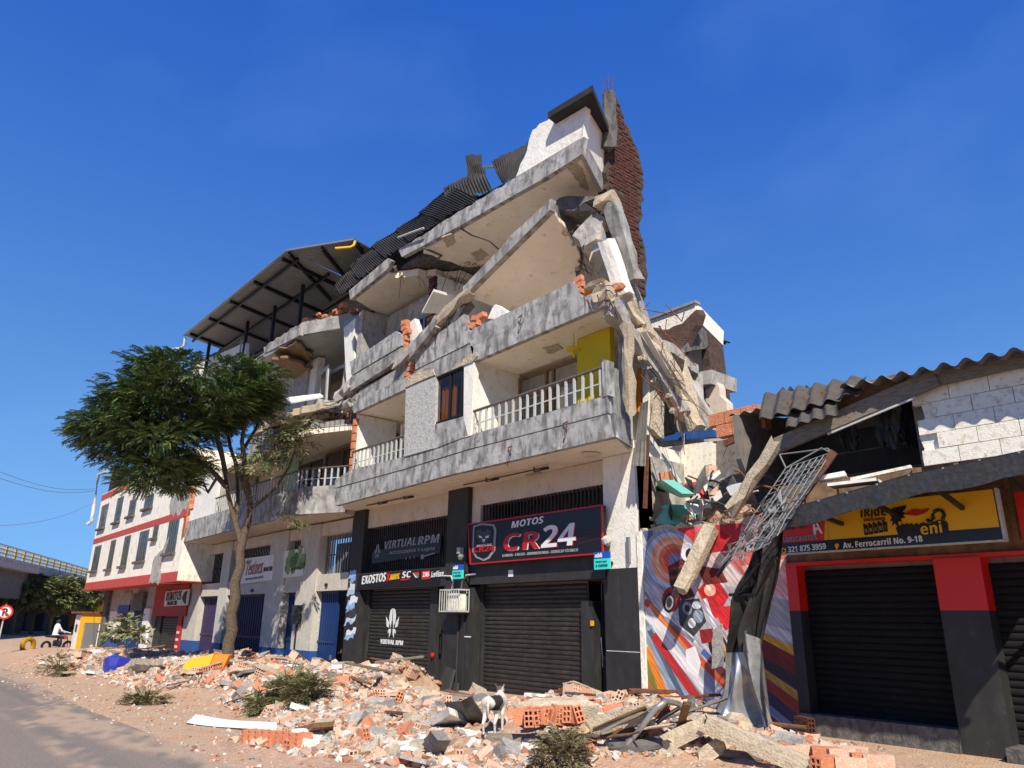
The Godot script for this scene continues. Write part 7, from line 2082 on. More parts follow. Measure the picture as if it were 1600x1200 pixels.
	part(R, "board", prism(S(), P([-39.176,2.191,0.16,-35.693,2.227,0.16,-35.661,2.915,0.16,-39.236,2.875,0.16]), Vector3(0, 0, -0.05)), M.sign_white)
	lettering(R, "RUMOTOS", Vector3(-39.008,2.426,0.17), Vector3(-36.696,2.458,0.17), 0.42, M.ink_black, 0.1, 900)
	lettering(R, "310 640 7305", Vector3(-38.739,2.218,0.17), Vector3(-37.156,2.237,0.17), 0.2, M.ink_black, 0.0, 800)
	flat(R, "logo", jag(P([-36.542,2.54,0.172,-36.291,2.788,0.172,-35.869,2.864,0.172,-35.931,2.615,0.172,-35.862,2.283,0.172,-36.271,2.369,0.172]), [0, 2, 4], 0.2, 0.06), M.ink_black)
	oil_sign()

func mask_emblem(parent: Node3D, t: Vector3, hw: float, h: float, m: Material):
	# a tall helmet-like mask with side wings; t is its top
	var Sx := hw
	for s in [-1.0, 1.0]:
		flat(parent, "mask", PackedVector3Array([t + Vector3(s * 0.02, 0, 0), t + Vector3(s * Sx * 0.35, -h * 0.06, 0), t + Vector3(s * Sx * 0.5, -h * 0.28, 0), t + Vector3(s * Sx * 0.45, -h * 0.5, 0), t + Vector3(s * Sx * 0.25, -h * 0.6, 0), t + Vector3(s * 0.08 * Sx / 0.34, -h * 0.68, 0), t + Vector3(s * 0.03, -h * 0.4, 0)]), m)
		flat(parent, "mask", PackedVector3Array([t + Vector3(s * Sx * 0.55, -h * 0.5, 0), t + Vector3(s * Sx, -h * 0.3, 0), t + Vector3(s * Sx * 0.92, -h * 0.48, 0), t + Vector3(s * Sx * 0.85, -h * 0.62, 0), t + Vector3(s * Sx * 0.5, -h * 0.66, 0)]), m)
		flat(parent, "mask", PackedVector3Array([t + Vector3(s * Sx * 0.15, -h * 0.7, 0), t + Vector3(s * Sx * 0.5, -h * 0.72, 0), t + Vector3(s * Sx * 0.62, -h * 0.85, 0), t + Vector3(s * Sx * 0.4, -h * 0.82, 0), t + Vector3(s * Sx * 0.35, -h * 1.0, 0), t + Vector3(s * Sx * 0.18, -h * 0.86, 0)]), m)

func oil_sign():
	var z := 0.7
	var O := thing("shop_sign", "yellow and red lubricant sign with a black fire-breathing animal under the awning", "sign", Vector3(-4.8, 2.75, 0.7))
	part(O, "yellow_board", box2(S(), Vector3(-5.32, 2.9, 0.62), Vector3(-3.17, 3.36, 0.7)), M.sign_yellow)
	part(O, "red_board", prism(S(), P([-6.46, 2.9, 0.7, -5.4, 2.9, 0.7, -5.325, 3.36, 0.7, -6.46, 3.36, 0.7]), Vector3(0, 0, -0.08)), M.red_bright)
	part(O, "yellow_board", prism(S(), P([-5.4, 2.9, 0.7, -5.325, 2.9, 0.7, -5.325, 3.36, 0.7]), Vector3(0, 0, -0.08)), M.sign_yellow)
	part(O, "black_strip", box2(S(), Vector3(-6.46, 2.75, 0.6), Vector3(-3.15, 2.898, 0.705)), M.sign_black)
	part(O, "frame", box2(box2(S(), Vector3(-3.15, 2.74, 0.62), Vector3(-3.12, 3.37, 0.71)), Vector3(-6.48, 2.73, 0.62), Vector3(-3.12, 2.75, 0.71)), M.rail)
	lettering(O, "Av. Ferrocarril No. 9-18", Vector3(-5.127,2.766,0.712), Vector3(-4.065,2.786,0.712), 0.085, M.ink_white, 0.0, 600)
	lettering(O, "321 875 3959", Vector3(-5.969,2.758,0.712), Vector3(-5.38,2.773,0.712), 0.085, M.ink_white, 0.0, 600)
	part(O, "phone_mark", lathe(S(), Vector3(-6.037,2.79,0.715), [[0.02, 0.006], [0.04, 0.006], [0.04, -0.004]], 14, Basis(Vector3.RIGHT, PI / 2)), M.sign_yellow)
	flat(O, "pin_mark", P([-5.249,2.814,0.716,-5.227,2.839,0.716,-5.19,2.836,0.716,-5.184,2.809,0.716,-5.229,2.75,0.716]), M.sign_yellow)
	lettering(O, "iRide", Vector3(-4.83,3.166,0.71), Vector3(-4.48,3.163,0.71), 0.13, plain(hx("3b2a22"), 0.5), 0.1, 900)
	lettering(O, "lubricantes", Vector3(-4.793,3.105,0.71), Vector3(-4.505,3.105,0.71), 0.05, plain(hx("8a4512"), 0.5), 0.0, 700)
	var cans := S()
	for i in 5:
		var p := Vector3(-4.81,2.915,0.71) + Vector3(0.066 * i, 0.0, 0)
		box(cans, p + Vector3(0.03, 0.075 + 0.006 * i, 0), Vector3(0.052, 0.13, 0.012))
		box(cans, p + Vector3(0.015, 0.15 + 0.006 * i, 0), Vector3(0.022, 0.03, 0.012))
	part(O, "printed_cans", cans, M.ink_black)
	for i in 5:
		part(O, "printed_label", box(S(), Vector3(-4.807,2.914,0.717) + Vector3(0.066 * i + 0.03, 0.07 + 0.006 * i, 0), Vector3(0.036, 0.05, 0.006)), plain(hx(["6d6a62", "8a7a3a", "5a5f66", "7a7468", "4a4640"][i]), 0.6))
	# black animal: maned head turned back, body, curled tail, red flame
	flat(O, "animal_print", P([-4.41,3.244,0.712,-4.305,3.263,0.712,-4.202,3.267,0.712,-4.23,3.217,0.712,-4.27,3.2,0.712,-4.226,3.166,0.712,-4.263,3.149,0.712,-4.245,3.109,0.712,-4.298,3.105,0.712,-4.291,3.054,0.712,-4.331,3.078,0.712,-4.356,3.001,0.712,-4.387,3.054,0.712,-4.422,3.015,0.712,-4.406,3.085,0.712,-4.442,3.082,0.712,-4.41,3.139,0.712,-4.437,3.157,0.712,-4.397,3.192,0.712]), M.ink_black)
	flat(O, "animal_print", P([-4.379,2.988,0.711,-4.339,3.026,0.711,-4.318,3.006,0.711,-4.29,3.045,0.711,-4.271,3.014,0.711,-4.232,3.046,0.711,-4.214,3.012,0.711,-4.171,3.035,0.711,-4.153,3.004,0.711,-4.104,3.029,0.711,-4.085,3.001,0.711,-4.036,3.034,0.711,-3.974,3.006,0.711,-3.918,3.013,0.711,-3.873,3.037,0.711,-3.804,3.048,0.711,-3.75,3.02,0.711,-3.734,2.985,0.711,-3.747,2.865,0.711,-4.359,2.88,0.711]), M.ink_black)
	part(O, "animal_print", tube(S(), P([-3.969,3.063,0.715,-3.954,3.035,0.715,-3.921,3.035,0.715,-3.894,3.067,0.715,-3.893,3.113,0.715,-3.868,3.151,0.715,-3.817,3.169,0.715,-3.771,3.147,0.715,-3.757,3.1,0.715,-3.782,3.046,0.715]), 0.022, 6), M.ink_black)
	flat(O, "flame_print", P([-4.253,3.154,0.713,-4.169,3.199,0.713,-4.109,3.216,0.713,-4.028,3.193,0.713,-3.921,3.203,0.713,-3.949,3.165,0.713,-4.014,3.137,0.713,-4.095,3.121,0.713,-4.164,3.133,0.713]), M.ink_red)
	lettering(O, "eni", Vector3(-4.065,2.871,0.722), Vector3(-3.807,2.879,0.722), 0.15, M.sign_yellow, 0.0, 700)
	lettering(O, "A", Vector3(-5.539,2.988,0.712), Vector3(-5.401,2.995,0.712), 0.24, M.ink_white, -0.2, 900)
	lettering(O, "- FABRICANTES", Vector3(-6.163,2.911,0.712), Vector3(-5.497,2.921,0.712), 0.065, M.ink_grey, 0.0, 600)
	part(O, "tarpaulin_flap", skin(S(), cloth(Vector3(-6.3, 3.33, 0.78), Vector3(-5.62, 3.36, 0.78), 0.24), 0.01), M.tarp)
	# red hoarding beyond
	part(O, "red_hoarding", box2(S(), Vector3(-3.05, 2.78, 0.3), Vector3(-1.0, 3.35, 0.36)), M.red_bright)

# one feathery leaf spray: a drooping stalk with leaflets in pairs, pointing along +x
func spray_mesh(pairs: int, l: float, leaf: float, wid: float, seed: int) -> ArrayMesh:
	var r := RandomNumberGenerator.new()
	r.seed = seed
	var st := S()
	for i in pairs:
		var t := (i + 1.0) / pairs
		var p := Vector3(l * t, -0.35 * l * t * t, 0)
		for s in [-1.0, 1.0]:
			var a: float = 0.9 - 0.5 * t + r.randf_range(-0.2, 0.2)
			var d := Vector3(cos(a * 1.1), r.randf_range(-0.55, 0.05), s * sin(a + 0.5)).normalized()
			var n := d.cross(Vector3.UP).normalized() * wid * 0.5
			var q := p + d * leaf * (1.0 - 0.35 * absf(t - 0.45))
			var mid := p.lerp(q, 0.5) + Vector3(0, 0.012, 0)
			var sh := r.randf_range(0.75, 1.2)
			st.set_color(Color(sh, sh, sh))
			tri(st, p, mid + n, q)
			st.set_color(Color(sh, sh, sh))
			tri(st, p, q, mid - n)
	return st.commit()

func leaf_cloud(parent: Node3D, n: String, items: Array, mesh: ArrayMesh, tones: Array) -> MultiMeshInstance3D:
	var mm := MultiMesh.new()
	mm.transform_format = MultiMesh.TRANSFORM_3D
	mm.use_colors = true
	mm.mesh = mesh
	mm.instance_count = items.size()
	var o := origin(parent)
	for i in items.size():
		var t: Transform3D = items[i]
		t.origin -= o
		mm.set_instance_transform(i, t)
		var c: Color = tones[rng.randi() % tones.size()]
		var k := rng.randf_range(0.8, 1.25)
		mm.set_instance_color(i, Color(c.r * k, c.g * k, c.b * k))
	var mi := MultiMeshInstance3D.new()
	mi.name = n
	mi.multimesh = mm
	mi.material_override = M.leaf
	mi.set_meta("kind", "stuff")
	parent.add_child(mi, true)
	return mi

# sprays spread round a cluster centre, pointing outwards and down
func cluster(items: Array, c: Vector3, r: float, n: int, out: Vector3, sc := 1.0, flatten := 0.55):
	for i in n:
		var d := Vector3(rng.randfn(), rng.randfn() * 0.8, rng.randfn()).normalized()
		var k := pow(rng.randf(), 0.5)
		var p := c + Vector3(d.x, d.y * flatten, d.z) * r * k
		var x := (d + out * 0.7 + Vector3(0, 0.12, 0)).normalized()
		x.y = clampf(x.y, -0.5, 0.45)
		x = x.normalized()
		var up := (Vector3.UP + Vector3(rng.randf_range(-0.4, 0.4), 0, rng.randf_range(-0.4, 0.4))).normalized()
		var z := x.cross(up).normalized()
		var s := rng.randf_range(0.75, 1.25) * sc
		items.append(Transform3D(Basis(x * s, z.cross(x).normalized() * s, z * s), p))


func trees():
	# ---- the street tree in front of the balconies
	var T := thing("street_tree", "tall leafy tree with a slender forked trunk rising from the rubble", "tree", Vector3(-22.896,0.292,2.565))
	var tk := S()
	tube(tk, P([-22.891,0.188,2.553,-22.932,0.572,2.665,-22.945,1.012,2.701,-22.924,1.369,2.643,-22.956,1.819,2.729,-22.932,2.277,2.665,-22.958,2.737,2.736,-22.922,3.209,2.636,-22.946,3.643,2.704,-22.928,4.107,2.653]), 0.19, 10, 0.13)
	tube(tk, P([-22.931,4.029,2.661,-22.902,4.559,2.581,-22.902,5.052,2.584,-22.959,5.64,2.739]), 0.12, 8, 0.09)
	part(T, "trunk", tk, M.bark)
	var limbs := [P([-22.943,3.873,2.696,-23.183,4.61,2.922,-23.419,5.445,3.148,-23.629,6.267,3.306,-23.873,7.097,3.578]), P([-22.957,5.6,2.734,-22.946,6.425,2.926,-22.925,7.012,3.092,-22.849,7.832,3.104,-22.723,8.684,2.971]), P([-22.898,4.954,2.573,-22.55,5.198,2.355,-22.182,5.583,2.102,-21.833,6.203,1.91,-21.553,6.77,1.889]), P([-23.437,5.602,3.203,-23.571,6.1,3.702,-23.775,6.623,4.49,-23.98,6.813,5.401,-24.147,7.048,6.301]), P([-23.561,6.058,3.261,-23.348,6.799,3.577,-23.175,7.514,4.033,-23.067,8.178,4.745,-22.962,8.593,5.55]), P([-22.934,5.345,2.67,-23.35,6.174,2.946,-23.736,6.932,3.153,-24.111,8.044,3.336,-24.472,8.98,3.485]), P([-23.033,6.847,2.948,-23.193,7.566,2.603,-23.388,8.302,2.359,-23.576,9.182,2.101]), P([-23.531,5.92,3.493,-23.818,5.435,3.625,-24.091,5.761,3.72,-24.456,5.653,4.14]), P([-23.213,4.501,2.857,-23.597,5.311,2.742,-24.02,6.193,2.743,-24.484,7.104,2.864])]
	for i in limbs.size():
		part(T, "limb", tube(S(), limbs[i], [0.1, 0.1, 0.06, 0.09, 0.08, 0.08, 0.06, 0.05, 0.08][i], 7, 0.03), M.bark)
	var c0 := Vector3(-23.643,7.027,4.969)
	var vr := Vector3(0.247,0,-0.969)
	var vd := Vector3(-0.969,0,-0.247)
	var poly := pv([-2.82,0.00,-2.52,0.44,-2.22,0.84,-1.84,1.39,-1.32,2.23,-0.91,2.50,-0.00,2.59,0.78,2.46,1.52,2.71,2.31,2.78,2.95,2.46,3.04,1.63,2.91,1.00,2.46,0.61,1.85,0.38,1.55,-0.24,1.33,-1.03,1.04,-1.57,0.61,-1.76,0.19,-2.26,-0.24,-1.99,-0.81,-2.15,-1.43,-1.76,-1.72,-1.18,-2.24,-0.98,-2.61,-0.54])
	var items := []
	var placed := 0
	var guard := 0
	while placed < 118 and guard < 6000:
		guard += 1
		var p := Vector2(rng.randf_range(-3.8, 3.8), rng.randf_range(-2.8, 3.0))
		if not Geometry2D.is_point_in_polygon(p, poly):
			continue
		# keep clusters inside the outline, deeper where the crown is wide
		var edge := 9.0
		for i in poly.size():
			edge = minf(edge, Geometry2D.get_closest_point_to_segment(p, poly[i], poly[(i + 1) % poly.size()]).distance_to(p))
		if edge < 0.4:
			continue
		var depth := rng.randf_range(-1.0, 1.0) * minf(2.2, 0.5 + edge * 1.7)
		var c := c0 + vr * p.x + Vector3(0, p.y, 0) + vd * depth
		var out := (vr * p.x * 0.35 + vd * depth * 0.3 + Vector3(0, 0.1, 0)).normalized()
		cluster(items, c, minf(0.72, edge + 0.1), 72, out, 0.82, 0.34)
		placed += 1
	var dark := [Color(0.075, 0.125, 0.03), Color(0.095, 0.15, 0.035), Color(0.06, 0.11, 0.035), Color(0.13, 0.165, 0.04)]
	leaf_cloud(T, "crown", items, spray_mesh(10, 0.36, 0.14, 0.042, 3), dark)
	items = []
	for q in P([-21.738,7.38,2.338,-21.625,7.264,2.06,-21.561,6.972,1.908,-21.849,6.702,2.621,-21.918,6.444,2.804,-21.655,6.747,2.134,-21.958,6.176,2.914,-21.519,7.434,1.809,-21.793,7.019,2.478]):
		cluster(items, q, 0.42, 20, Vector3(0.3, -0.2, 0.3), 0.9, 0.7)
	for q in P([-21.61,4.603,1.516,-21.702,4.649,1.727]):
		cluster(items, q, 0.22, 10, Vector3(0, -0.6, 0), 0.7, 0.7)
	leaf_cloud(T, "lower_leaves", items, spray_mesh(6, 0.34, 0.22, 0.06, 5), [Color(0.13, 0.14, 0.05), Color(0.09, 0.12, 0.04), Color(0.17, 0.16, 0.07)])
	# ---- roadside trees far off under the flyover
	var k := 0
	for q in [[Vector3(-87.325,-1.254,0.119), 7.0, "leafy roadside tree beside the round road sign"], [Vector3(-91.08,-1.391,-1.977), 6.6, "leafy roadside tree behind the yellow tyre"], [Vector3(-88.875,-1.327,-3.185), 6.2, "leafy roadside tree between the yellow shop and the rider"], [Vector3(-92.538,-1.463,-5.513), 6.4, "leafy roadside tree in front of the orange truck"], [Vector3(-91.509,-1.383,1.503), 7.4, "leafy roadside tree cut by the edge of the picture"]]:
		var b: Vector3 = q[0]
		b.y = -0.4
		var t := thing("roadside_tree", q[2], "tree", b, "trees beyond the flyover")
		var h: float = q[1]
		part(t, "trunk", tube(S(), PackedVector3Array([b + Vector3(0, -0.2, 0), b + Vector3(0.1, h * 0.3, 0.15), b + Vector3(-0.1, h * 0.55, 0.1)]), 0.22, 7, 0.12), M.bark)
		part(t, "limb", tube(S(), PackedVector3Array([b + Vector3(0.1, h * 0.3, 0.15), b + Vector3(0.3, h * 0.5, 1.2), b + Vector3(0.2, h * 0.65, 1.8)]), 0.13, 6, 0.06), M.bark)
		part(t, "limb", tube(S(), PackedVector3Array([b + Vector3(0.1, h * 0.3, 0.15), b + Vector3(0.2, h * 0.5, -1.0), b + Vector3(0.4, h * 0.65, -1.7)]), 0.13, 6, 0.06), M.bark)
		var it := []
		for i in 60:
			var dd := Vector3(rng.randfn(), rng.randfn(), rng.randfn()).normalized()
			var cc := b + Vector3(0, h * 0.66, 0) + dd * Vector3(2.0, h * 0.25, 2.8) * sqrt(rng.randf_range(0.2, 1.0))
			cluster(it, cc, 0.55, 22, dd, 1.0)
		leaf_cloud(t, "crown", it, spray_mesh(6, 0.4, 0.24, 0.12, 9), [Color(0.15, 0.18, 0.05), Color(0.19, 0.2, 0.07), Color(0.11, 0.15, 0.045), Color(0.24, 0.22, 0.09)])
		k += 1

func put(n: String, mesh: Mesh, m: Material, t: Transform3D, label: String, cat: String, group := "") -> MeshInstance3D:
	var mi := MeshInstance3D.new()
	mi.name = numbered(n)
	mi.mesh = mesh
	mi.material_override = m
	mi.transform = t
	add_child(mi, true)
	tag(mi, label, cat, group)
	return mi

# where on the heap a piece lies, in words
func whereabouts(p: Vector3) -> String:
	var a := "at the far end of the heap"
	if p.x > -8.6:
		a = "at the foot of the painted wall"
	elif p.x > -10.8:
		a = "in front of the corner pillar"
	elif p.x > -15.0:
		a = "in front of the MOTOS CR24 shutter"
	elif p.x > -20.8:
		a = "in front of the VIRTUAL RPM shutter"
	elif p.x > -27.0:
		a = "in front of the blue doors"
	elif p.x > -34.0:
		a = "between the trunk and the purple door"
	return a + (", street side" if p.z > 3.6 else ", building side")

func any_turn(tilt: float) -> Basis:
	return Basis(Vector3.UP, rng.randf() * TAU) * Basis(Vector3(1, 0, 0), rng.randf_range(-tilt, tilt)) * Basis(Vector3(0, 0, 1), rng.randf_range(-tilt, tilt))

# a place on the heap, more often near the camera
func place(near: float) -> Vector3:
	for i in 60:
		var t := pow(rng.randf(), near)
		var x := lerpf(-5.2, -38.0, t)
		var z := rng.randf_range(0.5, 7.2)
		if Vector2(x - -8.333, z - 4.335).length() < 0.7:
			continue
		if heap(x, z) > 0.05:
			return Vector3(x, top(x, z), z)
	return Vector3(-12, 0.4, 3)

# irregular flat shard of wall or floor
func shard(r: float, th: float) -> ArrayMesh:
	var p := PackedVector3Array()
	var n := rng.randi_range(4, 6)
	var e := rng.randf_range(0.55, 1.0)
	for i in n:
		var a := TAU * (i + rng.randf_range(-0.25, 0.25)) / n
		var k := r * rng.randf_range(0.75, 1.15)
		p.append(Vector3(cos(a) * k, 0, sin(a) * k * e))
	p = jag(p, range(n), r * 0.45, r * 0.06)
	return prism(S(), p, Vector3(0, -th, 0)).commit()

func rubble():
	# ---- fine debris: the body of the heap
	var st := S()
	var dx := 0.16
	var nx := int(43.0 / dx)
	var nzr := 50
	var prev := []
	for i in nx + 1:
		var x := -46.0 + i * dx
		var row := []
		for j in nzr:
			var z := 0.02 + j * 0.165
			var h := heap(x, z)
			var y := gy(x, z) + (h + noise.get_noise_2d(x * 160.0, z * 160.0) * 0.05 if h > 0.0 else -0.06)
			row.append(Vector3(x, y, z))
		if i > 0:
			for j in nzr - 1:
				quad(st, prev[j], row[j], row[j + 1], prev[j + 1])
		prev = row
	var base := structure("rubble_bed", st, M.debris)
	base.set_meta("kind", "stuff")
	base.set_meta("label", "fine dust and crumbs of brick and mortar under the rubble")
	base.set_meta("category", "rubble")
	# ---- small fragments nobody could count
	var fm := []
	for i in 3:
		fm.append(lump(S(), Vector3.ZERO, Vector3(1, 0.6, 0.8), 0.28).commit())
	var tones := [Color(0.45, 0.21, 0.12), Color(0.52, 0.27, 0.16), Color(0.38, 0.17, 0.1), Color(0.56, 0.36, 0.25), Color(0.55, 0.5, 0.43), Color(0.4, 0.37, 0.33), Color(0.66, 0.62, 0.56), Color(0.58, 0.46, 0.34), Color(0.3, 0.28, 0.26), Color(0.62, 0.45, 0.33), Color(0.7, 0.62, 0.53), Color(0.6, 0.4, 0.28)]
	for f in 3:
		var mm := MultiMesh.new()
		mm.transform_format = MultiMesh.TRANSFORM_3D
		mm.use_colors = true
		mm.mesh = fm[f]
		var cnt := 16000
		mm.instance_count = cnt
		for i in cnt:
			var p: Vector3
			if i % 9 == 0:
				var x := lerpf(-5.0, -40.0, pow(rng.randf(), 1.4))
				var z := rng.randf_range(0.4, 7.6)
				p = Vector3(x, top(x, z), z)
			else:
				p = place(1.25)
			var s := rng.randf_range(0.018, 0.1) * (1.0 if rng.randf() < 0.85 else 1.5)
			if heap(p.x, p.z) <= 0.02:
				s *= 0.45
			mm.set_instance_transform(i, Transform3D(any_turn(0.8).scaled(Vector3(s, s, s)), p + Vector3(0, s * 0.12, 0)))
			var c: Color = tones[rng.randi() % tones.size()]
			var k := rng.randf_range(0.6, 1.0)
			mm.set_instance_color(i, Color(c.r * k, c.g * k, c.b * k))
		var mi := MultiMeshInstance3D.new()
		mi.name = ["brick_gravel", "mortar_gravel", "plaster_gravel"][f]
		mi.multimesh = mm
		mi.material_override = M.frag
		mi.set_meta("kind", "stuff")
		mi.set_meta("label", "small broken bits of brick mortar and plaster covering the heap")
		mi.set_meta("category", "rubble")
		add_child(mi, true)
	# ---- hollow clay bricks, each its own
	var hb := [hollow_brick(0.3, 0.2, 0.12, 2, 3), hollow_brick(0.26, 0.2, 0.11, 2, 3), hollow_brick(0.2, 0.19, 0.12, 2, 3), hollow_brick(0.34, 0.13, 0.22, 4, 2)]
	for i in 280:
		var p := place(1.9)
		var orange := rng.randf() < 0.35
		put("clay_brick", hb[i % 4], M.clay if orange else M.clay_pale, Transform3D(any_turn(0.7), p + Vector3(0, rng.randf_range(-0.05, 0.04), 0)), ("orange" if orange else "dusty pale") + " hollow clay brick " + whereabouts(p), "brick", "loose clay bricks in the rubble")
	# ---- lumps of concrete and mortar
	var lm := []
	for i in 8:
		lm.append(lump(S(), Vector3.ZERO, Vector3(rng.randf_range(0.25, 0.5), rng.randf_range(0.14, 0.28), rng.randf_range(0.2, 0.4)), 0.22).commit())
	for i in 150:
		var p := place(1.6)
		put("concrete_lump", lm[i % 8], [M.conc_local, M.beige_local, M.grey_local, M.beige_local][rng.randi() % 4], Transform3D(any_turn(0.6).scaled(Vector3.ONE * rng.randf_range(0.35, 1.1)), p + Vector3(0, -0.01, 0)), "rough concrete lump " + whereabouts(p), "concrete lump", "concrete lumps in the rubble")
	# ---- flat shards of plastered wall
	for i in 190:
		var p := place(1.6)
		var r := rng.randf_range(0.14, 0.42)
		put("wall_shard", shard(r, rng.randf_range(0.03, 0.1)), [M.plaster_local, M.grey_local, M.cream_local, M.beige_local, M.clay_pale, M.conc_local][rng.randi() % 6], Transform3D(any_turn(0.3), p + Vector3(0, 0.05, 0)), "flat shard of wall " + whereabouts(p), "wall shard", "plaster shards in the rubble")
	# ---- pieces of brick wall still joined
	for i in 26:
		var p := place(1.8)
		var W := thing("brick_wall_chunk", "piece of joined hollow brick wall " + whereabouts(p), "wall chunk", p, "joined brick wall pieces in the rubble")
		W.basis = any_turn(0.45)
		W.position.y += 0.0
		var n := rng.randi_range(4, 8)
		for c in n:
			for r in 1:
				var b := MeshInstance3D.new()
				b.name = "brick"
				b.mesh = hb[1]
				b.material_override = M.clay if i % 2 else M.clay_pale
				W.add_child(b, true)
				b.position = Vector3((c - n * 0.5) * 0.115, 0, 0.06)
				b.rotation.y = PI / 2
		var mo := MeshInstance3D.new()
		mo.name = "plaster_skin"
		mo.mesh = prism(S(), jag(P([-n * 0.058 - 0.06, 0.1, -0.08, n * 0.058 - 0.05, 0.1, -0.08, n * 0.058 - 0.05, 0.1, 0.2, -n * 0.058 - 0.06, 0.1, 0.2]), [0, 1, 2, 3], 0.1, 0.02), Vector3(0, 0.025, 0)).commit()
		mo.material_override = M.beige_local if i % 3 else M.conc_local
		W.add_child(mo, true)
	# ---- sticks, rods
	for i in 46:
		var p := place(1.6)
		var l := rng.randf_range(0.5, 1.5)
		put("broken_batten", rough_beam(S(), Vector3(-l * 0.5, 0, 0), Vector3(l * 0.5, 0, 0), rng.randf_range(0.03, 0.09), rng.randf_range(0.03, 0.06), Vector3.UP, 0.006, 0.04).commit(), [M.timber_grey, M.wood_local, M.rust, M.conc_dark][i % 4], Transform3D(any_turn(0.22), p + Vector3(0, 0.12, 0)), ["grey timber", "brown wood", "rusty iron", "dark stone"][i % 4] + " batten " + whereabouts(p), "batten", "broken battens in the rubble")
	hero_rubble(hb)

func on_heap(v: Vector3, up := 0.0) -> Vector3:
	return Vector3(v.x, top(v.x, v.z) + up, v.z)

func lean_plate(n: String, p: PackedVector3Array, th: Vector3, m: Material, label: String, cat: String, broken := []):
	if broken.size() > 0:
		p = jag(p, broken, 0.15, 0.03)
	single(n, prism(S(), p, th), m, label, cat)

func twig_bush(n: String, c: Vector3, r: float, cnt: int, label: String, tones: Array, flatten := 0.8):
	var T := thing(n, label, "branches", c)
	for i in 5:
		var d := Vector3(rng.randf_range(-1, 1), rng.randf_range(0.3, 1.0), rng.randf_range(-1, 1)).normalized()
		part(T, "twig", tube(S(), PackedVector3Array([c + Vector3(0, -0.1, 0), c + d * r * 0.5, c + d * r * 1.1 + Vector3(0, -0.05, 0)]), 0.018, 5, 0.006), M.bark)
	var it := []
	for i in 6:
		var d := Vector3(rng.randfn(), absf(rng.randfn()) * flatten, rng.randfn()).normalized()
		cluster(it, c + d * r * 0.5, r * 0.5, cnt / 4, d, 0.42, flatten)
	leaf_cloud(T, "leaves", it, spray_mesh(6, 0.34, 0.16, 0.05, 11), tones)

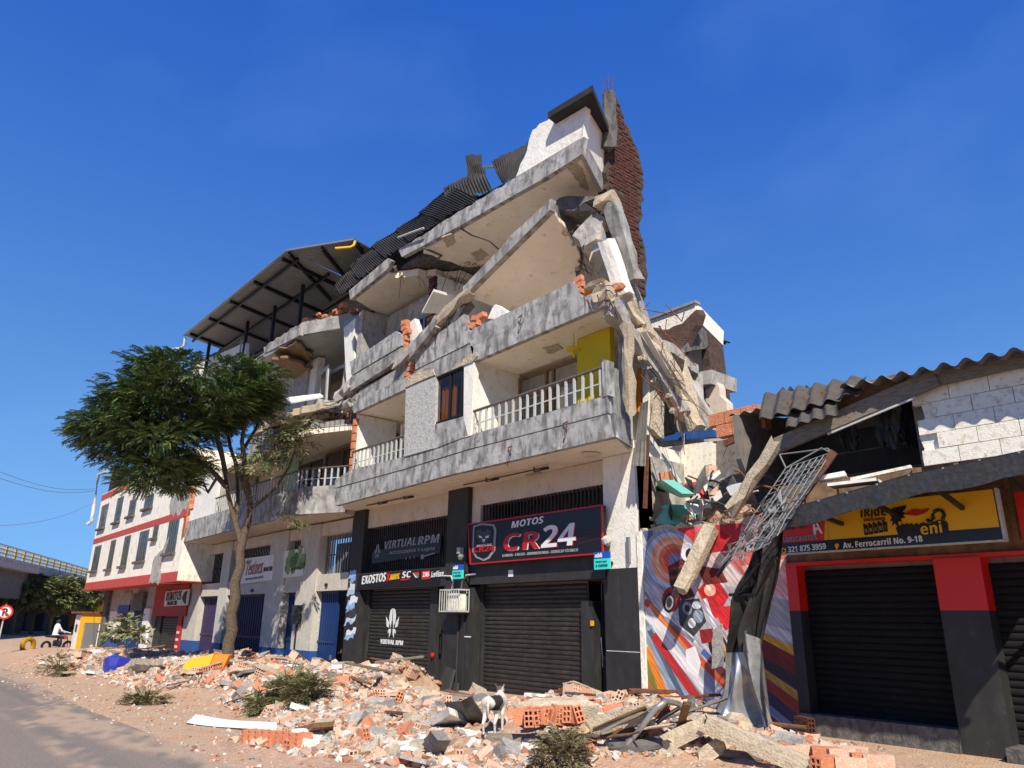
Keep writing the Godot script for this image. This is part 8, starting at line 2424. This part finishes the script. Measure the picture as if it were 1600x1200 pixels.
func hero_rubble(hb: Array):
	# white ribbed sheet on the dirt
	single("white_metal_sheet", corr(S(), Vector3(-14.004,0.004,6.488), Vector3(-15.074,-0.007,5.979), Vector3(-12.683,0.062,5.452), Vector3(-12.013,0.047,5.733), 4, 0.012, 8, 0.02), plain(hx("d9dbe0"), 0.5), "long white ribbed metal sheet lying on the dirt in front of the heap", "metal sheet")
	# row of bricks still joined beside it
	var W := thing("brick_wall_chunk", "long row of upright hollow bricks beside the white metal sheet", "wall chunk", Vector3(-10.562,0.168,6.378))
	for i in 9:
		var b := MeshInstance3D.new()
		b.name = "brick"
		b.mesh = hb[2]
		b.material_override = M.clay
		W.add_child(b, true)
		b.position = (Vector3(-11.023,0.128,6.551).lerp(Vector3(-9.915,0.187,6.268), i / 8.0)) - W.position
		b.rotation = Vector3(rng.randf_range(-0.1, 0.1), 1.4, rng.randf_range(-0.1, 0.1))
	lean_plate("yellow_sheet_metal", P([-21.117,0.232,4.547,-20.584,0.387,4.035,-20.734,0.807,3.835,-21.267,0.632,4.347]), Vector3(-0.12, 0.02, -0.12), M.yellow, "yellow painted metal panel on top of the heap near the trunk", "panel")
	lean_plate("ochre_sheet_metal", P([-20.682,0.413,4.039,-20.238,0.415,3.768,-20.388,0.775,3.568,-20.832,0.793,3.839]), Vector3(-0.1, 0.02, -0.12), M.orange, "ochre metal panel behind the yellow panel near the trunk", "panel")
	single("blue_bag", lump(S(), Vector3(-27.769,0.234,4.53), Vector3(0.6, 0.45, 0.6), 0.35), M.bag, "crumpled blue plastic bag on the far end of the heap", "bag")
	lean_plate("concrete_slab", P([-26.309,0.196,4.635,-24.131,0.32,4.345,-21.6,0.663,4.822,-25.342,0.497,4.663]), Vector3(0, -0.16, 0), M.beige, "wide tan concrete slab lying beyond the blue bag", "slab", [0, 1, 2, 3])
	lean_plate("blue_grey_panel", P([-31.98,-0.134,0.9,-29.375,-0.002,0.9,-30.424,0.398,0.7,-31.061,0.513,0.7,-32.096,0.429,0.7,-32.634,0.215,0.7]), Vector3(0, 0, -0.06), plain(hx("454c5c"), 0.6), "rounded dark blue-grey panel standing by the purple door", "panel")
	lean_plate("wood_board", P([-10.438,0.178,6.102,-10.078,0.226,5.768,-9.906,0.393,5.853,-9.918,0.394,6.145,-10.684,0.244,6.036]), Vector3(0, -0.06, 0), M.wood_local, "orange-brown broken wooden board in front of the heap", "board", [0, 2])
	lean_plate("concrete_slab", P([-9.654,0.337,4.55,-8.905,0.603,4.688,-9.122,0.395,4.104,-9.417,0.329,4.314]), Vector3(0.02, -0.09, -0.02), M.plaster_local, "white pointed slab tilted up behind the dog", "slab", [0, 1])
	lean_plate("concrete_slab", P([-9.772,0.561,4.146,-8.666,0.693,4.651,-8.495,0.768,4.611,-8.753,0.397,4.071,-9.055,0.395,4.266]), Vector3(-0.05, -0.1, -0.1), M.conc_dark, "dark stained slab with a grey face standing beside the white pointed slab", "slab", [2, 3])
	lean_plate("concrete_slab", P([-9.615,0.334,4.175,-9.046,0.352,3.816,-8.257,0.339,4.332,-8.523,0.301,4.633]), Vector3(0, -0.06, 0), M.plaster_local, "flat pale slab lying before the dog", "slab", [0, 1, 2, 3])
	lean_plate("concrete_slab", P([-8.586,0.211,5.323,-8.12,0.449,5.495,-7.984,0.458,5.402,-8.363,0.172,5.22]), Vector3(0.1, -0.1, -0.05), M.grey_local, "pale grey slab propped steeply in front of the heap", "slab", [0, 2])
	single("timber_beam", rough_beam(S(), Vector3(-8.193,0.302,4.551), Vector3(-7.188,0.328,3.952), 0.12, 0.1, Vector3.UP, 0.01, 0.03), M.timber_grey, "long grey timber lying across the heap in front of the dog", "timber")
	single("timber_beam", rough_beam(S(), Vector3(-6.651,0.317,3.895), Vector3(-6.254,0.374,3.494), 0.16, 0.14, Vector3.UP, 0.02, 0.05), M.conc_dark, "dark squared timber beyond the dry bush", "timber")
	single("plastered_wall_chunk", rough_beam(S(), Vector3(-7.951,0.569,4.066), Vector3(-7.38,0.618,3.454), 0.3, 0.34, Vector3(0.2, 1, 0.5), 0.05, 0.15), M.beige_local, "long chunk of plastered brickwork in front of the folding gate", "wall chunk")
	for i in 14:
		put("clay_brick", hb[i % 3], M.clay, Transform3D(any_turn(0.3), Vector3(-7.632,0.687,4.324).lerp(Vector3(-7.083,0.733,3.993), i / 13.0) + Vector3(rng.randf_range(-0.1, 0.1), -0.1, 0.1)), "orange hollow clay brick on the long chunk of plastered brickwork", "brick", "bricks on the plastered chunk")
	single("concrete_beam", rough_beam(S(), Vector3(-7,0.507,3.733), Vector3(-6.337,0.688,3.514), 0.34, 0.26, Vector3.UP, 0.04, 0.1), M.beige_local, "thick tan concrete beam lying near the corner pillar", "concrete beam")
	lean_plate("white_plate", P([-7.104,0.587,3.528,-6.862,0.609,3.506,-6.572,0.771,3.749,-6.909,0.672,3.663]), Vector3(0, -0.03, 0), M.paint_white, "white bent plate in front of the corner pillar", "plate", [2])
	var fr := thing("bent_metal_frame", "bent pale metal frame arching over the debris by the painted wall", "metal frame", Vector3(-6.508,0.424,3.422))
	part(fr, "tube", tube(S(), P([-6.506,0.341,3.798,-6.354,0.53,3.711,-6.074,0.78,3.753,-6.043,0.858,3.601,-6.058,0.816,3.347,-6.102,0.72,3.202]), 0.035, 7), M.alu)
	part(fr, "tube", tube(S(), P([-6.39,0.455,3.675,-6.114,0.681,3.526,-6.057,0.76,3.353]), 0.025, 7), M.steel_dark)
	part(fr, "band", beam(S(), Vector3(-6.694,0.429,3.79), Vector3(-6.119,0.76,3.442), 0.04, 0.09), M.rust)
	for i in 12:
		single("splintered_plank", rough_beam(S(), Vector3(-6.694,0.488,3.616).lerp(Vector3(-6.089,0.643,2.823), i / 11.0) + Vector3(rng.randf_range(-0.3, 0.3), 0, rng.randf_range(-0.5, 0.5)), Vector3(-6.383,0.693,3.553).lerp(Vector3(-5.984,0.732,2.697), i / 11.0) + Vector3(rng.randf_range(-0.2, 0.4), rng.randf_range(-0.1, 0.15), rng.randf_range(-0.4, 0.4)), 0.1, 0.04, Vector3.UP, 0.01, 0.05), [M.timber_grey, M.wood_local, M.conc_dark, M.beige_local][i % 4], ["grey", "brown", "dark", "tan"][i % 4] + " splintered plank in the pile at the foot of the painted wall", "plank", "splintered planks by the painted wall")
	single("broken_post", rough_beam(S(), Vector3(-6.231,0.38,3.356), Vector3(-5.815,0.619,3.149), 0.2, 0.2, Vector3.UP, 0.015, 0.05), M.beige_local, "short broken square post rising to a snapped joint before the metal sheet", "post")
	single("broken_post", rough_beam(S(), Vector3(-5.791,0.624,3.205), Vector3(-4.692,0.277,2.898), 0.19, 0.2, Vector3.UP, 0.015, 0.06), M.beige_local, "long square post falling away from the snapped joint before the metal sheet", "post")
	single("timber_beam", rough_beam(S(), Vector3(-5.943,0.318,3.178), Vector3(-5.363,0.265,2.635), 0.1, 0.08, Vector3.UP, 0.01, 0.04), M.timber_grey, "grey timber lying under the long fallen post", "timber")
	# hollow bricks in a loose row by the shutter
	var k := 0
	for q in P([-5.276,0.42,2.59,-5.068,0.42,2.613,-5.009,0.42,2.356,-4.791,0.42,2.358,-4.651,0.42,2.309,-4.605,0.42,2.078,-4.312,0.42,2.412,-4.191,0.42,2.377,-4.286,0.42,2.801,-4.484,0.42,2.956]):
		var b := put("clay_brick", hollow_brick(0.3, 0.2, 0.14, 2, 3) if k % 2 else hb[0], M.clay_pale if k % 3 else M.clay, Transform3D(Basis(Vector3.UP, 0.9 + rng.randf_range(-0.5, 0.5)) * Basis(Vector3(1, 0, 0), rng.randf_range(-0.1, 0.1)), Vector3(q.x, gy(q.x, q.z) + 0.1, q.z)), "hollow clay brick in the loose row in front of the dark shutter", "brick", "row of bricks before the dark shutter")
		k += 1
	put("clay_brick", hb[0], M.brick_old, Transform3D(Basis(Vector3.UP, -0.4), Vector3(-6.1, 0.4, 0.5)), "dark red brick lying on the pavement at the foot of the painted wall", "brick")
	# green branches in the rubble
	var gr := [Color(0.14, 0.15, 0.05), Color(0.19, 0.19, 0.07), Color(0.1, 0.12, 0.04), Color(0.24, 0.2, 0.1)]
	var dry := [Color(0.22, 0.18, 0.09), Color(0.17, 0.15, 0.07), Color(0.28, 0.23, 0.13)]
	twig_bush("cut_branches", Vector3(-14.138,0.334,4.647), 0.5, 300, "upright green branches in the heap before the open blue door", gr, 1.1)
	twig_bush("cut_branches", Vector3(-13.222,0.381,4.597), 0.45, 200, "green sprig beside the upright branches", gr)
	twig_bush("cut_branches", Vector3(-14.536,0.138,4.93), 0.4, 160, "dark green branches lying low in front of the trunk", gr, 0.5)
	twig_bush("cut_branches", Vector3(-18.202,-0.047,6.025), 0.45, 150, "green leaves at the street edge of the heap", gr, 0.4)
	twig_bush("cut_branches", Vector3(-29.91,-0.128,5.65), 0.9, 240, "mass of green branches at the far end of the heap", gr, 0.5)
	twig_bush("dry_bush", Vector3(-6.933,0.203,4.413), 0.3, 200, "dry yellowish bush in the foreground of the heap", dry, 1.0)
	# sapling leaning before the far shops
	var S0 := thing("leaning_sapling", "leaning branch with pale leaves in front of the blue shop wall", "branch", Vector3(-39.654,-0.159,2.6))
	part(S0, "stem", tube(S(), P([-41.076,-0.051,2.6,-39.15,0.462,2.6,-37.547,0.882,2.6,-36.041,1.277,2.6]), 0.05, 6, 0.02), M.bark)
	var it := []
	for q in P([-37.358,0.939,2.6,-36.077,1.328,2.6,-34.996,1.595,2.6,-33.677,1.114,2.6,-35.267,1.085,2.6,-36.82,1.134,2.6,-33.051,1.03,2.6]):
		cluster(it, q, 0.4, 22, Vector3(0, 0.2, 0.2), 0.7)
	leaf_cloud(S0, "leaves", it, spray_mesh(5, 0.34, 0.24, 0.12, 15), [Color(0.2, 0.21, 0.08), Color(0.14, 0.16, 0.05), Color(0.3, 0.3, 0.16)])
	# dead branch lying in front
	single("dead_branch", tube(S(), P([-7.017,0.413,4.064,-6.646,0.433,3.952,-6.435,0.472,3.792,-6.236,0.525,3.849]), 0.03, 6, 0.012), M.bark, "bare dead branch lying behind the dry bush", "branch")
	single("dead_branch", tube(S(), P([-16.081,0.06,5.092,-15.287,0.26,4.988,-14.532,0.428,4.93]), 0.025, 6, 0.01), M.bark, "bare dead branch in front of the trunk", "branch")
	# plates of fallen roofing
	lean_plate("roofing_sheet", P([-9.685,0.249,4.783,-8.819,0.373,4.308,-9.073,0.366,4.094,-9.867,0.272,4.669]), Vector3(0, -0.03, -0.2), M.sheet_dark, "dark strip of roofing sheet lying behind the steep slab", "roofing sheet")


func dog_colour(p: Vector3) -> Color:
	# p is relative to the ground point under the dog, in its own axes x forward, z to its right
	var a := (p - Vector3(-0.12, 0.5, 0.09)).length()
	if p.x < 0.06 and p.x > -0.3 and p.y > 0.36 and p.z > -0.02 and a < 0.19:
		return Color(0.02, 0.018, 0.016)
	if p.x > 0.36 and p.y > 0.44:
		return Color(0.1, 0.07, 0.05) if absf(p.z) > 0.022 else Color(0.4, 0.34, 0.28)
	if p.x > 0.0 and p.x < 0.12 and p.z > 0.03 and p.y > 0.44:
		return Color(0.05, 0.04, 0.035)
	return Color(0.58, 0.53, 0.46)

func dog():
	# lean piebald dog seen from behind, walking away over the rubble, head turned aside
	var D := thing("dog", "lean white dog with black patches walking away over the rubble", "dog", Vector3(-8.263,0.328,4.39))
	var z := Vector3.ZERO
	var bones := [
		[Vector3(0.26, 0.47, 0), Vector3(0.0, 0.46, 0), 0.125, 0.1, 0.04],
		[Vector3(0.0, 0.46, 0), Vector3(-0.24, 0.49, 0), 0.098, 0.095, 0.05],
		[Vector3(0.3, 0.52, 0), Vector3(0.45, 0.6, -0.05), 0.075, 0.058, 0.05],
		[Vector3(0.45, 0.6, -0.05), Vector3(0.53, 0.62, -0.09), 0.068, 0.06, 0.03],
		[Vector3(0.53, 0.61, -0.09), Vector3(0.63, 0.575, -0.15), 0.042, 0.024, 0.03],
		[Vector3(-0.3, 0.52, 0), Vector3(-0.38, 0.44, 0.01), 0.028, 0.022, 0.03],
		[Vector3(-0.38, 0.44, 0.01), Vector3(-0.41, 0.3, 0.03), 0.02, 0.009, 0.02]]
	for s in [-1.0, 1.0]:
		var st: float = 0.05 * s
		# hind leg: knee forward, hock back
		bones.append([Vector3(-0.22, 0.47, s * 0.07), Vector3(-0.14 + st, 0.31, s * 0.085), 0.085, 0.055, 0.05])
		bones.append([Vector3(-0.14 + st, 0.31, s * 0.085), Vector3(-0.28 + st, 0.17, s * 0.08), 0.045, 0.026, 0.02])
		bones.append([Vector3(-0.28 + st, 0.17, s * 0.08), Vector3(-0.25 + st, 0.03, s * 0.08), 0.022, 0.02, 0.015])
		bones.append([Vector3(-0.25 + st, 0.022, s * 0.08), Vector3(-0.19 + st, 0.018, s * 0.08), 0.022, 0.017, 0.012])
		# front leg
		bones.append([Vector3(0.27, 0.45, s * 0.07), Vector3(0.24 - st, 0.27, s * 0.075), 0.06, 0.034, 0.04])
		bones.append([Vector3(0.24 - st, 0.27, s * 0.075), Vector3(0.25 - st, 0.13, s * 0.075), 0.03, 0.022, 0.015])
		bones.append([Vector3(0.25 - st, 0.13, s * 0.075), Vector3(0.25 - st, 0.025, s * 0.075), 0.021, 0.019, 0.012])
		bones.append([Vector3(0.25 - st, 0.022, s * 0.075), Vector3(0.3 - st, 0.018, s * 0.075), 0.022, 0.016, 0.012])
		# ear
		bones.append([Vector3(0.46, 0.65, s * 0.05 - 0.06), Vector3(0.43, 0.715, s * 0.085 - 0.06), 0.022, 0.01, 0.012])
	var me := body(S(), bones, 0.014, 2, z).commit()
	var mi := MeshInstance3D.new()
	mi.name = "body"
	mi.mesh = me
	mi.material_override = M.frag
	D.add_child(mi, true)
	mi.rotation.y = 2.15
	mi.scale = Vector3(0.8, 0.8, 0.8)
	for q in [[Vector3(0.565, 0.64, -0.06), 0.011], [Vector3(0.535, 0.64, -0.145), 0.011], [Vector3(0.652, 0.573, -0.162), 0.014]]:
		var e := MeshInstance3D.new()
		e.name = "eye" if q[1] < 0.012 else "nose"
		e.mesh = lathe(S(), q[0], [[0, q[1]], [q[1] * 0.8, q[1] * 0.6], [q[1], 0], [q[1] * 0.8, -q[1] * 0.6], [0, -q[1]]], 8).commit()
		e.material_override = M.rubber
		mi.add_child(e, true)
